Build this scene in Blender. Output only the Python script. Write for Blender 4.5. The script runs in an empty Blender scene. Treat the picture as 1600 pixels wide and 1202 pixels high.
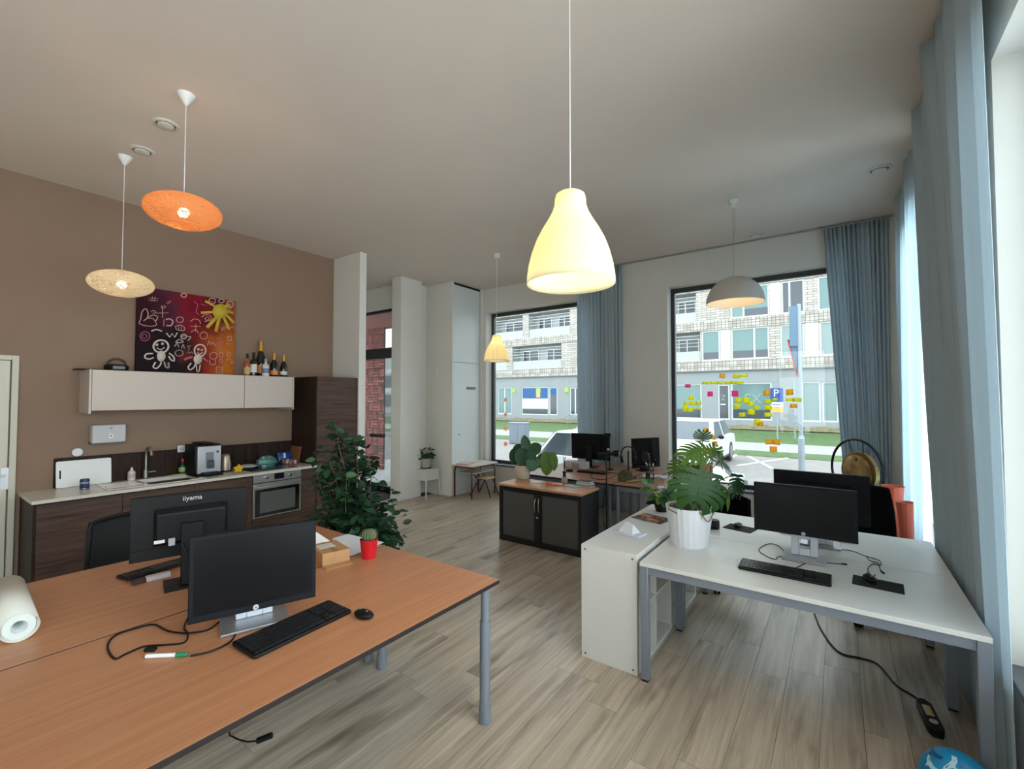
import bpy, bmesh, math, random
from mathutils import Vector, Matrix
R = math.radians
PI = math.pi
rnd = random.Random(7)
SC = bpy.context.scene
COL = SC.collection

# ------------------------------------------------------------------ camera, sky, daylight, exposure
CAM_H = 1.79
FPX = 708.0
PITCH = math.atan(21 / 708)
YAW = R(35.8)
cd = bpy.data.cameras.new('camera')
cam = bpy.data.objects.new('camera', cd)
COL.objects.link(cam)
cam.location = (0, 0, CAM_H)
cam.rotation_euler = (PI / 2 + PITCH, 0, YAW)
cd.sensor_width = 36
cd.lens = FPX / 1600 * 36
cd.clip_start = 0.02
cd.clip_end = 400
SC.camera = cam

SKY = 4.6
world = bpy.data.worlds.new('overcast_sky')
SC.world = world
world.use_nodes = True
wn = world.node_tree.nodes
wn['Background'].inputs[0].default_value = (0.90, 0.955, 1.0, 1)
wn['Background'].inputs[1].default_value = SKY


def area(name, loc, rot, sx, sy, power, col=(0.93, 0.97, 1.0)):
    l = bpy.data.lights.new(name, 'AREA')
    l.shape = 'RECTANGLE'
    l.size = sx
    l.size_y = sy
    l.energy = power
    l.color = col
    o = bpy.data.objects.new(name, l)
    COL.objects.link(o)
    o.location = loc
    o.rotation_euler = rot
    return o


# area lamps added outside the side-window panes to boost the daylight indoors
area('daylight_boost_side', (0.93, 1.60, 2.0), (0, R(90), 0), 2.8, 2.9, 65)
area('daylight_boost_rear', (0.93, -1.75, 2.0), (0, R(90), 0), 2.8, 2.8, 60)
area('daylight_boost_far_side', (0.93, 5.42, 2.0), (0, R(90), 0), 2.8, 1.25, 230)

SC.view_settings.view_transform = 'Standard'
SC.view_settings.look = 'None'
SC.view_settings.gamma = 1
SC.view_settings.use_curve_mapping = False
SC.view_settings.exposure = 0.0
SC.cycles.use_denoising = True
SC.cycles.max_bounces = 10
SC.cycles.diffuse_bounces = 5
SC.cycles.transparent_max_bounces = 16
SC.cycles.sample_clamp_indirect = 6

# ------------------------------------------------------------------ pixel -> place helpers (1600 x 1202 frame)
_fw0 = Vector((-math.sin(YAW), math.cos(YAW), 0))
_rt = Vector((math.cos(YAW), math.sin(YAW), 0))
_up = Vector((0, 0, 1))
_fw = _fw0 * math.cos(PITCH) + _up * math.sin(PITCH)
_cu = -_fw0 * math.sin(PITCH) + _up * math.cos(PITCH)


def ray(u, v):
    return _fw * FPX + _rt * (u - 800) + _cu * (601 - v)


def onz(u, v, z=0.0):
    d = ray(u, v)
    p = d * ((z - CAM_H) / d.z)
    return Vector((p.x, p.y, z))


def onx(u, v, x):
    d = ray(u, v)
    p = d * (x / d.x)
    return Vector((x, p.y, p.z + CAM_H))


def ony(u, v, y):
    d = ray(u, v)
    p = d * (y / d.y)
    return Vector((p.x, y, p.z + CAM_H))


def lin(c):
    def f(x):
        x = x / 255
        return x / 12.92 if x <= 0.04045 else ((x + 0.055) / 1.055) ** 2.4
    return (f(c[0]), f(c[1]), f(c[2]), 1)


# ------------------------------------------------------------------ materials
MATS = {}


def newmat(name):
    m = bpy.data.materials.new(name)
    m.use_nodes = True
    nt = m.node_tree
    return m, nt, nt.nodes['Principled BSDF']


def N(nt, typ, **kw):
    n = nt.nodes.new(typ)
    for k, v in kw.items():
        setattr(n, k, v)
    return n


def M(name, col, rough=0.5, metal=0.0, spec=0.5, var=0.0, vscale=6.0, bump=0.0, bscale=60.0, coat=0.0, stretch=(1, 1, 1)):
    if name in MATS:
        return MATS[name]
    m, nt, b = newmat(name)
    c = lin(col)
    b.inputs['Base Color'].default_value = c
    b.inputs['Roughness'].default_value = rough
    b.inputs['Metallic'].default_value = metal
    b.inputs['Specular IOR Level'].default_value = spec
    if coat:
        b.inputs['Coat Weight'].default_value = coat
        b.inputs['Coat Roughness'].default_value = 0.1
    if var or bump:
        tc = N(nt, 'ShaderNodeTexCoord')
        mp = N(nt, 'ShaderNodeMapping')
        mp.inputs['Scale'].default_value = stretch
        nt.links.new(tc.outputs['Object'], mp.inputs['Vector'])
    if var:
        no = N(nt, 'ShaderNodeTexNoise')
        no.inputs['Scale'].default_value = vscale
        no.inputs['Detail'].default_value = 4
        nt.links.new(mp.outputs['Vector'], no.inputs['Vector'])
        rp = N(nt, 'ShaderNodeValToRGB')
        rp.color_ramp.elements[0].position = 0.3
        rp.color_ramp.elements[1].position = 0.7
        rp.color_ramp.elements[0].color = tuple(max(0, x * (1 - var)) for x in c[:3]) + (1,)
        rp.color_ramp.elements[1].color = tuple(min(1, x * (1 + var)) for x in c[:3]) + (1,)
        nt.links.new(no.outputs['Fac'], rp.inputs['Fac'])
        nt.links.new(rp.outputs['Color'], b.inputs['Base Color'])
    if bump:
        nb = N(nt, 'ShaderNodeTexNoise')
        nb.inputs['Scale'].default_value = bscale
        nt.links.new(mp.outputs['Vector'], nb.inputs['Vector'])
        bp = N(nt, 'ShaderNodeBump')
        bp.inputs['Strength'].default_value = bump
        bp.inputs['Distance'].default_value = 0.01
        nt.links.new(nb.outputs['Fac'], bp.inputs['Height'])
        nt.links.new(bp.outputs['Normal'], b.inputs['Normal'])
    MATS[name] = m
    return m


def wood(name, c1, c2, scale=(30, 2, 30), rough=0.45, spec=0.4, dark=None, rand=0.0):
    """grain stretched along the axis with the small scale; optional darker smudges and a per-piece shift"""
    m, nt, b = newmat(name)
    tc = N(nt, 'ShaderNodeTexCoord')
    vec = tc.outputs['Object']
    if rand:
        oi = N(nt, 'ShaderNodeObjectInfo')
        mu = N(nt, 'ShaderNodeMath', operation='MULTIPLY')
        mu.inputs[1].default_value = 37.0
        nt.links.new(oi.outputs['Random'], mu.inputs[0])
        ad = N(nt, 'ShaderNodeVectorMath', operation='ADD')
        nt.links.new(vec, ad.inputs[0])
        nt.links.new(mu.outputs[0], ad.inputs[1])
        vec = ad.outputs[0]
    mp = N(nt, 'ShaderNodeMapping')
    mp.inputs['Scale'].default_value = scale
    nt.links.new(vec, mp.inputs['Vector'])
    no = N(nt, 'ShaderNodeTexNoise')
    no.inputs['Scale'].default_value = 1.0
    no.inputs['Detail'].default_value = 6
    no.inputs['Roughness'].default_value = 0.65
    no.inputs['Distortion'].default_value = 0.6
    nt.links.new(mp.outputs['Vector'], no.inputs['Vector'])
    rp = N(nt, 'ShaderNodeValToRGB')
    rp.color_ramp.elements[0].position = 0.32
    rp.color_ramp.elements[1].position = 0.68
    rp.color_ramp.elements[0].color = lin(c1)
    rp.color_ramp.elements[1].color = lin(c2)
    nt.links.new(no.outputs['Fac'], rp.inputs['Fac'])
    out = rp.outputs['Color']
    if dark:
        mp2 = N(nt, 'ShaderNodeMapping')
        mp2.inputs['Scale'].default_value = tuple(x * 0.22 if x > 5 else x * 0.9 for x in scale)
        nt.links.new(vec, mp2.inputs['Vector'])
        n2 = N(nt, 'ShaderNodeTexNoise')
        n2.inputs['Scale'].default_value = 1.6
        n2.inputs['Detail'].default_value = 3
        nt.links.new(mp2.outputs['Vector'], n2.inputs['Vector'])
        r2 = N(nt, 'ShaderNodeValToRGB')
        r2.color_ramp.elements[0].position = 0.56
        r2.color_ramp.elements[1].position = 0.76
        nt.links.new(n2.outputs['Fac'], r2.inputs['Fac'])
        mx = N(nt, 'ShaderNodeMix', data_type='RGBA')
        nt.links.new(r2.outputs['Color'], mx.inputs[0])
        nt.links.new(out, mx.inputs[6])
        mx.inputs[7].default_value = lin(dark)
        out = mx.outputs[2]
    if rand:
        mr = N(nt, 'ShaderNodeMapRange')
        mr.inputs[3].default_value = 1 - rand
        mr.inputs[4].default_value = 1 + rand
        nt.links.new(oi.outputs['Random'], mr.inputs[0])
        hs = N(nt, 'ShaderNodeHueSaturation')
        nt.links.new(mr.outputs[0], hs.inputs['Value'])
        nt.links.new(out, hs.inputs['Color'])
        out = hs.outputs['Color']
    nt.links.new(out, b.inputs['Base Color'])
    b.inputs['Roughness'].default_value = rough
    b.inputs['Specular IOR Level'].default_value = spec
    MATS[name] = m
    return m


def emit(name, col, strength):
    m, nt, b = newmat(name)
    b.inputs['Base Color'].default_value = lin(col)
    b.inputs['Emission Color'].default_value = lin(col)
    b.inputs['Emission Strength'].default_value = strength
    MATS[name] = m
    return m


def cloth(name, col, trans=0.35, rough=0.9, weave=0.0):
    """diffuse + translucent fabric, paper or shade"""
    m = bpy.data.materials.new(name)
    m.use_nodes = True
    nt = m.node_tree
    nt.nodes.remove(nt.nodes['Principled BSDF'])
    out = nt.nodes['Material Output']
    d = N(nt, 'ShaderNodeBsdfDiffuse')
    t = N(nt, 'ShaderNodeBsdfTranslucent')
    x = N(nt, 'ShaderNodeMixShader')
    d.inputs['Color'].default_value = lin(col)
    t.inputs['Color'].default_value = lin(col)
    x.inputs[0].default_value = trans
    nt.links.new(d.outputs[0], x.inputs[1])
    nt.links.new(t.outputs[0], x.inputs[2])
    nt.links.new(x.outputs[0], out.inputs[0])
    MATS[name] = m
    return m


def glass(name, tint=(0.93, 0.96, 0.95), refl=0.9, rough=0.0):
    """thin pane: see-through with a fresnel reflection"""
    m = bpy.data.materials.new(name)
    m.use_nodes = True
    nt = m.node_tree
    nt.nodes.remove(nt.nodes['Principled BSDF'])
    out = nt.nodes['Material Output']
    t = N(nt, 'ShaderNodeBsdfTransparent')
    t.inputs['Color'].default_value = tint + (1,)
    g = N(nt, 'ShaderNodeBsdfGlossy')
    g.inputs['Roughness'].default_value = rough
    f = N(nt, 'ShaderNodeFresnel')
    f.inputs['IOR'].default_value = 1.45
    mu = N(nt, 'ShaderNodeMath', operation='MULTIPLY')
    mu.inputs[1].default_value = refl
    nt.links.new(f.outputs[0], mu.inputs[0])
    x = N(nt, 'ShaderNodeMixShader')
    nt.links.new(mu.outputs[0], x.inputs[0])
    nt.links.new(t.outputs[0], x.inputs[1])
    nt.links.new(g.outputs[0], x.inputs[2])
    nt.links.new(x.outputs[0], out.inputs[0])
    MATS[name] = m
    return m


# ------------------------------------------------------------------ mesh builder
def catmull(pts, n=6, closed=False):
    P = [Vector(p) for p in pts]
    if len(P) < 3:
        return P
    out = []
    m = len(P)
    rng = range(m if closed else m - 1)
    for i in rng:
        if closed:
            p0, p1, p2, p3 = P[(i - 1) % m], P[i], P[(i + 1) % m], P[(i + 2) % m]
        else:
            p1, p2 = P[i], P[i + 1]
            p0 = P[i - 1] if i > 0 else p1 * 2 - p2
            p3 = P[i + 2] if i + 2 < m else p2 * 2 - p1
        for k in range(n):
            t = k / n
            out.append(0.5 * ((2 * p1) + (p2 - p0) * t + (2 * p0 - 5 * p1 + 4 * p2 - p3) * t * t + (3 * p1 - p0 - 3 * p2 + p3) * t ** 3))
    if not closed:
        out.append(P[-1])
    return out


class MB:
    def __init__(s, mtx=None):
        s.v, s.f, s.m = [], [], mtx

    def add(s, vs, fs):
        o = len(s.v)
        for p in vs:
            p = Vector(p)
            s.v.append(tuple(s.m @ p) if s.m is not None else tuple(p))
        s.f += [tuple(i + o for i in f) for f in fs]
        return s

    def box(s, x0, y0, z0, x1, y1, z1):
        return s.add([(x0, y0, z0), (x1, y0, z0), (x1, y1, z0), (x0, y1, z0), (x0, y0, z1), (x1, y0, z1), (x1, y1, z1), (x0, y1, z1)],
                     [(0, 3, 2, 1), (4, 5, 6, 7), (0, 1, 5, 4), (1, 2, 6, 5), (2, 3, 7, 6), (3, 0, 4, 7)])

    def cbox(s, cx, cy, cz, sx, sy, sz):
        return s.box(cx - sx / 2, cy - sy / 2, cz - sz / 2, cx + sx / 2, cy + sy / 2, cz + sz / 2)

    def hexa(s, lo, hi):
        """eight corners: four below, four above, both counter-clockwise"""
        return s.add(list(lo) + list(hi), [(0, 3, 2, 1), (4, 5, 6, 7), (0, 1, 5, 4), (1, 2, 6, 5), (2, 3, 7, 6), (3, 0, 4, 7)])

    def cyl(s, p0, p1, r0, r1=None, n=16, cap=True):
        r1 = r0 if r1 is None else r1
        p0, p1 = Vector(p0), Vector(p1)
        a = (p1 - p0).normalized()
        e = a.orthogonal().normalized()
        g = a.cross(e)
        vs = []
        for p, r in ((p0, r0), (p1, r1)):
            vs += [p + (e * math.cos(2 * PI * i / n) + g * math.sin(2 * PI * i / n)) * r for i in range(n)]
        fs = [(i, (i + 1) % n, n + (i + 1) % n, n + i) for i in range(n)]
        if cap:
            fs += [tuple(range(n - 1, -1, -1)), tuple(range(n, 2 * n))]
        return s.add(vs, fs)

    def tube(s, pts, r, n=8, smooth=0, closed=False, cap=True):
        P = catmull(pts, smooth, closed) if smooth else [Vector(p) for p in pts]
        m = len(P)
        rs = r if isinstance(r, (list, tuple)) else None
        vs, fs = [], []
        e = None
        for i, p in enumerate(P):
            if closed:
                t = (P[(i + 1) % m] - P[i - 1]).normalized()
            else:
                t = (P[min(i + 1, m - 1)] - P[max(i - 1, 0)]).normalized()
            if e is None:
                e = t.orthogonal().normalized()
            else:
                e = (e - t * e.dot(t))
                e = e.normalized() if e.length > 1e-6 else t.orthogonal().normalized()
            g = t.cross(e)
            if rs:
                q = i / max(1, m - 1) * (len(rs) - 1)
                k = min(int(q), len(rs) - 2)
                rr = rs[k] * (1 - (q - k)) + rs[k + 1] * (q - k)
            else:
                rr = r
            vs += [p + (e * math.cos(2 * PI * k / n) + g * math.sin(2 * PI * k / n)) * rr for k in range(n)]
        for i in range(m if closed else m - 1):
            j = (i + 1) % m
            fs += [(i * n + k, i * n + (k + 1) % n, j * n + (k + 1) % n, j * n + k) for k in range(n)]
        if cap and not closed:
            fs += [tuple(range(n - 1, -1, -1)), tuple((m - 1) * n + k for k in range(n))]
        return s.add(vs, fs)

    def lathe(s, prof, n=24, c=(0, 0, 0), flute=0, amp=0.0, cap0=False, cap1=False, closed=False):
        c = Vector(c)
        vs, fs = [], []
        for (r, z) in prof:
            for i in range(n):
                a = 2 * PI * i / n
                q = r * (1 + (amp * math.cos(flute * a) if flute else 0))
                vs.append(c + Vector((q * math.cos(a), q * math.sin(a), z)))
        m = len(prof)
        for j in range(m if closed else m - 1):
            k = (j + 1) % m
            fs += [(j * n + i, j * n + (i + 1) % n, k * n + (i + 1) % n, k * n + i) for i in range(n)]
        if cap0:
            fs.append(tuple(range(n - 1, -1, -1)))
        if cap1:
            fs.append(tuple((m - 1) * n + i for i in range(n)))
        return s.add(vs, fs)

    def ball(s, c, r, n=16, sq=(1, 1, 1)):
        c = Vector(c)
        m = max(5, n // 2)
        vs = [c + Vector((0, 0, -r * sq[2]))]
        for j in range(1, m):
            t = PI * j / m
            vs += [c + Vector((r * sq[0] * math.sin(t) * math.cos(2 * PI * i / n), r * sq[1] * math.sin(t) * math.sin(2 * PI * i / n), -r * sq[2] * math.cos(t))) for i in range(n)]
        vs.append(c + Vector((0, 0, r * sq[2])))
        fs = [(0, 1 + (i + 1) % n, 1 + i) for i in range(n)]
        for j in range(m - 2):
            a, b = 1 + j * n, 1 + (j + 1) * n
            fs += [(a + i, a + (i + 1) % n, b + (i + 1) % n, b + i) for i in range(n)]
        a, L = 1 + (m - 2) * n, len(vs) - 1
        fs += [(a + i, a + (i + 1) % n, L) for i in range(n)]
        return s.add(vs, fs)

    def prism(s, poly, d, ax='z', at=0.0):
        """polygon (2-D) pushed by d along an axis, starting at 'at'"""
        n = len(poly)
        def P(p, h):
            return {'z': (p[0], p[1], h), 'y': (p[0], h, p[1]), 'x': (h, p[0], p[1])}[ax]
        vs = [P(p, at) for p in poly] + [P(p, at + d) for p in poly]
        fs = [tuple(range(n - 1, -1, -1)), tuple(range(n, 2 * n))] + [(i, (i + 1) % n, n + (i + 1) % n, n + i) for i in range(n)]
        return s.add(vs, fs)

    def grid(s, fn, nu, nv):
        vs = [fn(i / nu, j / nv) for j in range(nv + 1) for i in range(nu + 1)]
        w = nu + 1
        return s.add(vs, [(j * w + i, j * w + i + 1, (j + 1) * w + i + 1, (j + 1) * w + i) for j in range(nv) for i in range(nu)])

    def mesh(s, name, mat, sharp=38):
        me = bpy.data.meshes.new(name)
        me.from_pydata(s.v, [], s.f)
        bm = bmesh.new()
        bm.from_mesh(me)
        bmesh.ops.recalc_face_normals(bm, faces=bm.faces)
        bm.to_mesh(me)
        bm.free()
        me.polygons.foreach_set('use_smooth', [True] * len(me.polygons))
        me.set_sharp_from_angle(angle=R(sharp))
        me.materials.append(mat)
        return me

    def build(s, name, mat, parent=None, bevel=0.0, solid=0.0, loc=None, rz=0.0, sharp=38, label=None, kind=None, seg=2):
        o = bpy.data.objects.new(name, s.mesh(name, mat, sharp))
        COL.objects.link(o)
        if parent is not None:
            o.parent = parent
        if loc is not None:
            o.location = loc
        if rz:
            o.rotation_euler = (0, 0, rz)
        if solid:
            md = o.modifiers.new('thickness', 'SOLIDIFY')
            md.thickness = solid
            md.offset = 0
        if bevel:
            md = o.modifiers.new('bevel', 'BEVEL')
            md.width = bevel
            md.segments = seg
            md.limit_method = 'ANGLE'
            md.angle_limit = R(40)
        if label:
            o['label'] = label
        if kind:
            o['kind'] = kind
        return o


def rrect(w, h, r, n=4, cx=0, cy=0):
    out = []
    for sx, sy, a0 in ((1, 1, 0), (-1, 1, 90), (-1, -1, 180), (1, -1, 270)):
        for k in range(n + 1):
            a = R(a0 + 90 * k / n)
            out.append((cx + sx * (w / 2 - r) + r * math.cos(a), cy + sy * (h / 2 - r) + r * math.sin(a)))
    return out


def tag(o, label, cat, group=None, kind=None):
    o['label'] = label
    o['category'] = cat
    if group:
        o['group'] = group
    if kind:
        o['kind'] = kind
    return o


def thing(name, label, cat, loc=(0, 0, 0), rz=0.0, group=None):
    o = bpy.data.objects.new(name, None)
    o.empty_display_size = 0.1
    COL.objects.link(o)
    o.location = loc
    o.rotation_euler = (0, 0, rz)
    return tag(o, label, cat, group)


def struct(o, label=None):
    o['kind'] = 'structure'
    if label:
        o['label'] = label
    return o


def copy_obj(o, name, parent, loc=None, rot=None, scale=None):
    c = bpy.data.objects.new(name, o.data)
    COL.objects.link(c)
    c.parent = parent
    if loc is not None:
        c.location = loc
    if rot is not None:
        c.rotation_euler = rot
    if scale is not None:
        c.scale = scale
    return c


def text(body, size, mat, parent, loc, rot, name='lettering', ext=0.0006, align='CENTER', shear=0.0):
    cu = bpy.data.curves.new(name, 'FONT')
    cu.body = body
    cu.size = size
    cu.extrude = ext
    cu.align_x = align
    cu.align_y = 'CENTER'
    cu.shear = shear
    cu.resolution_u = 3
    cu.materials.append(mat)
    tmp = bpy.data.objects.new(name, cu)
    COL.objects.link(tmp)
    me = bpy.data.meshes.new_from_object(tmp.evaluated_get(bpy.context.evaluated_depsgraph_get()))
    bpy.data.objects.remove(tmp)
    o = bpy.data.objects.new(name, me)
    COL.objects.link(o)
    o.parent = parent
    o.location = loc
    o.rotation_euler = rot
    return o


def holed(mb, u0, u1, z0, z1, holes, d0, d1, axis):
    """a wall between u0..u1 and z0..z1, d0..d1 thick, open at holes (u0,u1,z0,z1); axis 'x' = runs along x"""
    us = sorted({u0, u1} | {h[0] for h in holes} | {h[1] for h in holes})
    for a, b in zip(us, us[1:]):
        if a < u0 - 1e-6 or b > u1 + 1e-6:
            continue
        cuts = sorted([(h[2], h[3]) for h in holes if h[0] <= a + 1e-6 and h[1] >= b - 1e-6])
        z = z0
        spans = []
        for (h0, h1) in cuts:
            if h0 > z + 1e-6:
                spans.append((z, h0))
            z = max(z, h1)
        if z1 > z + 1e-6:
            spans.append((z, z1))
        for (p, q) in spans:
            if axis == 'x':
                mb.box(a, d0, p, b, d1, q)
            else:
                mb.box(d0, a, p, d1, b, q)
    return mb

# ------------------------------------------------------------------ shared materials
WHITE = M('white_plaster', (226, 222, 214), 0.85, var=0.02, vscale=2, bump=0.03, bscale=160)
CEIL = M('ceiling_paint', (220, 207, 196), 0.9, var=0.015, vscale=1.5)
TAUPE = M('taupe_wall_paint', (142, 117, 99), 0.85, var=0.03, vscale=2.2, bump=0.03, bscale=160)
FRAME = M('dark_window_frame', (52, 55, 60), 0.45)
SILL = M('grey_stone_sill', (92, 96, 100), 0.4, var=0.08, vscale=40)
PANE = glass('window_glass', (0.90, 0.94, 0.94), 0.8)
PLANK = wood('oak_laminate', (156, 141, 124), (204, 190, 171), (22, 0.9, 22), 0.34, 0.5, dark=(112, 97, 82), rand=0.08)
SUBFLOOR = M('floor_joint', (92, 80, 68), 0.8)
WALNUT = wood('walnut_laminate', (52, 36, 30), (98, 72, 60), (34, 1.6, 34), 0.42, 0.35)
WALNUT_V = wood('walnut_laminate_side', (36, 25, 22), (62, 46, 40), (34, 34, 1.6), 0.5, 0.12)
BEECH = wood('beech_laminate', (178, 120, 84), (195, 138, 100), (34, 1.2, 34), 0.38, 0.45)
BEECH_X = wood('beech_laminate_across', (186, 128, 86), (210, 154, 110), (1.2, 34, 34), 0.38, 0.45)
BLACKP = M('black_plastic', (12, 12, 14), 0.5, spec=0.3)
SCREEN = M('dark_screen', (6, 7, 10), 0.3, spec=0.2)
GREYM = M('grey_lacquered_steel', (138, 146, 158), 0.4, metal=0.35)
STEEL = M('brushed_steel', (176, 172, 168), 0.3, metal=0.9)
CHROME = M('chrome', (205, 203, 200), 0.15, metal=1.0)
WHITEP = M('white_plastic', (232, 232, 230), 0.4)
WHITEL = M('white_laminate', (222, 222, 218), 0.42)
BLACKM = M('black_steel', (22, 22, 24), 0.4)
SOIL = M('potting_soil', (58, 42, 32), 0.95, var=0.3, vscale=60, bump=0.5, bscale=120)

XL, XR, YB, YF, CE = -6.32, 0.63, 6.95, -3.5, 3.94

# ------------------------------------------------------------------ floor with its planks
fl = struct(MB().box(-8.05, YF - 0.2, -0.2, XR + 0.25, YB + 0.25, -0.012).build('floor', SUBFLOOR), 'floor of grey brown oak laminate planks')
PW = 0.19
i = 0
x = -7.9
while x < XR - 0.001:
    x1 = min(x + PW, XR)
    ya, yb = (4.155, 5.60) if x < XL - 0.05 else (-1.4, YB)
    y = ya - rnd.uniform(0, 1.25)
    while y < yb:
        y1 = min(y + 1.38, yb)
        y0 = max(y, ya)
        if y1 - y0 > 0.04:
            cx, cy = (x + x1) / 2, (y0 + y1) / 2
            hx, hy = (x1 - x) / 2 - 0.0009, (y1 - y0) / 2 - 0.0009
            MB().box(-hx, -hy, -0.011, hx, hy, 0.0).build('plank', PLANK, fl, loc=(cx, cy, 0))
        y += 1.38
    x = x1
rear = MB().box(-6.32, YF, -0.011, XR, -1.402, 0.0).build('rear_floor', PLANK, fl)

# ------------------------------------------------------------------ walls, piers, ceiling
struct(MB().box(-8.05, YF - 0.2, CE, XR + 0.3, YB + 0.27, CE + 0.3).build('ceiling', CEIL), 'plain off-white ceiling')
struct(MB().box(XL - 0.2, YF - 0.2, 0, XL, 4.04, CE).build('wall_left', TAUPE), 'taupe painted kitchen wall')
FW_ = (-1.7, -0.3, 0.548, 3.433)  # unseen opening added so that light comes from behind the camera
struct(holed(MB(), XL - 0.2, XR + 0.25, 0, CE, [FW_], YF - 0.25, YF, 'x').build('wall_front', WHITE))
struct(MB().box(-8.05, 4.04, 0, -5.66, 4.155, CE).build('wall_pier', WHITE, bevel=0.004), 'white pier wall beside the tall kitchen cabinet')
struct(MB().box(-6.47, 5.29, 0, -6.22, 5.77, CE).build('wall_column', WHITE, bevel=0.004), 'square white column beside the entrance')
struct(MB().box(-6.62, 5.77, 0, -6.42, 6.2, CE).build('wall_recess', WHITE))
struct(MB().box(-8.05, 4.155, 0, -7.9, 5.62, CE).build('wall_entrance_side', WHITE))
W1 = (ony(768, 600, 7.13).x, -3.25, 0.51, 3.48)
W2 = (ony(1049, 550, 7.13).x, 0.08, 0.51, 3.48)
struct(holed(MB(), -5.74, XR + 0.25, 0, CE, [W1, W2], YB, YB + 0.27, 'x').build('wall_back', WHITE), 'white end wall with two tall windows')
SW = [(-3.2, -0.35, 0.548, 3.433), (0.05, 3.115, 0.548, 3.433), (4.78, 6.1, 0.548, 3.433)]  # first opening is unseen, added behind the camera to let in daylight
struct(holed(MB(), YF, YB, 0, CE, SW, XR, XR + 0.25, 'y').build('wall_right', WHITE), 'white side wall with tall windows behind curtains')
# closet box in the corner with two tall doors
cl = MB().box(-6.42, 6.08, 0, -5.79, YB, CE)
cl.box(-5.79, 6.08, 0, -5.74, 6.125, CE).box(-5.79, YB - 0.06, 0, -5.74, YB, CE).box(-5.79, 6.125, 0, -5.74, YB - 0.06, 0.06)
clo = struct(cl.build('wall_closet', WHITE, bevel=0.003), 'white boxed closet in the corner by the window')
PANEL = M('white_door_panel', (220, 225, 224), 0.45)
MB().box(-5.79, 6.135, 0.12, -5.755, YB - 0.07, 2.45).build('closet_door', PANEL, clo, bevel=0.003)
MB().box(-5.79, 6.135, 2.462, -5.755, YB - 0.07, CE - 0.04).build('closet_hatch', PANEL, clo, bevel=0.003)
MB().box(-5.79, 6.125, CE - 0.035, -5.75, YB - 0.06, CE - 0.005).build('shadow_gap', BLACKM, clo)
vent = thing('vent_grille', 'small brown slotted vent grille on the white closet door', 'vent', (-5.754, 0, 0))
p = onx(736, 607, -5.754)
MB().box(0, p.y - 0.13, p.z - 0.024, 0.006, p.y + 0.13, p.z + 0.024).build('backing', M('brown_vent', (110, 96, 80), 0.6), vent)
for k in range(6):
    MB().box(0.006, p.y - 0.118 + k * 0.04, p.z - 0.018, 0.010, p.y - 0.118 + k * 0.04 + 0.03, p.z + 0.018).build('slat', M('vent_slat', (150, 136, 116), 0.5), vent)
th = MB().box(0, -0.04, -0.04, 0.02, 0.04, 0.04)
p = ony(685, 584, 6.08)
tag(MB().cbox(p.x, 6.07, p.z, 0.07, 0.02, 0.07).build('wall_switch', WHITEP, bevel=0.004), 'small white switch on the closet side wall', 'switch')
p = onx(717, 679, -5.754)
tag(MB().cyl((-5.754, p.y, p.z), (-5.725, p.y, p.z), 0.012).build('closet_knob', STEEL), 'tiny steel knob on the lower closet door', 'knob')

# baseboards
BB = M('white_baseboard', (224, 222, 216), 0.5)
def bboard(name, b):
    struct(MB().box(*b).build(name, BB, bevel=0.003))
bboard('baseboard_back', (-5.74, YB - 0.012, 0, XR, YB, 0.06))
bboard('baseboard_right', (XR - 0.012, -1.4, 0, XR, YB - 0.013, 0.06))
bboard('baseboard_closet', (-6.42, 6.068, 0, -5.74, 6.08, 0.05))
bboard('baseboard_column', (-6.208 - 0.262, 5.278, 0, -6.208, 5.77, 0.05))


def window(name, n, rect, y0, axis, sgn, label, bars=()):
    """frame, pane and sill set in an opening; y0 = frame plane"""
    a, b, z0, z1 = rect
    fw, d = 0.055, 0.07
    def bx(mb, u0, u1, p, q, d0, d1):
        return mb.box(u0, d0, p, u1, d1, q) if axis == 'x' else mb.box(d0, u0, p, d1, u1, q)
    m = MB()
    bx(m, a, a + fw, z0, z1, y0, y0 + d)
    bx(m, b - fw, b, z0, z1, y0, y0 + d)
    bx(m, a + fw, b - fw, z1 - fw * 1.25, z1, y0, y0 + d)
    bx(m, a + fw, b - fw, z0, z0 + fw, y0, y0 + d)
    o = struct(m.build(name, FRAME, bevel=0.004), label)
    m = MB()
    bx(m, a + fw - 0.01, b - fw + 0.01, z0 + fw - 0.01, z1 - fw * 1.25 + 0.01, y0 + 0.03, y0 + 0.036)
    m.build('pane', PANE, o)
    m = MB()
    bx(m, a - 0.0, b + 0.0, z0 - 0.03, z0 + 0.001, y0 - 0.20, y0 + 0.01)
    m.build('window_sill', SILL, o, bevel=0.004)
    return o


window('window_1', 1, W1, 7.13, 'x', 1, 'tall dark framed window beside the closet')
window('window_2', 2, W2, 7.13, 'x', 1, 'tall dark framed window with sticky notes')
window('window_6', 6, FW_, YF - 0.15, 'x', 1, 'unseen window added behind the viewer to let in light')
for k, s in enumerate(SW):
    window('window_%d' % (k + 3), k + 3, s, 0.80, 'y', 1, 'tall side window behind curtains')

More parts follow.
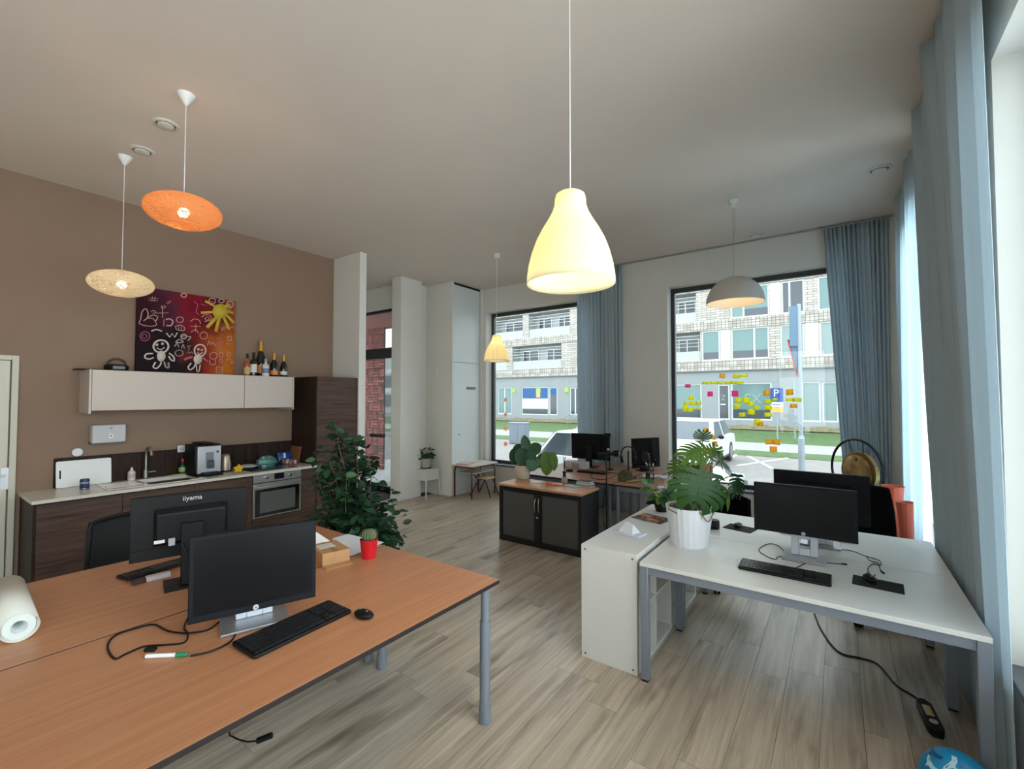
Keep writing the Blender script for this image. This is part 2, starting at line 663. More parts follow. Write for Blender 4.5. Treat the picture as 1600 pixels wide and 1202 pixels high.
# ------------------------------------------------------------------ white door in the kitchen wall
d1 = struct(MB().box(XL, 0.70, 0, XL + 0.03, 0.745, 2.19).box(XL, -0.28, 2.145, XL + 0.03, 0.70, 2.19).box(XL, -0.325, 0, XL + 0.03, -0.28, 2.19).build('door_1', M('door_frame_paint', (206, 200, 184), 0.5), bevel=0.003), 'cream white door at the far left')
MB().box(XL, -0.275, 0.01, XL + 0.02, 0.69, 2.14).build('door_leaf', M('door_paint', (210, 205, 190), 0.5), d1, bevel=0.003)
p = onx(8, 748, XL + 0.02)
MB().box(XL + 0.02, p.y - 0.03, p.z - 0.10, XL + 0.028, p.y + 0.02, p.z + 0.10).build('handle_plate', M('aluminium', (205, 208, 212), 0.35, metal=0.6), d1)
MB().tube([(XL + 0.028, p.y - 0.005, p.z + 0.03), (XL + 0.07, p.y - 0.005, p.z + 0.03), (XL + 0.075, p.y - 0.11, p.z + 0.03)], 0.009).build('handle', MATS['aluminium'], d1)

# ------------------------------------------------------------------ glazed entrance door
yD = 5.62
zt = ony(600, 484, yD).z
zb1 = ony(600, 544, yD).z
zb0 = ony(600, 560, yD).z
struct(MB().box(-7.9, yD, zt, -6.47, yD + 0.1, CE).build('wall_over_door', WHITE))
m = MB().box(-7.9, yD, 0, -7.84, yD + 0.07, zt).box(-6.53, yD, 0, -6.47, yD + 0.07, zt).box(-7.84, yD, zt - 0.05, -6.53, yD + 0.07, zt)
m.box(-7.84, yD, zb0, -6.53, yD + 0.07, zb1).box(-7.84, yD, 0, -6.53, yD + 0.07, 0.11)
d2 = struct(m.build('door_2', M('black_door_frame', (34, 28, 28), 0.45), bevel=0.004), 'black framed glass entrance door')
MB().box(-7.84, yD + 0.03, 0.10, -6.53, yD + 0.036, zb0 + 0.01).build('pane', PANE, d2)
MB().box(-7.84, yD + 0.03, zb1 - 0.01, -6.53, yD + 0.036, zt - 0.04).build('pane', PANE, d2)
pa, pb = ony(580, 680, yD - 0.06), ony(600, 681, yD - 0.06)
MB().cyl((pa.x, yD - 0.06, pa.z), (pb.x, yD - 0.06, pa.z), 0.035, n=12).cyl((pb.x - 0.06, yD - 0.06, pa.z), (pb.x - 0.06, yD, pa.z), 0.012).build('push_handle', BLACKM, d2)
tag(MB().box(-7.8, 4.75, 0.0005, -6.5, 5.58, 0.012).build('door_mat', M('mat_grey', (58, 56, 56), 0.95, var=0.2, vscale=120)), 'dark grey mat on the floor at the glass entrance door', 'mat')

# ------------------------------------------------------------------ porch outside the entrance: brick wall, soffit, paving
GR = -0.35
BRICKS = [M('red_brick_%d' % k, c, 0.85, var=0.15, vscale=25) for k, c in enumerate([(170, 84, 76), (146, 70, 66), (188, 104, 94), (104, 58, 62)])]
yW = 7.25
xb = ony(600, 600, yW).x
zc = ony(590, 512, yW).z
pw = struct(MB().box(xb - 2.2, yW + 0.015, -0.3, xb - 0.02, yW + 0.05, zc).build('wall_porch', M('brick_mortar', (44, 34, 36), 0.9)), 'red basket weave brick wall outside the entrance')
bl, bh = 0.215, 0.0717
nrow = int((zc + 0.05) / bl) + 1
bm_h = [MB().box(0.011, 0, 0.011, bl - 0.011, 0.04, bh - 0.011).mesh('brick', b) for b in BRICKS]
bm_v = [MB().box(0.011, 0, 0.011, bh - 0.011, 0.04, bl - 0.011).mesh('brick', b) for b in BRICKS]
for r in range(nrow):
    for c in range(8):
        for k in range(3):
            hor = (r + c) % 2 == 0
            z = -0.05 + r * bl
            x0 = xb - 0.01 - (c + 1) * bl
            q = rnd.choice([0, 0, 0, 1, 1, 2, 2, 3]) if rnd.random() < 0.9 else 3
            o = bpy.data.objects.new('brick', (bm_h if hor else bm_v)[q])
            COL.objects.link(o)
            o.parent = pw
            o.location = (x0, yW - rnd.uniform(0, 0.004), z + k * bh) if hor else (x0 + k * bh, yW - rnd.uniform(0, 0.004), z)
struct(MB().box(-11, yD + 0.1, zc, -6.62, yW + 0.3, zc + 0.5).build('trim_1', M('porch_soffit', (150, 92, 86), 0.85)), 'reddish soffit of the entrance porch')
struct(MB().box(-10.5, yD + 0.07, -0.05, -6.62, yW + 1.3, 0.02).build('trim_2', M('pale_paving', (196, 198, 200), 0.8, var=0.06)), 'pale paving outside the entrance')

# ------------------------------------------------------------------ the street outside
ASPH = M('asphalt_paving', (126, 122, 120), 0.85, var=0.1, vscale=2.5, bump=0.2, bscale=40)
PATH = M('concrete_path', (146, 144, 142), 0.85, var=0.05, vscale=3)
GRASS = M('lawn_green', (72, 96, 50), 0.95, var=0.28, vscale=3.5, bump=0.8, bscale=30)
struct(MB().box(-70, 7.3, GR - 0.5, 45, 100, GR - 0.02).build('trim_ground', ASPH), 'grey paved parking area')
for a, b, nm, mt, lb in ((19.0, 20.8, 'grass_strip', GRASS, 'narrow green grass strip along the parking bays'), (24.6, 34.3, 'grass_strip', GRASS, 'wide green lawn in front of the opposite building')):
    o = MB().box(-60, a, GR - 0.1, 40 if a > 20 else 1.6, b, GR - 0.001).build(nm, mt)
    tag(o, lb, 'grass', kind='stuff')
struct(MB().box(-60, 20.8, GR - 0.1, 40, 24.6, GR - 0.004).build('trim_path', PATH), 'pale path between the grass strips')
struct(MB().box(-60, 7.3, GR - 0.1, 30, 8.4, GR + 0.08).build('trim_sidewalk', PATH), 'pavement along the window wall')
o = MB().grid(lambda u, v: (-30 + 34 * u, 33.6 + 1.3 * v, GR + 0.05 + 0.35 * math.sin(PI * v) * (0.5 + 0.5 * math.sin(u * 97) * math.sin(u * 41 + v * 9))), 120, 6).build('weed_border', M('dry_weeds', (112, 106, 80), 0.95, var=0.35, vscale=5))
tag(o, 'low dry weeds growing at the foot of the opposite building', 'weeds', kind='stuff')
WLINE = M('road_marking_white', (228, 228, 226), 0.8)
def line(pts, w=0.1, label=None):
    a, b = onz(*pts[0], GR), onz(*pts[1], GR)
    d = (b - a)
    n = Vector((-d.y, d.x, 0)).normalized() * w / 2
    z = GR - 0.02
    vs = [a - n, b - n, b + n, a + n]
    m = MB().add([(p.x, p.y, z) for p in vs] + [(p.x, p.y, z + 0.01) for p in vs], [(0, 3, 2, 1), (4, 5, 6, 7), (0, 1, 5, 4), (1, 2, 6, 5), (2, 3, 7, 6), (3, 0, 4, 7)])
    tag(m.build('bay_marking', WLINE), label, 'road marking')
line([(1152, 727), (1232, 715)], label='white bay line of the parking cross running away from the car')
line([(1168, 712), (1206, 731)], label='white bay line crossing the other one on the parking area')
line([(1128, 722), (1152, 709)], label='short white bay line beside the parked white car')

# opposite apartment building, facade on y = 35
FY = 35.0
CON = M('grey_concrete', (140, 144, 147), 0.85, var=0.04, vscale=1.2)
FW = M('white_window_frame', (198, 201, 200), 0.5)
PT = M('far_pane_teal', (92, 122, 122), 0.12, spec=0.7)  # sky reflection put into the base colour of these panes
PD = M('far_pane_dark', (58, 66, 74), 0.12, spec=0.7)
PP = M('far_pane_pale', (124, 142, 142), 0.15, spec=0.6)
PW_ = M('white_facade_panel', (200, 205, 206), 0.6)
LOG = M('loggia_grey', (170, 174, 176), 0.8)


def brickmat(name, c1, c2, mortar, bw, rh, off=0.5):
    m, nt, b = newmat(name)
    tc = N(nt, 'ShaderNodeTexCoord')
    sp = N(nt, 'ShaderNodeSeparateXYZ')
    cb = N(nt, 'ShaderNodeCombineXYZ')
    nt.links.new(tc.outputs['Object'], sp.inputs[0])
    nt.links.new(sp.outputs['X'], cb.inputs['X'])
    nt.links.new(sp.outputs['Z'], cb.inputs['Y'])
    br = N(nt, 'ShaderNodeTexBrick')
    br.offset = off
    br.inputs['Color1'].default_value = lin(c1)
    br.inputs['Color2'].default_value = lin(c2)
    br.inputs['Mortar'].default_value = lin(mortar)
    br.inputs['Scale'].default_value = 1
    br.inputs['Brick Width'].default_value = bw
    br.inputs['Row Height'].default_value = rh
    br.inputs['Mortar Size'].default_value = 0.016
    nt.links.new(cb.outputs[0], br.inputs['Vector'])
    nt.links.new(br.outputs['Color'], b.inputs['Base Color'])
    b.inputs['Roughness'].default_value = 0.85
    return m


BRK = brickmat('pale_brick', (186, 180, 173), (162, 155, 148), (104, 97, 92), 0.62, 0.17)
RLK = brickmat('pale_soldier_brick', (186, 180, 173), (152, 145, 138), (96, 89, 84), 0.24, 0.40, 0.0)


def F(u0, v0, u1, v1):
    p, q = ony(u0, v0, FY), ony(u1, v1, FY)
    return (p.x, q.x, q.z, p.z)


def c8(x0, y0, x1, y1):   # rectangle read from the close look at the right window
    return F(1030 + x0 / 4.007, 400 + y0 / 4.007, 1030 + x1 / 4.007, 400 + y1 / 4.007)


def cA(x0, y0, x1, y1):   # left window, upper
    return F(760 + x0 / 9.247, 470 + y0 / 9.247, 760 + x1 / 9.247, 470 + y1 / 9.247)


def cB(x0, y0, x1, y1):   # left window, lower
    return F(760 + x0 / 8.013, 590 + y0 / 8.013, 760 + x1 / 8.013, 590 + y1 / 8.013)


# storey levels from the brick bands
zg = ony(1056, 581, FY).z
za = ony(1056, 521, FY).z
st = za - zg
bw0 = 0.72
rowB = (zg + bw0, za - 0.02)
rowA = (za + bw0, za + st - 0.02)
wins = []      # (rect, mullions, pane material, top-panel)
logs = []
def row(r, zr):
    return (r[0], r[1], zr[0], zr[1])
# right window view
logs.append(row(c8(60, 225, 232, 425), rowA))
logs.append(row(c8(60, 480, 258, 670), rowB))
wins += [(row(c8(445, 200, 690, 392), rowA), [0.34], PT), (row(c8(690, 180, 760, 370), rowA), [], PW_), (row(c8(762, 150, 910, 360), rowA), [0.36], PD), (row(c8(990, 120, 1075, 335), rowA), [], PT)]
wins += [(row(c8(265, 465, 380, 655), rowB), [], PT), (row(c8(382, 460, 446, 650), rowB), [], PW_), (row(c8(448, 440, 690, 645), rowB), [0.62], PT), (row(c8(757, 425, 910, 635), rowB), [0.5], PP), (row(c8(912, 415, 1000, 630), rowB), [], PW_), (row(c8(1002, 405, 1130, 625), rowB), [], PP)]
# left window view
logs += [row(cA(110, 200, 525, 560), rowA), row(cA(610, 180, 1205, 540), rowA), row(cA(375, 650, 1085, 1000), rowB), row(cA(-60, 700, 290, 1010), rowB)]
holes = [w[0] for w in wins] + logs
ab = thing('apartment_building', 'pale brick apartment building with grey ground floor across the street', 'building', (0, 0, 0))
top = za + st * 2.4
xa, xz = -31.0, 6.0
holed(MB(), xa, xz, zg, top, holes, FY, FY + 0.3, 'x').build('brick_wall', BRK, ab)
for k in range(3):
    z = zg + st * k
    m = MB()
    m.box(xa, FY - 0.05, z + 0.36, xz, FY + 0.02, z + 0.70)
    m.box(xa, FY - 0.05, z + 0.0, xz, FY + 0.02, z + 0.33)
    m.build('brick_band', RLK, ab)
MB().box(xa, FY - 0.06, zg - 0.07, xz, FY + 0.3, zg).build('drip_edge', M('shadow_grey', (110, 112, 114), 0.7), ab)


def fwin(rect, mull, pane, y=FY, nm='window'):
    a, b, z0, z1 = rect
    t = 0.09
    if pane is PW_:
        return MB().box(a, y + 0.02, z0, b, y + 0.1, z1).build('facade_panel', pane, ab)
    m = MB().box(a, y + 0.06, z0, a + t, y + 0.16, z1).box(b - t, y + 0.06, z0, b, y + 0.16, z1).box(a + t, y + 0.06, z0, b - t, y + 0.16, z0 + t).box(a + t, y + 0.06, z1 - t, b - t, y + 0.16, z1)
    for q in mull:
        x = a + (b - a) * q
        m.box(x - t * 0.6, y + 0.06, z0 + t, x + t * 0.6, y + 0.16, z1 - t)
    o = m.build(nm, FW, ab)
    xs = [a + t] + [a + (b - a) * q for q in mull] + [b - t]
    for x0, x1 in zip(xs, xs[1:]):
        MB().box(x0, y + 0.11, z0 + t, x1, y + 0.13, z1 - t).build('pane', pane, o)
        if pane is PT and x1 - x0 > 0.8:
            MB().box(x0, y + 0.10, z0 + t, x1, y + 0.109, z0 + (z1 - z0) * 0.28).build('lower_pane', PD, o)
    return o


for w in wins:
    fwin(*w)
for (a, b, z0, z1) in logs:
    m = MB().box(a, FY + 0.3, z0, b, FY + 1.3, z0 + 0.05).box(a, FY + 1.2, z0, b, FY + 1.3, z1).box(a - 0.1, FY + 0.3, z0, a, FY + 1.3, z1).box(b, FY + 0.3, z0, b + 0.1, FY + 1.3, z1).box(a, FY + 0.3, z1, b, FY + 1.3, z1 + 0.05)
    m.build('loggia', LOG, ab)
    w = b - a
    nb = max(1, int(w / 2.0))
    for k in range(nb):
        x0 = a + w * (k + 0.18) / nb
        x1 = a + w * (k + 0.86) / nb
        fwin((x0, x1, z0 + 0.05, z1 - 0.35), [0.42], PD, FY + 1.05, 'loggia_window')
    rail = MB()
    for q in range(4):
        rail.box(a, FY + 0.08, z1 - 0.30 - q * 0.26, b, FY + 0.11, z1 - 0.27 - q * 0.26)
    rail.build('screen_bars', FW, ab)
    MB().box(a, FY + 0.10, z0, b, FY + 0.12, z0 + 0.75).build('balustrade', LOG, ab)

# ground floor, set back a little
gh = []
gw = [(c8(60, 805, 265, 1022), [], PT), (c8(365, 805, 440, 1027), [], PD), (c8(447, 796, 706, 1032), [], PT), (c8(888, 790, 1014, 1042), [], PP), (c8(1018, 790, 1125, 1044), [], PP),
      (cB(132, 128, 308, 462), [0.5], PT), (cB(430, 122, 768, 474), [], PP), (cB(776, 122, 880, 474), [], PD), (cB(1035, 128, 1160, 470), [0.55], PD)]
gy = FY + 0.1
holed(MB(), xa, xz, GR, zg - 0.07, [g[0] for g in gw], gy, gy + 0.3, 'x').build('ground_floor_wall', CON, ab)
for g in gw:
    fwin(g[0], g[1], g[2], gy, 'shop_window')
PB = M('poster_blue', (24, 82, 140), 0.5)
a, b, z0, z1 = gw[6][0]
MB().box(a + 0.1, gy + 0.07, z0 + (z1 - z0) * 0.60, b - 0.1, gy + 0.105, z1 - 0.1).build('blue_window_banner', PB, ab, label='blue printed banner in the shop window')
MB().box(a + 0.1, gy + 0.07, z0 + (z1 - z0) * 0.22, b - 0.1, gy + 0.105, z0 + (z1 - z0) * 0.58).build('white_window_film', FW, ab)
MB().box(a + 0.1, gy + 0.07, z0 + 0.1, b - 0.1, gy + 0.105, z0 + (z1 - z0) * 0.21).build('dark_window_strip', PD, ab)
r = cB(610, 138, 665, 190)
MB().box(r[0], gy + 0.05, r[2], r[1], gy + 0.069, r[3]).build('banner_motif', M('lime', (160, 205, 70), 0.5), ab)
r = cB(612, 190, 662, 250)
MB().box(r[0], gy + 0.05, r[2], r[1], gy + 0.069, r[3]).build('banner_motif', M('banner_orange', (226, 160, 110), 0.5), ab)
a, b, z0, z1 = gw[7][0]
MB().box(a + 0.1, gy + 0.07, z0 + (z1 - z0) * 0.74, b - 0.1, gy + 0.105, z1 - 0.1).build('blue_window_banner', PB, ab)
for x0, y0, x1, y1 in ((318, 145, 355, 188), (978, 132, 1022, 186)):
    r = cB(x0, y0, x1, y1)
    MB().box(r[0], gy - 0.06, r[2], r[1], gy - 0.001, r[3]).build('wall_sign', M('lime_sign', (150, 206, 44), 0.5), ab, label='small square lime green sign on the ground floor wall')
# lettering printed on the shop glass
LT = M('pale_glass_lettering', (122, 152, 150), 0.4)
p = ony(1176, 624, gy)
text('FX', 0.95, LT, ab, (p.x, gy + 0.085, p.z), (PI / 2, 0, 0), ext=0.004)
p = ony(1130, 622, gy)
text('Z', 0.5, LT, ab, (p.x, gy + 0.085, p.z), (PI / 2, 0, 0), ext=0.004)
MB().box(p.x - 0.2, gy + 0.07, p.z - 0.5, p.x + 0.15, gy + 0.09, p.z - 0.42).build('door_sticker', FW, ab)

# a lower block further down the street, seen through the entrance door
b2 = thing('office_block', 'grey office block seen through the glass entrance door', 'building', (-52, 42, GR))
MB().box(-12, 0, 0, 9.5, 10, 8.2).build('wall', LOG, b2)
for k in range(2):
    MB().box(-12, -0.06, 2.9 + k * 2.7, 9.5, 0.02, 3.5 + k * 2.7).build('white_band', FW, b2)
    for q in range(6):
        MB().box(-11 + q * 3.4, -0.05, 0.9 + k * 2.7, -8.4 + q * 3.4, 0.03, 2.6 + k * 2.7).build('window', PD, b2)


# cars
CARW = M('white_car_paint', (216, 218, 220), 0.25, spec=0.6, coat=0.6)
CARG = M('car_glass', (62, 72, 80), 0.08, spec=0.8)
TYRE = M('tyre_rubber', (30, 30, 32), 0.8)
RIM = M('wheel_rim', (150, 152, 155), 0.35, metal=0.7)
LAMPG = M('headlamp_glass', (200, 208, 212), 0.15, spec=0.7)
LOWG = M('dark_car_trim', (48, 50, 54), 0.6)


def car(label, loc, rz, L=4.5, Wd=1.82, H=1.45, suv=0.0):
    t = thing('parked_car', label, 'car', loc, rz)
    hw = Wd / 2
    hd = 0.80 + suv * 0.12
    prof = [(-L / 2, 0.45), (-L / 2 + 0.02, 0.78), (-L / 2 + 0.16, hd + 0.10), (-L / 2 + 0.8, hd + 0.14), (0, hd + 0.10), (L * 0.20, hd + 0.06), (L / 2 - 0.45, hd - 0.08), (L / 2 - 0.08, hd - 0.22), (L / 2, 0.50), (L / 2 - 0.06, 0.28), (-L / 2 + 0.06, 0.28)]
    m = MB()
    secs = [(-hw, 0.90), (-hw * 0.985, 1.0), (-hw * 0.6, 1.02), (hw * 0.6, 1.02), (hw * 0.985, 1.0), (hw, 0.90)]
    n = len(prof)
    vs = []
    for (y, k) in secs:
        for (x, z) in prof:
            shrink = 1 - (abs(y) / hw) ** 4 * 0.05
            vs.append((x * shrink, y, 0.28 + (z - 0.28) * (k if z > 0.6 else 1)))
    fs = [(j * n + i, j * n + (i + 1) % n, (j + 1) * n + (i + 1) % n, (j + 1) * n + i) for j in range(len(secs) - 1) for i in range(n)]
    fs += [tuple(range(n)), tuple((len(secs) - 1) * n + i for i in range(n - 1, -1, -1))]
    m.add(vs, fs).build('body', CARW, t, bevel=0.05, sharp=50)
    bx0, bx1, tx0, tx1 = -L / 2 + 0.12, L * 0.25, -L / 2 + 0.62, L * 0.03
    zb, ztp = hd + 0.02, H
    bw, tw = hw * 0.93, hw * 0.70
    lo = [(bx0, -bw, zb), (bx1, -bw, zb), (bx1, bw, zb), (bx0, bw, zb)]
    hi = [(tx0, -tw, ztp - 0.03), (tx1, -tw, ztp - 0.03), (tx1, tw, ztp - 0.03), (tx0, tw, ztp - 0.03)]
    MB().hexa(lo, hi).build('cabin', CARW, t, bevel=0.11, seg=4)
    def quad(a, b, c, d, nm, off):
        a, b, c, d = map(Vector, (a, b, c, d))
        ce = (a + b + c + d) / 4
        pts = [ce + (q - ce) * 0.86 + Vector(off) for q in (a, b, c, d)]
        nn = (pts[1] - pts[0]).cross(pts[3] - pts[0]).normalized() * 0.012
        MB().add(pts + [q + nn for q in pts], [(0, 1, 2, 3), (7, 6, 5, 4), (0, 4, 5, 1), (1, 5, 6, 2), (2, 6, 7, 3), (3, 7, 4, 0)]).build(nm, CARG, t)
    quad(lo[1], lo[2], hi[2], hi[1], 'windscreen', (0.006, 0, 0.004))
    quad(lo[0], lo[3], hi[3], hi[0], 'rear_window', (-0.018, 0, 0.004))
    for s, (A, B, Cc, D) in ((-1, (lo[0], lo[1], hi[1], hi[0])), (1, (lo[3], lo[2], hi[2], hi[3]))):
        A, B, Cc, D = map(Vector, (A, B, Cc, D))
        for f0, f1 in ((0.02, 0.49), (0.51, 0.97)):
            quad(A.lerp(B, f0), A.lerp(B, f1), D.lerp(Cc, f1), D.lerp(Cc, f0), 'side_window', (0, 0.014 * s, 0.003))
        for wx in (-L * 0.29, L * 0.31):
            wl = MB().cyl((wx, s * (hw - 0.22), 0.33), (wx, s * (hw + 0.01), 0.33), 0.33, n=24).build('wheel', TYRE, t, bevel=0.02)
            MB().cyl((wx, s * (hw - 0.02), 0.33), (wx, s * (hw + 0.018), 0.33), 0.21, n=16).build('rim', RIM, wl)
        MB().ball((L * 0.15, s * (hw + 0.07), hd + 0.14), 0.1, 10, (0.6, 1, 0.65)).build('wing_mirror', BLACKP, t)
        MB().box(L / 2 - 0.24, s * hw * 0.55 - 0.17, hd - 0.26, L / 2 - 0.045, s * hw * 0.55 + 0.17, hd - 0.14).build('headlamp', LAMPG, t, bevel=0.03)
    MB().box(L / 2 - 0.2, -hw * 0.8, 0.36, L / 2 - 0.0, hw * 0.8, 0.52).build('grille', LOWG, t, bevel=0.02)
    MB().box(-L * 0.4, -hw * 0.99, 0.22, L * 0.4, hw * 0.99, 0.33).build('side_skirt', LOWG, t)
    return t


car('white car parked nose towards the window with sticky notes', (-3.95, 15.7, GR), R(-90), 4.4, 1.86, 1.44)
pc = ony(905, 690, 9.9)
car('white car parked close to the left window behind the black monitor', (pc.x + 1.3, 9.9, GR - 0.1), R(0), 4.5, 1.82, 1.50)
pc = ony(892, 668, 14.5)
car('white car further back, half hidden by the blue curtain', (pc.x + 0.75, 15.6, GR), R(-90), 4.4, 1.8, 1.50)

# signs, poles and street furniture
GALV = M('galvanised_pole', (140, 150, 158), 0.45, metal=0.4)
bse = onz(1215, 691, GR)
ps = thing('parking_sign', 'blue parking sign with white P on a thin pole', 'sign', (bse.x, bse.y, GR))
MB().cyl((0, 0, 0), (0, 0, 2.65), 0.035).build('pole', GALV, ps)
SB = M('sign_blue', (8, 62, 132), 0.4)
sg = MB().box(-0.27, -0.08, 1.95, 0.27, -0.05, 2.62).build('sign_plate', SB, ps, bevel=0.02)
text('P', 0.5, FW, ps, (-0.02, -0.084, 2.36), (PI / 2, 0, 0), ext=0.003)
MB().box(-0.26, -0.08, 1.70, 0.26, -0.05, 1.93).build('white_plate', FW, ps)
MB().box(-0.2, -0.086, 1.80, 0.2, -0.081, 1.83).build('plate_text_line', SB, ps)
MB().box(-0.26, -0.08, 1.45, 0.26, -0.05, 1.66).build('orange_plate', M('sign_orange', (226, 160, 70), 0.5), ps)
bse = onz(1253, 737, GR)
dpt = bse.dot(_fw0)
lp = thing('lamp_post', 'grey steel post with a thick base carrying road signs seen from behind', 'post', (bse.x, bse.y, GR))
MB().cyl((0, 0, 0), (0, 0, 0.95), 0.085, 0.085).cyl((0, 0, 0.95), (0, 0, 1.05), 0.085, 0.05).cyl((0, 0, 1.05), (0, 0, 4.9), 0.05).build('pole', GALV, lp)
SGB = M('sign_back', (84, 110, 130), 0.5, metal=0.2)
a1, a2 = ony(1232, 480, bse.y), ony(1245, 541, bse.y)
MB(Matrix.Rotation(R(25), 4, 'Z')).box(a1.x - bse.x, -0.02, a2.z - GR, a2.x - bse.x + 0.1, 0.01, a1.z - GR).build('sign_plate', SGB, lp)
a1, a2 = ony(1231, 531, bse.y), ony(1246, 588, bse.y)
zz0, zz1 = a2.z - GR, a1.z - GR
RD = M('sign_red', (176, 84, 84), 0.5)
MB().tube([(a1.x - bse.x, 0.0, zz1), (0.0, 0.02, zz1 - 0.06), (-0.08, 0.0, zz0)], 0.03, n=6, closed=True).build('triangle_rim', RD, lp)
MB().add([(a1.x - bse.x, 0, zz1), (0.0, 0.02, zz1 - 0.06), (-0.08, 0, zz0), (a1.x - bse.x, 0.015, zz1), (0.0, 0.035, zz1 - 0.06), (-0.08, 0.015, zz0)], [(0, 1, 2), (5, 4, 3), (0, 3, 4, 1), (1, 4, 5, 2), (2, 5, 3, 0)]).build('triangle_plate', SGB, lp)
bse = onz(1242, 686, GR)
p2 = thing('sign_pole', 'thin white pole standing on the lawn behind the steel post', 'post', (bse.x, bse.y, GR))
MB().cyl((0, 0, 0), (0, 0, 3.2), 0.05, n=10).build('pole', GALV, p2)
MB().cyl((0, -0.05, 0.9), (0, 0.05, 0.9), 0.12, n=10).build('clamp', GALV, p2)
bse = onz(811, 693, GR)
ub = thing('utility_cabinet', 'grey street utility cabinet on the grass outside the left window', 'cabinet', (bse.x, bse.y, GR), R(12))
UG = M('utility_grey', (112, 120, 132), 0.6)
MB().box(-0.42, -0.2, 0, 0.42, 0.25, 0.95).build('body', UG, ub, bevel=0.01)
MB().box(-0.45, -0.23, 0.95, 0.45, 0.28, 1.0).build('lid', M('utility_lid', (140, 148, 158), 0.6), ub, bevel=0.01)
MB().box(-0.39, -0.212, 0.08, -0.005, -0.2, 0.92).build('door', UG, ub)
MB().box(0.005, -0.212, 0.08, 0.39, -0.2, 0.92).build('door', UG, ub)
# bicycle against the far wall
bse = onz(889, 664, GR)
bk = thing('bicycle', 'grey bicycle leaning near the building across the street', 'bicycle', (bse.x, 33.0, GR), R(4))
BKM = M('bicycle_grey', (120, 124, 128), 0.5)
for s in (-0.55, 0.55):
    MB().tube([(s + 0.35 * math.cos(a * PI / 8), 0, 0.36 + 0.35 * math.sin(a * PI / 8)) for a in range(16)], 0.022, 6, closed=True).build('wheel', BKM, bk)
MB().tube([(-0.55, 0, 0.36), (-0.1, 0, 0.33), (-0.22, 0, 0.85), (-0.55, 0, 0.36)], 0.02, 6).tube([(-0.22, 0, 0.82), (0.42, 0, 0.88), (-0.1, 0, 0.33)], 0.02, 6).tube([(0.55, 0, 0.36), (0.42, 0, 0.88), (0.38, 0, 1.05)], 0.02, 6).build('frame', BKM, bk)
MB().ball((-0.24, 0, 0.95), 0.13, 8, (1, 0.6, 0.35)).build('saddle', BLACKP, bk)
MB().tube([(0.38, -0.25, 1.08), (0.38, 0, 1.06), (0.38, 0.25, 1.08)], 0.018, 6).build('handlebar', BKM, bk)

# ------------------------------------------------------------------ kitchen run along the taupe wall
XF = -5.68          # front of the units
ZT = 0.895          # worktop
XU = XL + 0.001


def base_unit(label, y0, y1, fronts, left_side=False, z0=0.10):
    t = thing('base_cabinet', label, 'cabinet', (XU, y0, 0))
    w = y1 - y0
    d = XF - 0.022 - XU
    MB().box(0, 0.001, z0, d, w - 0.001, ZT - 0.032).build('body', WALNUT_V, t)
    MB().box(0, 0.001, 0, d - 0.06, w - 0.001, z0).build('plinth', M('plinth_dark', (34, 26, 24), 0.6), t)
    for (a, b, p, q) in fronts:
        MB().box(d, a * w + 0.002, p, d + 0.02, b * w - 0.002, q).build('door', WALNUT, t, bevel=0.0015)
    return t


b1 = base_unit('dark walnut base cabinet at the left end of the worktop', 0.80, 1.39, [(0, 1, 0.10, ZT - 0.045)])
MB().box(0, -0.02, 0, XF - XU, 0.0, ZT - 0.031).build('end_panel', WALNUT_V, b1, bevel=0.0015)
base_unit('wide dark walnut base cabinet under the sink', 1.39, 2.595, [(0, 0.5, 0.10, ZT - 0.045), (0.5, 1, 0.10, ZT - 0.045)])
base_unit('narrow dark walnut base cabinet right of the oven', 3.20, 3.40, [(0, 1, 0.10, ZT - 0.045)])
ov = thing('built_in_oven', 'stainless steel built-in oven with dark glass door', 'oven', (XU, 2.595, 0))
d = XF - XU
MB().box(0, 0.002, 0.1, d - 0.022, 0.603, ZT - 0.032).build('housing', WALNUT_V, ov)
MB().box(d - 0.022, 0.003, 0.10, d, 0.602, 0.335).build('lower_drawer', WALNUT, ov, bevel=0.0015)
cp = MB().box(d - 0.022, 0.006, 0.765, d + 0.004, 0.599, 0.862).build('control_panel', STEEL, ov, bevel=0.002)
MB().box(d + 0.004, 0.255, 0.785, d + 0.006, 0.375, 0.855).build('display', SCREEN, cp)
for yy in (0.16, 0.45):
    MB().cyl((d + 0.004, yy, 0.82), (d + 0.026, yy, 0.82), 0.021, n=20).build('knob', CHROME, cp, bevel=0.003)
od = MB().box(d - 0.022, 0.006, 0.345, d + 0.004, 0.599, 0.755).build('oven_door', STEEL, ov, bevel=0.002)
MB().box(d + 0.004, 0.03, 0.36, d + 0.008, 0.575, 0.685).build('door_glass', M('oven_black_glass', (10, 10, 12), 0.08, spec=0.7), od)
MB().box(d + 0.008, 0.085, 0.40, d + 0.0095, 0.52, 0.65).build('inner_window', M('oven_window', (88, 92, 90), 0.18, spec=0.6), od)
MB().tube([(d + 0.004, 0.05, 0.715), (d + 0.045, 0.05, 0.715), (d + 0.045, 0.555, 0.715), (d + 0.004, 0.555, 0.715)], 0.010, 10).build('handle', CHROME, od)

STONE = M('cream_stone_worktop', (214, 206, 194), 0.28, var=0.05, vscale=30, spec=0.5)
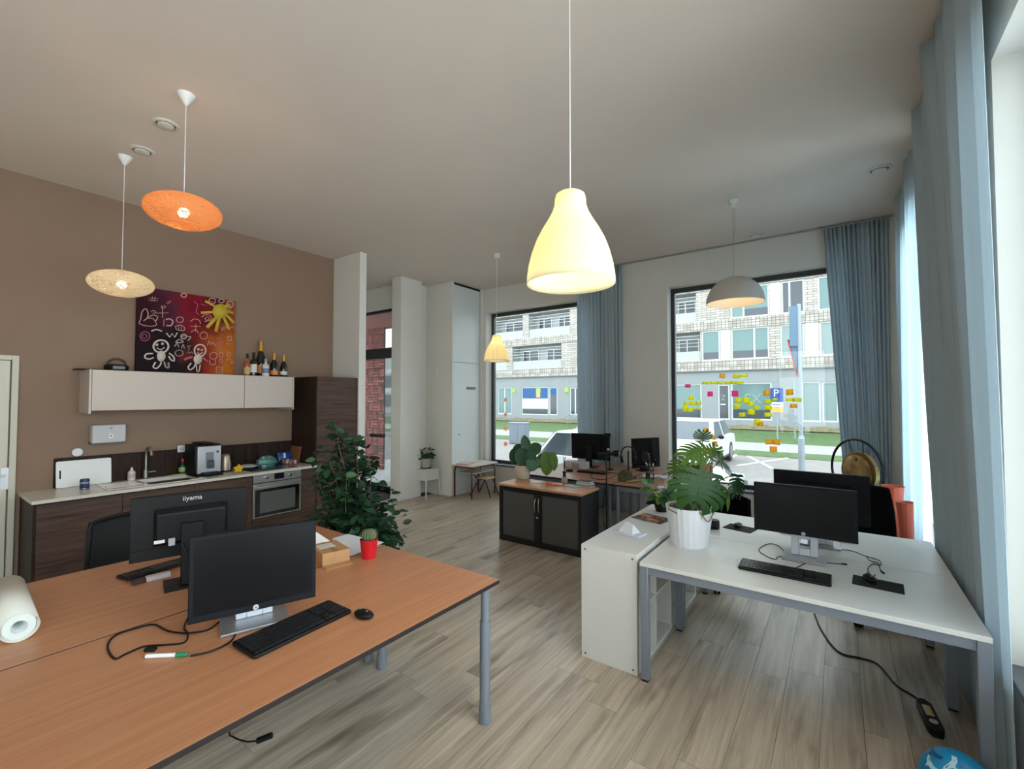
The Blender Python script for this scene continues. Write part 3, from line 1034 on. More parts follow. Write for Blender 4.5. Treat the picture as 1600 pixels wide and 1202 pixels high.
# worktop, cut round the sink bowl
sk0, sk1 = onz(200, 755, ZT), onz(300, 746, ZT)
SY0, SY1 = 1.62, 2.10
wt = MB()
wt.box(XU, 0.77, ZT - 0.03, XF + 0.02, SY0, ZT).box(XU, SY1, ZT - 0.03, XF + 0.02, 3.40, ZT)
wt.box(XU, SY0, ZT - 0.03, XU + 0.14, SY1, ZT).box(XF - 0.07, SY0, ZT - 0.03, XF + 0.02, SY1, ZT)
tag(wt.build('worktop', STONE), 'cream stone worktop along the dark kitchen units', 'worktop')
sk = thing('sink', 'white inset sink with a ribbed drainer in the worktop', 'sink', (XU, SY0, ZT))
SKW = M('white_sink', (226, 222, 216), 0.2, spec=0.6)
x0, x1 = 0.14, XF - 0.07 - XU
w = SY1 - SY0
m = MB()
m.box(x0, 0.0, -0.16, x1, w, -0.155).box(x0, 0, -0.155, x0 + 0.012, w, 0.004).box(x1 - 0.012, 0, -0.155, x1, w, 0.004).box(x0 + 0.012, 0, -0.155, x1 - 0.012, 0.012, 0.004).box(x0 + 0.012, w - 0.012, -0.155, x1 - 0.012, w, 0.004)
m.build('bowl', SKW, sk, bevel=0.004)
m = MB().box(x0 - 0.02, -0.33, 0.0005, x1 + 0.01, 0.0, 0.006)
m.box(x0 - 0.02, 0, 0.0005, x0, w, 0.006).box(x1, 0, 0.0005, x1 + 0.01, w, 0.006).box(x0 - 0.02, w, 0.0005, x1 + 0.01, w + 0.03, 0.006)
m.build('rim', SKW, sk, bevel=0.002)
for k in range(6):
    MB().box(x0 + 0.05 + k * 0.055, -0.30, 0.006, x0 + 0.065 + k * 0.055, -0.03, 0.009).build('drainer_rib', SKW, sk, bevel=0.001)
MB().cyl((x0 + 0.2, w / 2, -0.155), (x0 + 0.2, w / 2, -0.15), 0.04).build('drain', CHROME, sk)
fp = onz(226, 748, ZT)
fy = fp.y
ft = thing('kitchen_tap', 'tall brushed steel kitchen tap with a curved spout', 'tap', (XU + 0.085, fy, ZT))
MB().cyl((0, 0, 0.0065), (0, 0, 0.10), 0.024).build('base', STEEL, ft, bevel=0.004)
MB().tube([(0, 0, 0.1), (0, 0, 0.27), (0.03, 0, 0.335), (0.085, 0, 0.355), (0.14, 0, 0.335), (0.165, 0, 0.27)], 0.0125, 12, smooth=5).build('spout', STEEL, ft)
MB().tube([(0.0, 0.02, 0.07), (0, 0.09, 0.075)], 0.008, 10).build('lever', STEEL, ft)

# splashback panels
sb = struct(MB().box(XL + 0.0005, 1.0, ZT + 0.001, XL + 0.004, 3.40, 1.19).build('trim_splashback', BLACKM), 'dark walnut splashback')
ys = [1.0, 1.36, 1.66, 1.96, 2.26, 2.52, 2.76, 3.02, 3.40]
for a, b in zip(ys, ys[1:]):
    MB().box(XL + 0.004, a + 0.001, ZT + 0.001, XL + 0.014, b - 0.001, 1.19).build('panel', WALNUT_V, sb)

# wall cabinets, tall cabinet
KCREAM = M('kitchen_cream_laminate', (198, 183, 172), 0.4)
def wall_cab(label, y0, y1, lip):
    t = thing('wall_cabinet', label, 'cabinet', (XU, y0, 1.665))
    w = y1 - y0
    MB().box(0, 0.001, 0.02, 0.36, w - 0.001, 0.405).build('body', KCREAM, t)
    MB().box(0.36, 0.004, 0.0, 0.38, w - 0.003, 0.40).build('door', KCREAM, t, bevel=0.002)
    a = (-0.018, 0.0) if lip == 0 else (w, w + 0.016)
    MB().box(0, a[0], -0.03, 0.382, a[1], 0.407).build('side_panel', KCREAM, t, bevel=0.001)
    return t


wall_cab('long white wall cabinet under the painting', 1.19, 2.60, 0)
wall_cab('short white wall cabinet under the bottles', 2.60, 3.21, 1)
tc_ = thing('tall_cabinet', 'tall dark walnut cabinet at the end of the kitchen', 'cabinet', (XU, 3.405, 0))
MB().box(0, 0, 0.1, XF - 0.022 - XU, 0.63, 2.08).build('body', WALNUT_V, tc_, bevel=0.001)
MB().box(0, 0, 0, XF - 0.08 - XU, 0.63, 0.1).build('plinth', MATS['plinth_dark'], tc_)
MB().box(XF - 0.022 - XU, 0.002, 0.10, XF - XU, 0.628, 1.235).build('door', WALNUT, tc_, bevel=0.0015)
MB().box(XF - 0.022 - XU, 0.002, 1.24, XF - XU, 0.628, 2.08).build('door', WALNUT, tc_, bevel=0.0015)

# things on the wall
pd = thing('towel_dispenser', 'grey paper towel dispenser on the taupe wall', 'dispenser', (XU, 1.258, 1.32))
MB().box(0, 0, 0, 0.11, 0.275, 0.19).build('case', M('dispenser_grey', (196, 194, 196), 0.4), pd, bevel=0.012)
MB().box(0, -0.004, -0.008, 0.10, 0.279, 0.01).build('shadow_base', M('dispenser_dark', (92, 90, 92), 0.5), pd)
MB(Matrix.Translation((0.11, 0.15, 0.07)) @ Matrix.Rotation(R(90), 4, 'Y')).prism(rrect(0.05, 0.036, 0.017), 0.002).build('label_oval', WHITEP, pd)
MB().ball((0.113, 0.15, 0.072), 0.007, 8).build('lock', BLACKP, pd)
MB().box(0.1102, 0.14, 0.15, 0.1112, 0.16, 0.157).build('mark', BLACKP, pd)
p = onx(121, 707, XL + 0.01)
tag(MB().cyl((XU, p.y, p.z), (XU + 0.012, p.y, p.z), 0.042, n=28).build('blanking_plate', WHITEP, bevel=0.004), 'round white cover plate on the wall above the chopping board', 'cover plate')
p = onx(289, 701, XL + 0.02)
so = thing('wall_socket', 'white double socket on the splashback beside the coffee machine', 'socket', (XL + 0.0145, p.y, p.z))
MB().box(0, -0.075, -0.04, 0.012, 0.075, 0.04).build('plate', WHITEP, so, bevel=0.004)
for s in (-0.036, 0.036):
    MB().cyl((0.012, s, 0), (0.014, s, 0), 0.022, n=20).build('outlet', M('socket_grey', (190, 190, 188), 0.5), so)

# ---- things on the worktop
cbz = ZT + 0.0005
a, b = onx(87, 763, XL + 0.06), onx(174, 754, XL + 0.06)
ch = thing('chopping_board', 'white plastic chopping board leaning on the splashback', 'chopping board', (XL + 0.055, (a.y + b.y) / 2, cbz))
mt = Matrix.Rotation(R(-7), 4, 'Y') @ Matrix.Translation((0, 0, 0.132)) @ Matrix.Rotation(R(90), 4, 'Z') @ Matrix.Rotation(R(90), 4, 'X')
MB(mt).prism(rrect(b.y - a.y, 0.262, 0.015), 0.012).build('board', WHITEP, ch, bevel=0.002)
MB(mt).prism(rrect(0.012, 0.085, 0.006, cx=-(b.y - a.y) / 2 + 0.03), 0.0135, at=-0.0008).build('grip_slot', BLACKP, ch)
p = onz(132, 765, ZT)
cn = thing('tin_can', 'dark blue tin standing in front of the white chopping board', 'can', (p.x, p.y, cbz))
CB = M('can_blue', (36, 48, 92), 0.4)
MB().lathe([(0.034, 0), (0.036, 0.004), (0.036, 0.098), (0.034, 0.102)], 24, cap0=True, cap1=True).build('can', CB, cn)
MB().lathe([(0.0364, 0.008), (0.0364, 0.014)], 24).build('silver_band', CHROME, cn)
MB().lathe([(0.0366, 0.06), (0.0366, 0.075)], 24).build('label_band', M('can_label', (150, 160, 190), 0.5), cn)
p = onz(203, 750, ZT)
sp = thing('soap_bottle', 'white plastic soap bottle with a pointed cap beside the tap', 'bottle', (XU + 0.07, p.y, cbz))
MB().lathe([(0.001, 0), (0.032, 0), (0.034, 0.01), (0.034, 0.09), (0.016, 0.108), (0.012, 0.112)], 20).build('bottle', M('soap_pink_white', (222, 208, 208), 0.35), sp)
MB().lathe([(0.013, 0.108), (0.013, 0.122), (0.006, 0.135), (0.004, 0.145), (0.001, 0.145)], 14).build('cap', WHITEP, sp)
MB().lathe([(0.0345, 0.03), (0.0345, 0.075)], 20).build('label', M('soap_label', (196, 170, 176), 0.5), sp)
p = onz(284, 739, ZT)
ds = thing('detergent_bottle', 'green washing-up bottle with a red cap beside the coffee machine', 'bottle', (XU + 0.10, p.y - 0.05, cbz))
MB().lathe([(0.001, 0), (0.036, 0), (0.038, 0.02), (0.036, 0.1), (0.022, 0.135), (0.014, 0.15)], 20).build('bottle', M('green_bottle', (30, 62, 34), 0.25), ds)
MB().lathe([(0.0385, 0.04), (0.0385, 0.09)], 20).build('label', M('green_label', (150, 180, 130), 0.5), ds)
MB().lathe([(0.016, 0.148), (0.017, 0.18), (0.009, 0.19), (0.001, 0.19)], 14).build('cap', M('red_cap', (176, 44, 48), 0.4), ds)
a, b = onz(240, 745, ZT), onz(280, 741, ZT)
tag(MB().tube([(XU + 0.155, a.y + 0.10, cbz + 0.014), (XU + 0.16, (a.y + b.y) / 2 + 0.05, cbz + 0.016), (XU + 0.15, b.y + 0.03, cbz + 0.014)], 0.007, 8, smooth=4).build('dish_brush', M('lime_brush', (168, 176, 60), 0.5)), 'lime green washing-up brush lying behind the sink', 'brush')
# coffee machine
p = onz(318, 741, ZT)
cm = thing('coffee_machine', 'black and silver espresso machine on the worktop', 'coffee machine', (XU + 0.10, p.y - 0.15, cbz))
MB().box(0, 0, 0, 0.38, 0.27, 0.02).build('base', BLACKP, cm, bevel=0.004)
MB().box(0, 0, 0.02, 0.30, 0.27, 0.355).build('case', BLACKP, cm, bevel=0.012)
fp_ = MB().box(0.30, 0.02, 0.03, 0.335, 0.26, 0.34).build('front_panel', M('silver_plastic', (190, 192, 198), 0.3, metal=0.3), cm, bevel=0.01)
MB().box(0.335, 0.10, 0.18, 0.34, 0.18, 0.27).build('display', M('coffee_grey', (120, 124, 130), 0.3), fp_, bevel=0.002)
MB().box(0.335, 0.105, 0.09, 0.385, 0.175, 0.18).build('spout', M('coffee_dark', (70, 72, 78), 0.35), fp_, bevel=0.01)
MB().cyl((0.335, 0.22, 0.27), (0.343, 0.22, 0.27), 0.012).build('button', BLACKP, fp_)
MB().box(0.02, 0.07, 0.355, 0.30, 0.2, 0.375).build('bean_lid', BLACKP, cm, bevel=0.008)
MB().box(0.335, 0.05, 0.02, 0.44, 0.22, 0.05).build('drip_tray', BLACKP, cm, bevel=0.006)
# kettle
p = onz(361, 738, ZT)
kt = thing('kettle', 'beige steel electric kettle with a black handle', 'kettle', (XU + 0.24, p.y - 0.02, cbz))
MB().lathe([(0.001, 0), (0.07, 0), (0.072, 0.012), (0.068, 0.02)], 24).build('base_plate', BLACKP, kt)
MB().lathe([(0.066, 0.02), (0.064, 0.1), (0.054, 0.185), (0.048, 0.2), (0.03, 0.212), (0.001, 0.216)], 28, cap0=True).build('body', M('beige_steel', (176, 156, 136), 0.3, metal=0.6), kt)
MB().tube([(0.03, 0.045, 0.2), (0.05, 0.085, 0.19), (0.052, 0.1, 0.12), (0.045, 0.09, 0.05), (0.035, 0.055, 0.035)], 0.012, 10, smooth=4).build('handle', BLACKP, kt)
MB().ball((0, 0, 0.222), 0.014, 10).build('lid_knob', BLACKP, kt)
# yellow star shaped pot holder
p = onz(375, 741, ZT)
pts = []
for k in range(10):
    r = 0.062 if k % 2 == 0 else 0.036
    pts.append((r * math.cos(k * PI / 5 + 0.3), 0.05 + r * math.sin(k * PI / 5 + 0.3)))
st_ = MB(Matrix.Rotation(R(60), 4, 'Z') @ Matrix.Rotation(R(-32), 4, 'X')).prism(pts, 0.018, 'y').build('sponge_star', M('yellow_felt', (224, 178, 30), 0.9, var=0.1), bevel=0.004, loc=(p.x - 0.05, p.y, ZT + 0.016))
tag(st_, 'bright yellow star shaped cloth in front of the kettle', 'cloth')
# hob with a plate and bags
hb = thing('ceramic_hob', 'black glass hob set in the worktop above the oven', 'hob', (XU + 0.08, 2.62, cbz))
MB().box(0, 0, 0, 0.50, 0.56, 0.006).build('glass', M('hob_glass', (12, 12, 14), 0.06, spec=0.7), hb, bevel=0.002)
for (a, b, r) in ((0.14, 0.14, 0.07), (0.14, 0.42, 0.09), (0.37, 0.14, 0.09), (0.37, 0.42, 0.07)):
    MB().tube([(a + r * math.cos(t * PI / 12), b + r * math.sin(t * PI / 12), 0.0062) for t in range(24)], 0.0012, 4, closed=True).build('cooking_zone', M('zone_grey', (90, 90, 92), 0.4), hb)
HZ = ZT + 0.0075
p = onz(393, 728, ZT + 0.04)
pn = thing('stacked_plate', 'white plate lying upside down on a dark pan on the hob', 'plate', (XU + 0.25, p.y - 0.03, HZ))
MB().lathe([(0.001, 0.0), (0.075, 0.0), (0.098, 0.02), (0.10, 0.022), (0.075, 0.004), (0.001, 0.004)], 28).build('lower_plate', M('grey_plate', (90, 92, 96), 0.3), pn)
MB().lathe([(0.001, 0.024), (0.10, 0.022), (0.118, 0.026), (0.118, 0.030), (0.07, 0.046), (0.001, 0.048)], 28).build('upper_plate', M('white_china', (214, 216, 220), 0.2), pn)
def lump(name, c, r, sq, mat, label, seed, cat='bag'):
    q = random.Random(seed)
    ph = [q.uniform(0, 6) for _ in range(6)]
    m = MB().ball((0, 0, 0), r, 22, sq)
    vs = []
    zmin = -r * sq[2] * 0.62
    for v in m.v:
        k = 1 + 0.16 * math.sin(v[0] * 38 / (r * 10) * 3 + ph[0]) * math.sin(v[1] * 30 / (r * 10) * 3 + ph[1]) + 0.10 * math.sin(v[2] * 55 / (r * 10) * 3 + v[0] * 20 + ph[2])
        vs.append((v[0] * k, v[1] * k, max(v[2] * k, zmin)))
    m.v = vs
    o = m.build(name, mat, loc=(c[0], c[1], c[2] - zmin))
    return tag(o, label, cat)
p = onz(431, 728, ZT + 0.03)
lump('plastic_bag', (XU + 0.24, p.y, HZ), 0.1, (0.7, 1.25, 0.8), M('teal_bag', (86, 140, 132), 0.25, spec=0.7, var=0.2, vscale=25), 'crumpled teal plastic bag on the hob', 3)
p = onz(447, 715, ZT + 0.06)
bb = thing('snack_bag', 'blue and white printed bag leaning behind the teal bag', 'bag', (XU + 0.09, p.y - 0.06, HZ))
MB(Matrix.Rotation(R(-15), 4, 'Y')).grid(lambda u, v: (0.02 * math.sin(PI * u) * math.sin(PI * v) + 0.02, -0.10 + 0.2 * u, 0.01 + 0.13 * v), 8, 8).build('front', M('bag_blue', (36, 70, 140), 0.3), bb, solid=0.01)
MB(Matrix.Rotation(R(-15), 4, 'Y')).box(0.045, -0.03, 0.05, 0.048, 0.0, 0.12).build('white_stripe', WHITEP, bb)
# wooden board and egg tray
p = onz(475, 722, ZT)
wb = MB(Matrix.Translation((0.11, 0, 0)) @ Matrix.Rotation(R(-9), 4, 'X')).box(-0.115, 0, 0, 0.135, 0.014, 0.225).build('wooden_board', wood('board_wood', (128, 84, 50), (156, 108, 66), (3, 40, 40), 0.5), bevel=0.003, loc=(XU + 0.02, 3.36, cbz))
tag(wb, 'brown wooden board leaning against the tall cabinet', 'board')
et = thing('egg_tray', 'low tray of small jars in front of the wooden board', 'tray', (XU + 0.12, 3.17, cbz))
MB().box(0, 0, 0, 0.30, 0.14, 0.012).build('tray', M('brown_tray', (130, 84, 60), 0.6), et, bevel=0.003)
for k in range(6):
    MB().lathe([(0.001, 0), (0.02, 0), (0.021, 0.035), (0.012, 0.045), (0.001, 0.046)], 12, c=(0.05 + (k % 3) * 0.09, 0.04 + (k // 3) * 0.06, 0.012)).build('jar', M('jar_white', (206, 196, 190), 0.3) if k % 2 else M('jar_pink', (170, 120, 110), 0.3), et)

# ---- on top of the wall cabinets
ZC = 1.665 + 0.4055
p = onz(181, 574, ZC)
cyy = onx(181, 574, XL + 0.2).y
dm = thing('party_light', 'small black disco lamp with a clear dome on the wall cabinet', 'lamp', (XL + 0.22, cyy, ZC))
MB().lathe([(0.001, 0), (0.095, 0), (0.1, 0.01), (0.1, 0.055), (0.085, 0.065)], 28).build('base', BLACKP, dm)
MB().lathe([(0.085 * math.cos(a * PI / 16), 0.065 + 0.075 * math.sin(a * PI / 16)) for a in range(9)], 24).build('dome', glass('clear_dome', (0.95, 0.94, 0.92), 0.6), dm)
MB().box(0.098, -0.05, 0.018, 0.103, 0.045, 0.045).build('label', M('label_grey', (120, 120, 128), 0.5), dm)
cy2 = onx(150, 576, XL + 0.25).y
tag(MB().box(-0.1, -0.12, 0, 0.1, 0.16, 0.012).build('flat_tray', BLACKP, bevel=0.003, loc=(XL + 0.15, cy2 - 0.02, ZC)), 'flat black tray at the left end on the wall cabinet', 'tray')

# bottles
def bottle(label, u, h, r, glassc, prof, foil=None, lab=None, lo=0.25, hi=0.55, name='wine_bottle', x=XL + 0.24):
    y = onx(u, 586, x).y
    t = thing(name, label, 'bottle', (x, y, ZC), 0, 'bottles on the wall cabinet')
    if prof == 'champ':
        P = [(0.001, 0), (r * 0.95, 0), (r, 0.02 * h), (r, 0.42 * h), (r * 0.82, 0.55 * h), (r * 0.42, 0.72 * h), (r * 0.34, 0.80 * h), (r * 0.34, 0.97 * h), (r * 0.3, h), (0.001, h)]
        neck = [(r * 0.46, 0.71 * h), (r * 0.40, 0.80 * h), (r * 0.40, 0.97 * h), (r * 0.36, h + 0.003), (0.001, h + 0.003)]
    else:
        P = [(0.001, 0), (r * 0.96, 0), (r, 0.02 * h), (r, 0.58 * h), (r * 0.85, 0.66 * h), (r * 0.36, 0.74 * h), (r * 0.34, 0.96 * h), (r * 0.38, h), (0.001, h)]
        neck = [(r * 0.42, 0.80 * h), (r * 0.42, 0.98 * h), (r * 0.40, h + 0.003), (0.001, h + 0.003)]
    MB().lathe(P, 24).build('glass', glassc, t)
    if foil:
        MB().lathe(neck, 20).build('neck_foil', foil, t)
    if lab:
        MB().lathe([(r * 1.012, lo * h), (r * 1.012, hi * h)], 24).build('label', lab, t)
    return t
DKG = M('dark_green_glass', (18, 22, 16), 0.1, spec=0.8)
GOLD = M('gold_foil', (190, 140, 60), 0.35, metal=0.6)
OCH = M('ochre_label', (206, 130, 56), 0.5)
PAPER = M('paper_label', (214, 208, 200), 0.6)
AMB = M('amber_glass', (150, 78, 44), 0.12, spec=0.8)
bottle('small amber bottle with dark cap, leftmost of the bottles', 386, 0.28, 0.036, AMB, 'wine', BLACKP, M('cream_label', (190, 160, 110), 0.6), 0.08, 0.38)
bottle('dark wine bottle with white label left of the big champagne bottle', 396, 0.30, 0.038, DKG, 'wine', BLACKP, PAPER, 0.15, 0.5, x=XL + 0.26)
bottle('biggest champagne bottle with orange neck and label', 407, 0.47, 0.06, DKG, 'champ', GOLD, OCH, 0.1, 0.32, x=XL + 0.15)
bottle('short white bottle in front of the champagne bottles', 415, 0.225, 0.042, M('white_glass', (206, 204, 204), 0.3), 'wine', M('tin_cap', (150, 140, 128), 0.4), M('blue_print', (110, 116, 146), 0.5), 0.18, 0.45, 'spirit_bottle', XL + 0.30)
bottle('champagne bottle with gold neck and ochre label, second from the right', 428, 0.315, 0.05, DKG, 'champ', GOLD, OCH, 0.08, 0.26)
bottle('champagne bottle with white label, rightmost of the bottles', 443, 0.30, 0.044, DKG, 'champ', GOLD, PAPER, 0.1, 0.26)

# painting
PY0, PY1 = 1.612, 2.615
PH = 0.96
pt = thing('painting', 'colourful childlike canvas painting with a sun and smiling figures', 'painting', (XL + 0.02, PY0, ZC))
def canvas_mat():
    m, nt, b = newmat('painted_canvas')
    tc = N(nt, 'ShaderNodeTexCoord')
    sp = N(nt, 'ShaderNodeSeparateXYZ')
    no = N(nt, 'ShaderNodeTexNoise')
    no.inputs['Scale'].default_value = 3.5
    no.inputs['Detail'].default_value = 5
    nt.links.new(tc.outputs['Object'], sp.inputs[0])
    nt.links.new(tc.outputs['Object'], no.inputs['Vector'])
    sn = N(nt, 'ShaderNodeSeparateColor')
    nt.links.new(no.outputs['Color'], sn.inputs[0])
    def add(a, sock, k, off):
        q = N(nt, 'ShaderNodeMath', operation='MULTIPLY_ADD')
        nt.links.new(sock, q.inputs[0])
        q.inputs[1].default_value = k
        q.inputs[2].default_value = off
        s = N(nt, 'ShaderNodeMath', operation='ADD')
        nt.links.new(a, s.inputs[0])
        nt.links.new(q.outputs[0], s.inputs[1])
        return s.outputs[0]
    yy = add(sp.outputs['Y'], sn.outputs[0], 0.7, -0.35)
    zz = add(sp.outputs['Z'], sn.outputs[1], 0.6, -0.30)
    r1 = N(nt, 'ShaderNodeValToRGB')      # upper half, left to right
    e = r1.color_ramp.elements
    e[0].position, e[0].color = 0.05, lin((52, 14, 26))
    e[1].position, e[1].color = 1.0, lin((150, 70, 26))
    for pos, c in ((0.3, (84, 34, 54)), (0.5, (128, 20, 36)), (0.66, (104, 16, 24)), (0.8, (66, 18, 20))):
        q = e.new(pos)
        q.color = lin(c)
    r2 = N(nt, 'ShaderNodeValToRGB')      # lower half
    e = r2.color_ramp.elements
    e[0].position, e[0].color = 0.0, lin((30, 12, 22))
    e[1].position, e[1].color = 1.0, lin((170, 92, 28))
    for pos, c in ((0.2, (18, 10, 16)), (0.5, (34, 20, 24)), (0.62, (120, 36, 28)), (0.75, (156, 62, 30)), (0.9, (180, 104, 34))):
        q = e.new(pos)
        q.color = lin(c)
    nt.links.new(yy, r1.inputs[0])
    nt.links.new(yy, r2.inputs[0])
    mr = N(nt, 'ShaderNodeMapRange')
    mr.inputs[1].default_value = 0.42
    mr.inputs[2].default_value = 0.62
    nt.links.new(zz, mr.inputs[0])
    mx = N(nt, 'ShaderNodeMix', data_type='RGBA')
    nt.links.new(mr.outputs[0], mx.inputs[0])
    nt.links.new(r2.outputs[0], mx.inputs[6])
    nt.links.new(r1.outputs[0], mx.inputs[7])
    nt.links.new(mx.outputs[2], b.inputs['Base Color'])
    b.inputs['Roughness'].default_value = 0.6
    b.inputs['Specular IOR Level'].default_value = 0.12
    return m
W_ = PY1 - PY0
MB().box(0, 0, 0, 0.035, W_, PH).build('canvas', canvas_mat(), pt, bevel=0.002)


class Strokes:
    """flat painted strokes on the canvas; coordinates read off the 1427 x 1202 close look"""
    def __init__(s):
        s.m = MB()
        s.k = 0
    def xy(s, x, y):
        u = (x - 130) / (1300 - 130)
        t0 = 85 + (255 - 85) * u
        t1 = 1105 + (1165 - 1105) * u
        return u * W_, PH * (1 - (y - t0) / (t1 - t0))
    def line(s, pts, w=9, closed=False, smooth=4):
        P = [Vector((*s.xy(*p), 0)) for p in pts]
        P = catmull(P, smooth, closed) if len(P) > 2 else P
        if closed:
            P.append(P[0])
        hw = w / 1170 * W_ / 2
        vs, n = [], len(P)
        s.k += 1
        d = 0.0356 + 0.00012 * (s.k % 12)
        for i, p in enumerate(P):
            t = (P[min(i + 1, n - 1)] - P[max(i - 1, 0)]).normalized()
            nn = Vector((-t.y, t.x, 0)) * hw
            vs += [(d, p.x + nn.x, p.y + nn.y), (d, p.x - nn.x, p.y - nn.y)]
        s.m.add(vs, [(2 * i, 2 * i + 1, 2 * i + 3, 2 * i + 2) for i in range(n - 1)])
        return s
    def blob(s, cx, cy, rx, ry):
        s.k += 1
        d = 0.0354 + 0.00012 * (s.k % 12)
        c = s.xy(cx, cy)
        ps = [s.xy(cx + rx * math.cos(2 * PI * i / 18), cy + ry * math.sin(2 * PI * i / 18)) for i in range(18)]
        s.m.add([(d, *c)] + [(d, *q) for q in ps], [(0, 1 + i, 1 + (i + 1) % 18) for i in range(18)])
        return s
    def ring(s, cx, cy, rx, ry, w=9):
        return s.line([(cx + rx * math.cos(2 * PI * i / 10), cy + ry * math.sin(2 * PI * i / 10)) for i in range(10)], w, True, 3)
    def done(s, name, mat, label=None):
        return s.m.build(name, mat, pt, solid=0.0003, label=label, kind='stuff')


CHALK = M('paint_chalk_white', (206, 190, 182), 0.6)
YEL = M('paint_yellow', (196, 166, 44), 0.6)
PINK = M('paint_pink', (176, 84, 110), 0.6)
PGREY = M('paint_grey', (150, 140, 140), 0.6)
BLK = M('paint_black', (14, 8, 12), 0.6)
s = Strokes()
for (a, b, w) in (((1100, 380), (850, 395), 36), ((1080, 420), (930, 575), 46), ((1090, 440), (1045, 625), 44), ((1140, 440), (1225, 600), 40), ((1160, 400), (1285, 520), 36), ((1180, 370), (1280, 400), 34), ((1060, 330), (900, 250), 34), ((1150, 320), (1230, 290), 34)):
    s.line([a, b], w)
s.blob(1100, 375, 105, 90)
s.done('sun_motif', YEL, 'yellow painted sun with broad rays')
s = Strokes()
s.line([(1070, 330), (1100, 350), (1145, 345)], 8).line([(1090, 375), (1120, 395), (1155, 370)], 8).ring(990, 250, 42, 34, 9).ring(1110, 250, 36, 22, 9).ring(1225, 290, 46, 36, 10).line([(970, 262), (1000, 258)], 6).line([(1205, 330), (1250, 335)], 7).line([(1205, 350), (1245, 360)], 7)
s.done('sun_doodles', CHALK)
s = Strokes()   # left smiling figure
s.ring(395, 800, 82, 75, 22).blob(400, 915, 48, 65).line([(310, 885), (240, 890), (225, 930), (270, 950), (320, 930)], 18).line([(485, 880), (535, 920), (545, 970), (510, 960), (480, 915)], 18).line([(340, 985), (315, 1040), (350, 1060), (390, 1020), (400, 985)], 18)
s.done('figure_motif', CHALK, 'white smiling painted figure on the left')
Strokes().line([(435, 980), (450, 1040), (485, 1050), (480, 990)], 22).done('figure_leg', PGREY)
Strokes().blob(350, 780, 16, 16).blob(410, 768, 16, 16).line([(350, 815), (390, 838), (435, 810)], 12).done('figure_face', CHALK)
s = Strokes()   # right smiling figure
s.ring(850, 850, 70, 72, 18).blob(825, 955, 52, 62).line([(745, 1000), (710, 1050), (735, 1080), (780, 1050), (800, 1000)], 18).line([(810, 1020), (815, 1090), (840, 1100), (855, 1020)], 14)
s.done('figure_motif', CHALK, 'white smiling painted figure on the right')
Strokes().blob(828, 835, 14, 14).blob(872, 845, 12, 12).line([(815, 868), (845, 895), (885, 872)], 11).done('figure_face', CHALK)
Strokes().line([(760, 925), (690, 945), (665, 965)], 32).line([(880, 935), (950, 985)], 26).done('figure_arms', PINK)
s = Strokes()   # lettering and scribbles
s.line([(450, 640), (490, 690), (515, 645), (545, 690), (575, 635)], 15, smooth=1).ring(650, 680, 34, 26, 11).line([(610, 680), (680, 672)], 9).line([(700, 680), (735, 690), (700, 730)], 9)
s.line([(285, 620), (340, 600), (400, 620)], 16).line([(555, 750), (600, 715), (645, 745), (600, 755), (555, 750)], 10)
s.done('lettering', CHALK, 'white painted letters')
s = Strokes()
s.ring(600, 880, 46, 36, 11).line([(545, 800), (575, 765), (595, 810)], 14).line([(625, 825), (645, 775), (660, 825)], 12).line([(690, 800), (740, 795)], 9).line([(715, 795), (715, 850)], 9).line([(690, 880), (710, 865), (725, 885), (745, 865), (760, 890)], 8)
s.done('grey_letters', PGREY)
s = Strokes()
s.line([(250, 225), (355, 232)], 6).line([(245, 250), (350, 258)], 6).line([(290, 205), (282, 268)], 6).line([(318, 208), (308, 268)], 6)
s.line([(170, 480), (185, 390), (220, 355), (245, 400), (240, 460), (200, 500)], 10).line([(170, 480), (160, 530), (220, 555), (290, 560), (340, 540), (300, 470), (240, 470)], 9).line([(240, 460), (300, 430), (350, 450), (330, 500)], 9)
s.line([(275, 385), (310, 375), (330, 400), (295, 410)], 8).line([(330, 405), (470, 400)], 7).line([(400, 330), (405, 460)], 8).ring(410, 330, 24, 14, 7).line([(440, 480), (480, 470), (520, 500), (500, 550), (450, 550)], 16).ring(600, 480, 40, 34, 9).ring(640, 185, 32, 24, 14).line([(550, 560), (600, 545), (650, 565), (650, 610), (570, 600), (550, 560)], 9).line([(590, 560), (590, 600)], 7).line([(620, 560), (620, 600)], 7)
s.line([(725, 500), (770, 470), (830, 485), (850, 530)], 8).line([(730, 560), (850, 560)], 7).line([(790, 530), (790, 620)], 7).line([(730, 630), (790, 600), (830, 650)], 8).ring(890, 670, 46, 42, 8).line([(860, 450), (900, 420), (970, 430), (975, 480), (900, 500)], 9).ring(930, 465, 26, 18, 7)
s.ring(1020, 915, 48, 42, 8).line([(975, 960), (980, 1010), (1040, 1020), (1045, 960)], 8).ring(1120, 905, 26, 34, 7).line([(1100, 960), (1140, 960), (1140, 1000), (1100, 1000), (1100, 960)], 7, smooth=1).ring(1225, 900, 22, 30, 6).line([(1200, 960), (1255, 955)], 6).ring(1270, 1000, 14, 18, 6).line([(1060, 1050), (1140, 1055), (1140, 1130), (1060, 1125), (1060, 1050)], 7, smooth=1)
s.line([(1110, 560), (1125, 610), (1150, 560)], 8).line([(1160, 610), (1165, 560), (1190, 590)], 7).line([(1240, 580), (1270, 560), (1290, 590)], 7).line([(1205, 680), (1250, 680), (1250, 735), (1205, 735), (1205, 680)], 10, smooth=1).line([(1180, 770), (1240, 775)], 7).line([(940, 790), (960, 740), (985, 780), (1010, 750), (1040, 800)], 8)
s.done('chalk_scribbles', M('paint_pale_pink', (200, 160, 150), 0.6))
s = Strokes()
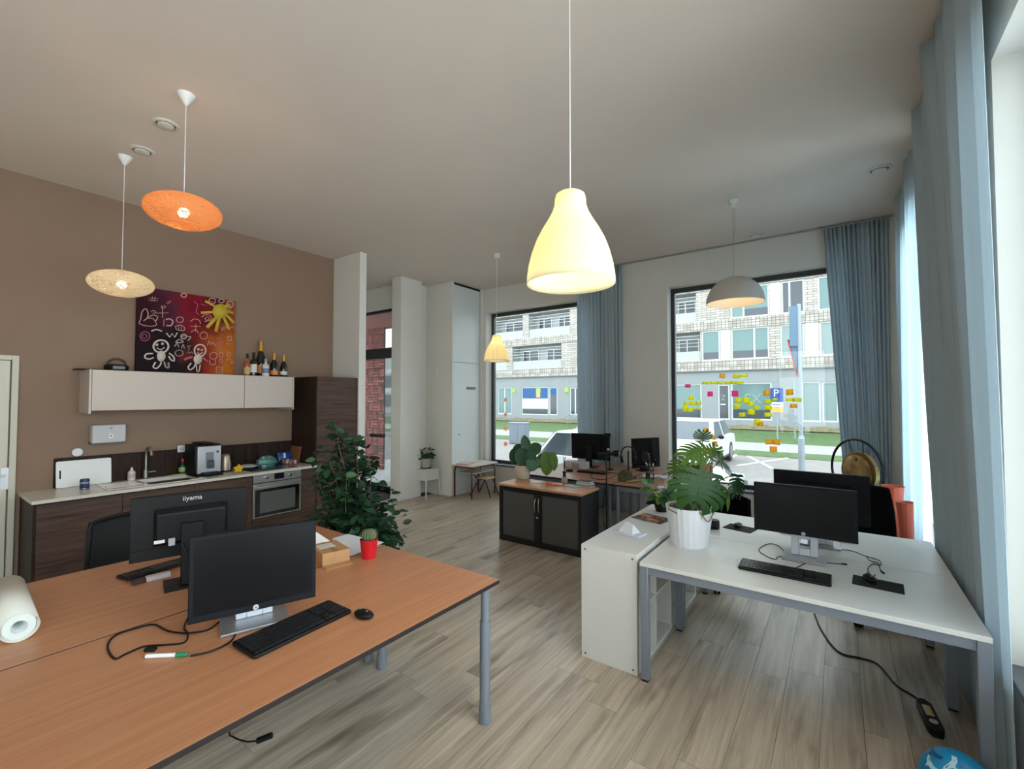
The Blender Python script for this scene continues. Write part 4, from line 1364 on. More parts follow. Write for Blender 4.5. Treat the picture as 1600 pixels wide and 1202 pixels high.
s.ring(220, 680, 50, 55, 10).ring(215, 680, 24, 26, 8).line([(420, 480), (420, 560)], 14).line([(450, 290), (490, 260)], 26).line([(760, 260), (810, 300), (790, 380), (830, 420)], 9).ring(1095, 790, 40, 36, 9).line([(1050, 700), (1140, 700)], 9).line([(1090, 660), (1095, 740)], 8).line([(850, 290), (930, 310)], 9)
s.done('pink_scribbles', PINK)

# ------------------------------------------------------------------ beech desks on the left
EDGE = M('dark_edge_band', (38, 28, 26), 0.5)
FOOT = M('grey_leg_foot', (120, 128, 138), 0.5)
ZD = 0.77


def beech_desk(label, x0, x1, y0, y1, zt, legs, top=BEECH, thick=0.024):
    t = thing('office_desk', label, 'desk', (x0, y0, 0))
    w, l = x1 - x0, y1 - y0
    MB().box(0, 0, zt - thick, w, l, zt - 0.0015).build('edge_band', EDGE, t, bevel=0.002)
    MB().box(0.0015, 0.0015, zt - 0.0015, w - 0.0015, l - 0.0015, zt).build('tabletop', top, t)
    fr = MB().box(0.08, 0.10, zt - thick - 0.05, 0.12, l - 0.1, zt - thick).box(w - 0.12, 0.10, zt - thick - 0.05, w - 0.08, l - 0.1, zt - thick)
    fr.box(0.12, 0.10, zt - thick - 0.05, w - 0.12, 0.14, zt - thick).box(0.12, l - 0.14, zt - thick - 0.05, w - 0.12, l - 0.10, zt - thick)
    fr.build('frame', GREYM, t)
    for (lx, ly) in legs:
        lg = MB().cyl((lx, ly, 0.07), (lx, ly, 0.55), 0.030, 0.030, n=20).cyl((lx, ly, 0.55), (lx, ly, zt - thick), 0.0245, n=20).build('leg', GREYM, t)
        MB().cyl((lx, ly, 0), (lx, ly, 0.085), 0.034, 0.0325, n=20).build('foot', FOOT, lg, bevel=0.004)
    return t


beech_desk('beech desk nearest the camera with the grey framed monitor', -2.555, -1.565, 0.05, 2.05, ZD, [(0.935, 1.94), (0.06, 1.93), (0.935, 0.06), (0.06, 0.06)])
beech_desk('beech desk behind the near one, next to the kitchen', -3.64, -2.565, 0.05, 2.05, ZD, [(1.005, 1.93), (0.06, 1.93), (1.005, 0.06), (0.06, 0.06)])

# ------------------------------------------------------------------ white desks and cube shelf on the right
ZW = 0.745


def white_desk(label, x0, x1, y0, y1):
    t = thing('office_desk', label, 'desk', (x0, y0, 0))
    w, l = x1 - x0, y1 - y0
    MB().box(0, 0, ZW - 0.025, w, l, ZW).build('tabletop', WHITEL, t, bevel=0.002)
    fr = MB().box(0.05, 0.012, ZW - 0.075, w - 0.05, 0.042, ZW - 0.0255).box(0.05, l - 0.042, ZW - 0.075, w - 0.05, l - 0.012, ZW - 0.0255)
    fr.box(0.01, 0.05, ZW - 0.075, 0.04, l - 0.05, ZW - 0.0255).box(w - 0.04, 0.05, ZW - 0.075, w - 0.01, l - 0.05, ZW - 0.0255)
    fr.build('frame', GREYM, t)
    for lx in (0.0, w - 0.05):
        for ly in (0.004, l - 0.049):
            lg = MB().box(lx, ly, 0.012, lx + 0.05, ly + 0.045, ZW - 0.0255).build('leg', GREYM, t, bevel=0.003)
            MB().box(lx + 0.004, ly + 0.004, 0, lx + 0.046, ly + 0.041, 0.012).build('foot', BLACKP, lg)
    return t


white_desk('white desk with grey legs beside the curtain, nearest the camera', -1.05, 0.525, 2.845, 3.662)
white_desk('white desk standing behind the other white desk', -1.05, 0.525, 3.6625, 4.475)

ks = thing('cube_shelf', 'low white open cube shelf beside the white desk', 'shelf', (-1.48, 2.878, 0))
kw, kl, kh = 0.40, 1.47, 0.77
MB().box(0, 0, 0, kw, 0.038, kh - 0.038).build('end_panel', WHITEL, ks, bevel=0.002)
MB().box(0, kl - 0.038, 0, kw, kl, kh - 0.038).build('end_panel', WHITEL, ks, bevel=0.002)
MB().box(0, 0, kh - 0.038, kw, kl, kh).build('top_panel', WHITEL, ks, bevel=0.002)
MB().box(0, 0.038, 0, kw, kl - 0.038, 0.038).build('bottom_panel', WHITEL, ks)
for k in range(1, 4):
    yy = 0.038 + k * (kl - 0.076 + 0.016) / 4
    MB().box(0.01, yy - 0.016, 0.038, kw - 0.002, yy, kh - 0.038).build('divider', WHITEL, ks)
for k in range(4):
    a = 0.038 + k * (kl - 0.06) / 4 + 0.001
    b = a + (kl - 0.06) / 4 - 0.018
    MB().box(0.01, a, 0.378, kw - 0.002, b, 0.394).build('shelf_board', WHITEL, ks)
MB().box(0.0, 0.038, 0.038, 0.006, kl - 0.038, kh - 0.038).build('back_panel', WHITEL, ks)
for (xx, zz) in ((0.03, 0.03), (kw - 0.03, 0.03), (0.03, kh - 0.03), (kw - 0.03, kh - 0.03)):
    MB().cyl((xx, -0.001, zz), (xx, 0.002, zz), 0.007, n=12).build('screw', M('screw_grey', (96, 96, 94), 0.5), ks)
# ring binders standing in the shelf
BN = [(M('binder_pink', (196, 128, 138), 0.5), 'pink ring binder with three finger holes in the white cube shelf'), (M('binder_brown', (120, 92, 84), 0.5), 'brown ring binder beside the pink one in the cube shelf'), (M('binder_violet', (132, 128, 168), 0.5), 'violet grey ring binder in the cube shelf')]
for k, (bm_, lb) in enumerate(BN):
    yy = 2.878 + (0.80, 0.885, 1.16)[k]
    t = thing('ring_binder', lb, 'binder', (-1.40, yy, 0.3945), 0, 'binders in the cube shelf')
    MB().box(0, 0, 0, 0.28, 0.075, 0.315).build('cover', bm_, t, bevel=0.004)
    for q in range(3 if k == 0 else 1):
        MB().cyl((0.28, 0.0375, 0.08 + q * 0.07), (0.2815, 0.0375, 0.08 + q * 0.07), 0.013, n=14).build('finger_hole', BLACKP, t)

# ------------------------------------------------------------------ black tambour cabinet
CX0, CX1, CY0, CY1, CZ = -3.525, -2.365, 4.60, 5.06, 0.71
tb = thing('tambour_cabinet', 'low black cabinet with grey roller doors and a beech top', 'cabinet', (CX0, CY0, 0))
w, l = CX1 - CX0, CY1 - CY0
CG = M('roller_grey', (84, 84, 82), 0.5)
CK = M('cabinet_black', (20, 21, 26), 0.35)
m = MB().box(0, 0.012, 0.0, w, l, 0.07).box(0, 0.012, 0.07, 0.045, l, CZ - 0.025).box(w - 0.045, 0.012, 0.07, w, l, CZ - 0.025).box(0.045, 0.012, CZ - 0.085, w - 0.045, l, CZ - 0.025).box(0.045, l - 0.01, 0.07, w - 0.045, l, CZ - 0.085)
m.box(w / 2 - 0.045, 0.0, 0.06, w / 2 + 0.045, 0.03, CZ - 0.08)
m.build('carcass', CK, tb, bevel=0.002)
for a, b in ((0.045, w / 2 - 0.046), (w / 2 + 0.046, w - 0.045)):
    n = 22
    dr = MB()
    for k in range(n):
        x0 = a + (b - a) * k / n
        dr.box(x0, 0.03, 0.07, x0 + (b - a) / n - 0.0006, 0.036, CZ - 0.086)
    MB().box(a, 0.036, 0.07, b, 0.04, CZ - 0.086).build('roller_door', CG, tb)
    dr.build('roller_slats', CG, tb, kind='stuff')
for s in (-0.022, 0.022):
    MB().tube([(w / 2 + s, 0.0, 0.42), (w / 2 + s * 1.2, -0.018, 0.46), (w / 2 + s * 1.2, -0.018, 0.54), (w / 2 + s, 0.0, 0.58)], 0.006, 8, smooth=4).build('handle', CHROME, tb)
MB().cyl((w / 2, 0.0, 0.36), (w / 2, -0.006, 0.36), 0.012).build('lock', CHROME, tb)
MB().box(-0.008, -0.012, CZ - 0.025, w + 0.008, l + 0.006, CZ).build('top', BEECH_X, tb, bevel=0.002)

# ------------------------------------------------------------------ desks of the rear work island
BROWN = wood('brown_beech', (166, 118, 92), (190, 142, 114), (1.2, 34, 34), 0.35, 0.5)
def rear_desk(label, x0, x1, y0, y1):
    t = thing('office_desk', label, 'desk', (x0, y0, 0))
    w, l = x1 - x0, y1 - y0
    MB().box(0, 0, 0.72, w, l, 0.7435).build('edge_band', EDGE, t, bevel=0.002)
    MB().box(0.0015, 0.0015, 0.7435, w - 0.0015, l - 0.0015, 0.745).build('tabletop', BROWN, t)
    MB().box(0.04, 0.04, 0.665, w - 0.04, 0.07, 0.72).box(0.04, l - 0.07, 0.665, w - 0.04, l - 0.04, 0.72).box(0.04, 0.07, 0.665, 0.07, l - 0.07, 0.72).box(w - 0.07, 0.07, 0.665, w - 0.04, l - 0.07, 0.72).build('frame', GREYM, t)
    for lx in (0.05, w - 0.05):
        for ly in (0.055, l - 0.055):
            MB().cyl((lx, ly, 0), (lx, ly, 0.72), 0.022, n=14).build('leg', GREYM, t)
    return t


YD0 = 5.20
rear_desk('brown desk right behind the black cabinet', -3.62, -2.26, YD0, 6.0)
rear_desk('brown desk left of the monstera, with the carafe on it', -2.25, -1.05, YD0, 6.0)
rear_desk('brown desk at the window curtain with the curved monitor', -3.62, -1.98, 6.01, 6.72)


# ------------------------------------------------------------------ chairs
MESHB = M('black_mesh', (14, 14, 16), 0.8)
FABB = M('black_fabric', (9, 9, 12), 0.95, spec=0.1)


def office_chair(label, loc, rz, seat=0.47, back=(0.56, 0.98), bw=0.46, arms=False, mesh=False):
    t = thing('office_chair', label, 'chair', loc, rz)
    hub = MB().cyl((0, 0, 0.07), (0, 0, 0.13), 0.035)
    hub.build('hub', BLACKP, t)
    for k in range(5):
        a = 2 * PI * k / 5 + 0.25
        c, s_ = math.cos(a), math.sin(a)
        MB().tube([(0.02 * c, 0.02 * s_, 0.11), (0.16 * c, 0.16 * s_, 0.10), (0.30 * c, 0.30 * s_, 0.075)], [0.024, 0.02, 0.015], 8).build('base_arm', BLACKP, t)
        ax = Vector((-s_, c, 0))
        p = Vector((0.30 * c, 0.30 * s_, 0.028))
        ct = MB()
        for sg in (-1, 1):
            ct.cyl(p + ax * 0.006 * sg, p + ax * 0.026 * sg, 0.028, n=14)
        ct.cyl(p + Vector((0, 0, 0.0)), p + Vector((0, 0, 0.05)), 0.009, n=8)
        ct.build('caster', BLACKP, t)
    MB().cyl((0, 0, 0.13), (0, 0, seat - 0.08), 0.024).build('gas_column', M('column_grey', (70, 70, 74), 0.4, metal=0.5), t)
    MB().box(-0.12, -0.12, seat - 0.085, 0.12, 0.14, seat - 0.05).build('mechanism', BLACKP, t, bevel=0.01)
    MB(Matrix.Translation((0, 0, seat - 0.05))).prism(rrect(0.48, 0.46, 0.1), 0.06).build('seat', FABB, t, bevel=0.022, seg=3)
    MB().tube([(0, 0.14, seat - 0.07), (0, 0.25, seat - 0.05), (0, 0.275, seat + 0.06), (0, 0.275, back[0] + 0.15)], 0.018, 10, smooth=4).build('back_bar', BLACKP, t)
    h = back[1] - back[0]
    def sheet(u, v):
        x = (u - 0.5) * bw * (1 - 0.12 * v ** 2)
        z = back[0] + h * v + (0.02 * math.cos((u - 0.5) * PI) - 0.02) * (1 if v > 0.5 else 0) * (v - 0.5) * 2
        return (x, 0.255 - 0.05 * (2 * u - 1) ** 2 * 0.9 + 0.09 * (v - 0.3) ** 2 * (1 if v > 0.3 else 0.4), z)
    if mesh:
        MB().grid(sheet, 10, 10).build('back_mesh', MESHB, t, solid=0.004)
        rim = [sheet(k / 8, 1) for k in range(9)] + [sheet(1, 1 - k / 8) for k in range(1, 9)] + [sheet(1 - k / 8, 0) for k in range(1, 9)] + [sheet(0, k / 8) for k in range(1, 8)]
        MB().tube(rim, 0.016, 8, closed=True).build('back_frame', BLACKP, t)
    else:
        MB().grid(sheet, 10, 10).build('backrest', FABB, t, solid=0.045, bevel=0.012)
    if arms:
        for s in (-1, 1):
            MB().tube([(s * 0.2, 0.05, seat - 0.06), (s * 0.28, 0.05, seat - 0.03), (s * 0.29, 0.05, seat + 0.17)], 0.014, 8, smooth=3).build('arm_post', BLACKP, t)
            MB().box(s * 0.29 - 0.035, -0.1, seat + 0.17, s * 0.29 + 0.035, 0.15, seat + 0.2).build('armrest', BLACKP, t, bevel=0.012)
    return t


office_chair('black mesh back office chair between the beech desks and the kitchen', (-4.0, 1.07, 0), R(90), back=(0.55, 0.93), mesh=True)
office_chair('black office chair at the white desk, in front of the gong', (0.215, 4.79, 0), R(16), seat=0.46, back=(0.55, 1.03), bw=0.46)
office_chair('black office chair with armrests behind the monstera', (-1.0, 4.80, 0), R(-20), seat=0.44, back=(0.53, 0.82), arms=True)

PLY = wood('plywood_pale', (206, 170, 128), (222, 190, 150), (2, 30, 30), 0.4)
MAR = M('maroon_tube', (82, 22, 34), 0.4)


def school_chair(label, loc, rz, s=1.0, tube=MAR, sh=0.32, bh=0.58):
    t = thing('school_chair', label, 'chair', loc, rz)
    w, d = 0.30 * s, 0.28 * s
    for sx in (-1, 1):
        MB().tube([(sx * w * 0.55, -d * 0.75, 0.0), (sx * w * 0.48, -d * 0.3, sh - 0.02), (sx * w * 0.46, d * 0.2, sh - 0.02)], 0.011 * s, 8, smooth=4).build('leg', tube, t)
        MB().tube([(sx * w * 0.55, d * 0.85, 0.0), (sx * w * 0.48, d * 0.2, sh - 0.02)], 0.011 * s, 8).build('leg', tube, t)
        MB().tube([(sx * w * 0.48, d * 0.1, sh - 0.02), (sx * w * 0.48, d * 0.55, sh + 0.06), (sx * w * 0.5, d * 0.7, bh)], 0.010 * s, 8, smooth=4).build('back_post', tube, t)
    MB(Matrix.Translation((0, 0, sh))).prism(rrect(w * 1.1, d * 1.15, 0.06 * s), 0.010).build('seat', PLY, t, bevel=0.003)
    MB().grid(lambda u, v: ((u - 0.5) * w * 1.12, d * 0.62 + 0.03 * (1 - (2 * u - 1) ** 2) + 0.02 * v, bh - 0.13 * s + 0.15 * s * v), 10, 4).build('backrest', PLY, t, solid=0.009, bevel=0.003)
    return t


school_chair('small plywood school chair with maroon tube frame under the little table', (-5.30, 6.50, 0), R(100), 0.95)
school_chair('plywood chair with pale curved backrest at the rear work desk', (-1.60, 6.36, 0), R(8), 1.35, BLACKM, 0.44, 0.86)

# school table
tt = thing('school_table', 'small school table with a white top and maroon tube legs', 'table', (-5.73, 6.09, 0))
TW, TL = 0.46, 0.72
MB(Matrix.Translation((TW / 2, TL / 2, 0.565))).prism(rrect(TW + 0.06, TL + 0.02, 0.02), 0.022).build('tabletop', M('cream_laminate', (222, 218, 204), 0.4), tt, bevel=0.003)
for yy in (0.03, TL - 0.03):
    MB().tube([(0.03, yy, 0), (0.03, yy, 0.47), (0.06, yy, 0.545), (0.12, yy, 0.55), (TW - 0.12, yy, 0.55), (TW - 0.06, yy, 0.545), (TW - 0.02, yy, 0.47), (TW - 0.02, yy, 0)], 0.015, 8).build('leg_frame', MAR, tt)
MB().tube([(0.06, 0.03, 0.54), (0.06, TL - 0.03, 0.54)], 0.012, 8).tube([(TW - 0.06, 0.03, 0.54), (TW - 0.06, TL - 0.03, 0.54)], 0.012, 8).build('rail', MAR, tt)
MB().box(0.08, 0.06, 0.43, TW - 0.02, TL - 0.06, 0.445).build('shelf', M('shelf_grey', (190, 186, 180), 0.5), tt)
bk_ = thing('closed_book', 'pink book lying on the small school table', 'book', (-5.55, 6.24, 0.5875), R(14))
MB().box(-0.12, -0.15, 0, 0.12, 0.15, 0.014).build('cover', M('book_pink', (208, 150, 158), 0.5), bk_, bevel=0.002)
MB().box(-0.08, -0.12, 0.014, 0.09, 0.10, 0.02).build('upper_booklet', M('book_pale', (222, 190, 192), 0.5), bk_)
# white stool table with drawer box
sx, sy = -6.28, 5.80
so_ = thing('side_table', 'white little side table with splayed legs under the potted plant', 'side table', (-6.17, 5.86, 0))
SWT = M('stool_white', (214, 210, 202), 0.5)
MB().box(-0.17, -0.16, 0.30, 0.17, 0.16, 0.485).build('box', SWT, so_, bevel=0.004)
MB().box(-0.19, -0.18, 0.485, 0.19, 0.18, 0.505).build('top', SWT, so_, bevel=0.004)
for a in (-1, 1):
    for b in (-1, 1):
        MB().tube([(a * 0.15, b * 0.14, 0.48), (a * 0.185, b * 0.175, 0.0)], [0.02, 0.013], 8).build('leg', SWT, so_)

# ------------------------------------------------------------------ gong
gn = thing('gong', 'bronze gong hanging in a round black stand before the curtain', 'gong', (0.14, 6.22, 0), R(-49))
gz, gr = 1.0, 0.335
MB().tube([(gr * math.cos(k * PI / 20), 0, gz + gr * math.sin(k * PI / 20)) for k in range(40)], 0.013, 8, closed=True).build('ring_stand', BLACKM, gn)
for s in (-1, 1):
    MB().tube([(s * 0.22, 0, gz - 0.25), (s * 0.24, 0, 0.05), (s * 0.24, 0, 0.013)], 0.012, 8).build('stand_leg', BLACKM, gn)
    MB().tube([(s * 0.24, -0.16, 0.013), (s * 0.24, 0.16, 0.013)], 0.013, 8).build('stand_foot', BLACKM, gn)
gm, nt, b = newmat('gong_bronze')
b.inputs['Metallic'].default_value = 0.75
b.inputs['Roughness'].default_value = 0.38
tc = N(nt, 'ShaderNodeTexCoord')
no = N(nt, 'ShaderNodeTexNoise')
no.inputs['Scale'].default_value = 9
no.inputs['Detail'].default_value = 6
nt.links.new(tc.outputs['Object'], no.inputs['Vector'])
rp = N(nt, 'ShaderNodeValToRGB')
rp.color_ramp.elements[0].position, rp.color_ramp.elements[0].color = 0.38, lin((150, 120, 78))
rp.color_ramp.elements[1].position, rp.color_ramp.elements[1].color = 0.66, lin((226, 184, 124))
nt.links.new(no.outputs['Fac'], rp.inputs[0])
nt.links.new(rp.outputs[0], b.inputs['Base Color'])
mg = Matrix.Translation((0, 0, gz - 0.02)) @ Matrix.Rotation(R(90), 4, 'X')
MB(mg).lathe([(0.001, 0.012), (0.12, 0.008), (0.205, -0.004), (0.222, -0.018), (0.224, -0.06), (0.219, -0.06), (0.216, -0.02), (0.2, -0.012), (0.001, 0.004)], 40).build('gong_disc', gm, gn)
MB(mg).lathe([(0.19, -0.0008), (0.206, -0.0036), (0.2225, -0.0178)], 40).build('gong_rim', M('gong_dark_rim', (110, 84, 48), 0.4, metal=0.6), gn)
for s in (-1, 1):
    MB().tube([(s * 0.07, 0.02, gz + 0.18), (s * 0.09, 0, gz + 0.325)], 0.004, 6).build('cord', BLACKP, gn)
MB().ball((0.02, -0.018, gz + 0.12), 0.017, 10, (0.6, 0.3, 1.2)).build('emblem', BLACKP, gn)

# ------------------------------------------------------------------ orange tubs behind the black chair
ORG = M('orange_plastic', (226, 104, 74), 0.45)
def tub(label, loc, h, r):
    t = thing('flared_tub', label, 'tub', loc)
    out = [(r * 0.50, 0.0), (r * 0.52, h * 0.3), (r * 0.62, h * 0.6), (r * 0.82, h * 0.85), (r * 0.99, h * 0.985), (r, h)]
    inn = [(q * 0.95 - 0.004, z) for q, z in reversed(out)]
    inn[-1] = (inn[-1][0], 0.01)
    MB().lathe(out + inn, 48, flute=12, amp=0.018, cap0=True, cap1=True).build('shell', ORG, t)
    MB().tube([(r * math.cos(k * PI / 16), r * math.sin(k * PI / 16), h) for k in range(32)], 0.006, 6, closed=True).build('rim', ORG, t)
p = ony(1396, 762, 5.55)
tub('orange flared tub nearer the gong, behind the black chair', (p.x, 5.62, 0), p.z, 0.085)
p = ony(1424, 790, 5.28)
tub('orange flared tub at the bright curtain, right of the black chair', (p.x - 0.035, 5.28, 0), p.z + 0.02, 0.07)

# ------------------------------------------------------------------ monitors, keyboards, mice
HPB = M('monitor_grey_black', (15, 17, 23), 0.5, spec=0.2)
ALU = M('silver_stand', (168, 168, 172), 0.3, metal=0.7)
PALE = M('pale_column', (214, 220, 228), 0.35, metal=0.2)


def monitor(label, loc, rz, w, z0, z1, kind, base=(0.26, 0.20), tilt=-2, yoff=0.0, glossy=False):
    """front looks along local -y; loc = middle of the foot"""
    t = thing('computer_monitor', label, 'monitor', loc, rz)
    h = z1 - z0
    mt = Matrix.Translation((0, yoff, z0)) @ Matrix.Rotation(R(tilt), 4, 'X')
    bz = 0.018
    body = HPB if kind != 'iiyama' else BLACKP
    MB(mt).box(-w / 2, -0.02, 0, w / 2, 0.012, h).build('casing', body, t, bevel=0.004)
    sc = MB(mt).box(-w / 2 + bz, -0.0212, bz * 1.6, w / 2 - bz, -0.0198, h - bz).build('screen', M('glossy_screen', (16, 17, 20), 0.08, spec=0.6) if glossy else SCREEN, t)
    MB(mt).box(-w / 2 - 0.0, 0.012, 0.06, w / 2, 0.018, h - 0.001).build('back_shell', body, t, bevel=0.004)
    MB(mt).hexa([(-w * 0.32, 0.018, 0.07), (w * 0.32, 0.018, 0.07), (w * 0.29, 0.05, 0.09), (-w * 0.29, 0.05, 0.09)], [(-w * 0.32, 0.018, h * 0.8), (w * 0.32, 0.018, h * 0.8), (w * 0.29, 0.05, h * 0.72), (-w * 0.29, 0.05, h * 0.72)]).build('back_bulge', body, t, bevel=0.006)
    if kind == 'hp':
        st = MB().box(-0.075, yoff + 0.05, 0.014, -0.032, yoff + 0.09, z0 + h * 0.5).box(0.032, yoff + 0.05, 0.014, 0.075, yoff + 0.09, z0 + h * 0.5).box(-0.032, yoff + 0.05, 0.014, 0.032, yoff + 0.09, 0.06).box(-0.032, yoff + 0.05, 0.12, 0.032, yoff + 0.09, z0 + h * 0.5)
        st.build('column', PALE, t, bevel=0.004)
        MB().box(-base[0] / 2, -base[1] / 2, 0, base[0] / 2, base[1] / 2, 0.014).build('base', ALU, t, bevel=0.004)
        lg = MB(mt @ Matrix.Translation((0, -0.02, bz * 0.8)) @ Matrix.Rotation(R(90), 4, 'X')).cyl((0, 0, 0), (0, 0, 0.0015), 0.0115, n=22).build('logo_disc', M('logo_silver', (190, 194, 200), 0.4), t)
        q = text('hp', 0.014, HPB, lg, (0, 0, 0), (0, 0, 0), ext=0.0002, shear=0.2)
        q.matrix_local = mt @ Matrix.Translation((0, -0.0218, bz * 0.8)) @ Matrix.Rotation(R(90), 4, 'X')
    else:
        MB().box(-0.05, yoff + 0.05, 0.012, 0.05, yoff + 0.085, z0 + h * 0.55).build('column', BLACKP, t, bevel=0.006)
        MB().box(-base[0] / 2, -base[1] / 2, 0, base[0] / 2, base[1] / 2, 0.012).build('base', BLACKP, t, bevel=0.004)
        if kind == 'iiyama':
            q = text('iiyama', 0.036, M('logo_white', (206, 208, 212), 0.4), t, (0, 0, 0), (0, 0, 0), ext=0.0004)
            q.matrix_local = mt @ Matrix.Translation((0.0, 0.0186, h - 0.028)) @ Matrix.Rotation(PI, 4, 'Z') @ Matrix.Rotation(R(90), 4, 'X')
            MB(mt).box(0.12, 0.0505, 0.095, 0.165, 0.0515, 0.112).build('type_label', WHITEP, t)
            MB(mt).box(-0.16, 0.0180, h * 0.80, 0.17, 0.0205, h * 0.805).build('vent_slot', HPB, t)
            MB(mt).box(0.075, 0.05, 0.075, 0.105, 0.062, 0.115).build('plug', M('plug_grey', (170, 172, 176), 0.5), t, bevel=0.003)
    return t


def keyboard(label, loc, rz, L=0.45, D=0.155):
    t = thing('keyboard', label, 'keyboard', loc, rz)
    MB(Matrix.Rotation(R(3), 4, 'X') @ Matrix.Translation((0, 0, 0.005))).prism(rrect(L, D, 0.012), 0.014).build('base', BLACKP, t, bevel=0.004)
    ks_ = MB(Matrix.Rotation(R(3), 4, 'X'))
    pitch = 0.0192
    y0 = -D / 2 + 0.018
    for r in range(6):
        y = y0 + r * (D - 0.034) / 5.6
        x = -L / 2 + 0.012
        row = [15, 15, 15, 15, 15, 15]
        n = 15
        for k in range(n):
            wd = pitch * (L - 0.15) / (15 * pitch)
            if r == 0 and 4 <= k <= 8:
                if k == 4:
                    ks_.box(x + k * wd + 0.001, y, 0.019, x + 9 * wd - 0.001, y + 0.016, 0.0235)
                continue
            ks_.box(x + k * wd + 0.001, y, 0.019, x + (k + 1) * wd - 0.0015, y + 0.016, 0.0235)
        for k in range(3):
            if r in (2,) or (r == 1 and k != 1):
                continue
            x2 = L / 2 - 0.128 + k * 0.0168
            ks_.box(x2, y, 0.019, x2 + 0.0145, y + 0.016, 0.0235)
        for k in range(4):
            if r == 5:
                continue
            x2 = L / 2 - 0.073 + k * 0.0168
            ks_.box(x2, y, 0.019, x2 + 0.0145, y + 0.016, 0.0235)
    ks_.build('keys', M('key_black', (30, 30, 33), 0.4), t, kind='stuff')
    return t


def mouse(label, loc, rz, s=1.0):
    t = thing('computer_mouse', label, 'mouse', loc, rz)
    m = MB().ball((0, 0, 0.016), 0.03 * s, 18, (1.0, 1.75, 0.62))
    m.v = [(x, y, max(z, 0.001)) for x, y, z in m.v]
    m.build('body', BLACKP, t)
    MB().cyl((-0.004, 0.028, 0.029), (0.004, 0.028, 0.029), 0.008, n=12).build('scroll_wheel', M('wheel_grey', (110, 110, 114), 0.4), t)
    MB().ball((0, -0.018, 0.0335), 0.005, 8, (1, 1, 0.4)).build('logo', M('mouse_logo', (170, 172, 176), 0.4), t)
    return t


monitor('dark monitor with silver foot on the near beech desk', (-2.19, 1.02, ZD), R(69.1), 0.50, 0.066, 0.428, 'hp', base=(0.27, 0.21), yoff=-0.035)
monitor('black monitor seen from behind on the far beech desk', (-2.93, 1.02, ZD), R(-105), 0.53, 0.155, 0.495, 'iiyama', base=(0.24, 0.19), yoff=-0.02)
keyboard('black keyboard in front of the near beech desk monitor', (-1.962, 1.09, ZD), R(94), 0.46, 0.175)
keyboard('black keyboard on the far beech desk beside the whiteboard pen', (-3.30, 1.02, ZD), R(-82), 0.44, 0.14)
mouse('black mouse on the near beech desk', (-1.807, 1.330, ZD), R(96), 1.05)
tag(MB(Matrix.Rotation(R(94), 4, 'Z')).box(-0.11, 0.10, 0, 0.11, 0.125, 0.006).build('aluminium_ruler', ALU, bevel=0.001, loc=(-1.962, 1.13, ZD)), 'thin silver strip lying behind the near keyboard', 'ruler')

monitor('dark monitor with silver foot on the near white desk', (-0.20, 3.52, ZW), 0.0, 0.562, 0.158, 0.475, 'hp', base=(0.24, 0.19), yoff=-0.03)
monitor('dark monitor seen from behind on the rear white desk', (-0.125, 3.93, ZW), R(180), 0.575, 0.155, 0.505, 'hp', base=(0.24, 0.19), yoff=-0.06)
keyboard('black keyboard on the near white desk', (-0.285, 3.16, ZW), R(0), 0.47, 0.165)
keyboard('black keyboard half hidden behind the monitor on the rear white desk', (-0.16, 4.16, ZW), R(180), 0.46, 0.13)
PADM = M('mouse_pad_black', (16, 16, 18), 0.85)
tag(MB(Matrix.Rotation(R(-3), 4, 'Z')).prism(rrect(0.225, 0.165, 0.006), 0.003).build('mouse_pad', PADM, loc=(0.158, 3.285, ZW)), 'black mouse pad on the near white desk', 'mouse pad')
tag(MB(Matrix.Rotation(R(-12), 4, 'Z')).prism(rrect(0.215, 0.17, 0.006), 0.003).build('mouse_pad', PADM, loc=(-0.66, 4.04, ZW)), 'black mouse pad on the rear white desk beside the monstera', 'mouse pad')
mouse('black mouse with silver wheel on the near white desk', (0.125, 3.31, ZW + 0.003), R(20))
mouse('black mouse on the rear white desk beside the monstera', (-0.68, 4.06, ZW + 0.003), R(170))


def cable(label, pts, r=0.003, name='cable', mat=BLACKP, plug=None, cat='cable', smooth=6):
    t = thing(name, label, cat, (0, 0, 0))
    MB().tube(pts, r, 7, smooth=smooth).build('cord', mat, t)
    if plug:
        a, b, s = plug
        MB().tube([a, b], s, 8).build('plug', mat, t)
    return t


def dz(pts, z, lift=()):
    out = []
    for k, q in enumerate(pts):
        p = onz(q[0], q[1], z)
        out.append((p.x, p.y, z + (q[2] if len(q) > 2 else 0.0)))
    return out


c7 = lambda x, y, h=0.004: (150 + x / 4.006, 760 + y / 4.006, h)
cable('black cable looped on the near beech desk below the monitor', dz([c7(770, 855), c7(700, 905), c7(570, 937, 0.012), c7(450, 912), c7(362, 872), c7(250, 895), c7(120, 940), c7(72, 1010), c7(115, 1085), c7(190, 1055), c7(300, 1010), c7(430, 1000), c7(550, 985), c7(575, 945, 0.012), c7(552, 890), c7(580, 820)], ZD), 0.004)
cable('black cable running from the near monitor to the green pen', dz([c7(800, 812, 0.02), c7(850, 860), c7(872, 920), c7(840, 980), c7(720, 1040), c7(590, 1070)], ZD), 0.004)
cable('thin black cable hanging at the foot of the near monitor', dz([c7(930, 760, 0.05), c7(885, 820, 0.02), c7(845, 862, 0.008), c7(770, 858, 0.004)], ZD), 0.003)
cable('black cable hanging from the back of the far beech desk monitor', [(-2.86, 0.95, ZD + 0.24), (-2.84, 0.98, ZD + 0.16), (-2.86, 1.05, ZD + 0.06), (-2.90, 1.12, ZD + 0.006)], 0.005)
c3 = lambda x, y, h=0.003: (1130 + x / 4.453, 660 + y / 4.453, h)
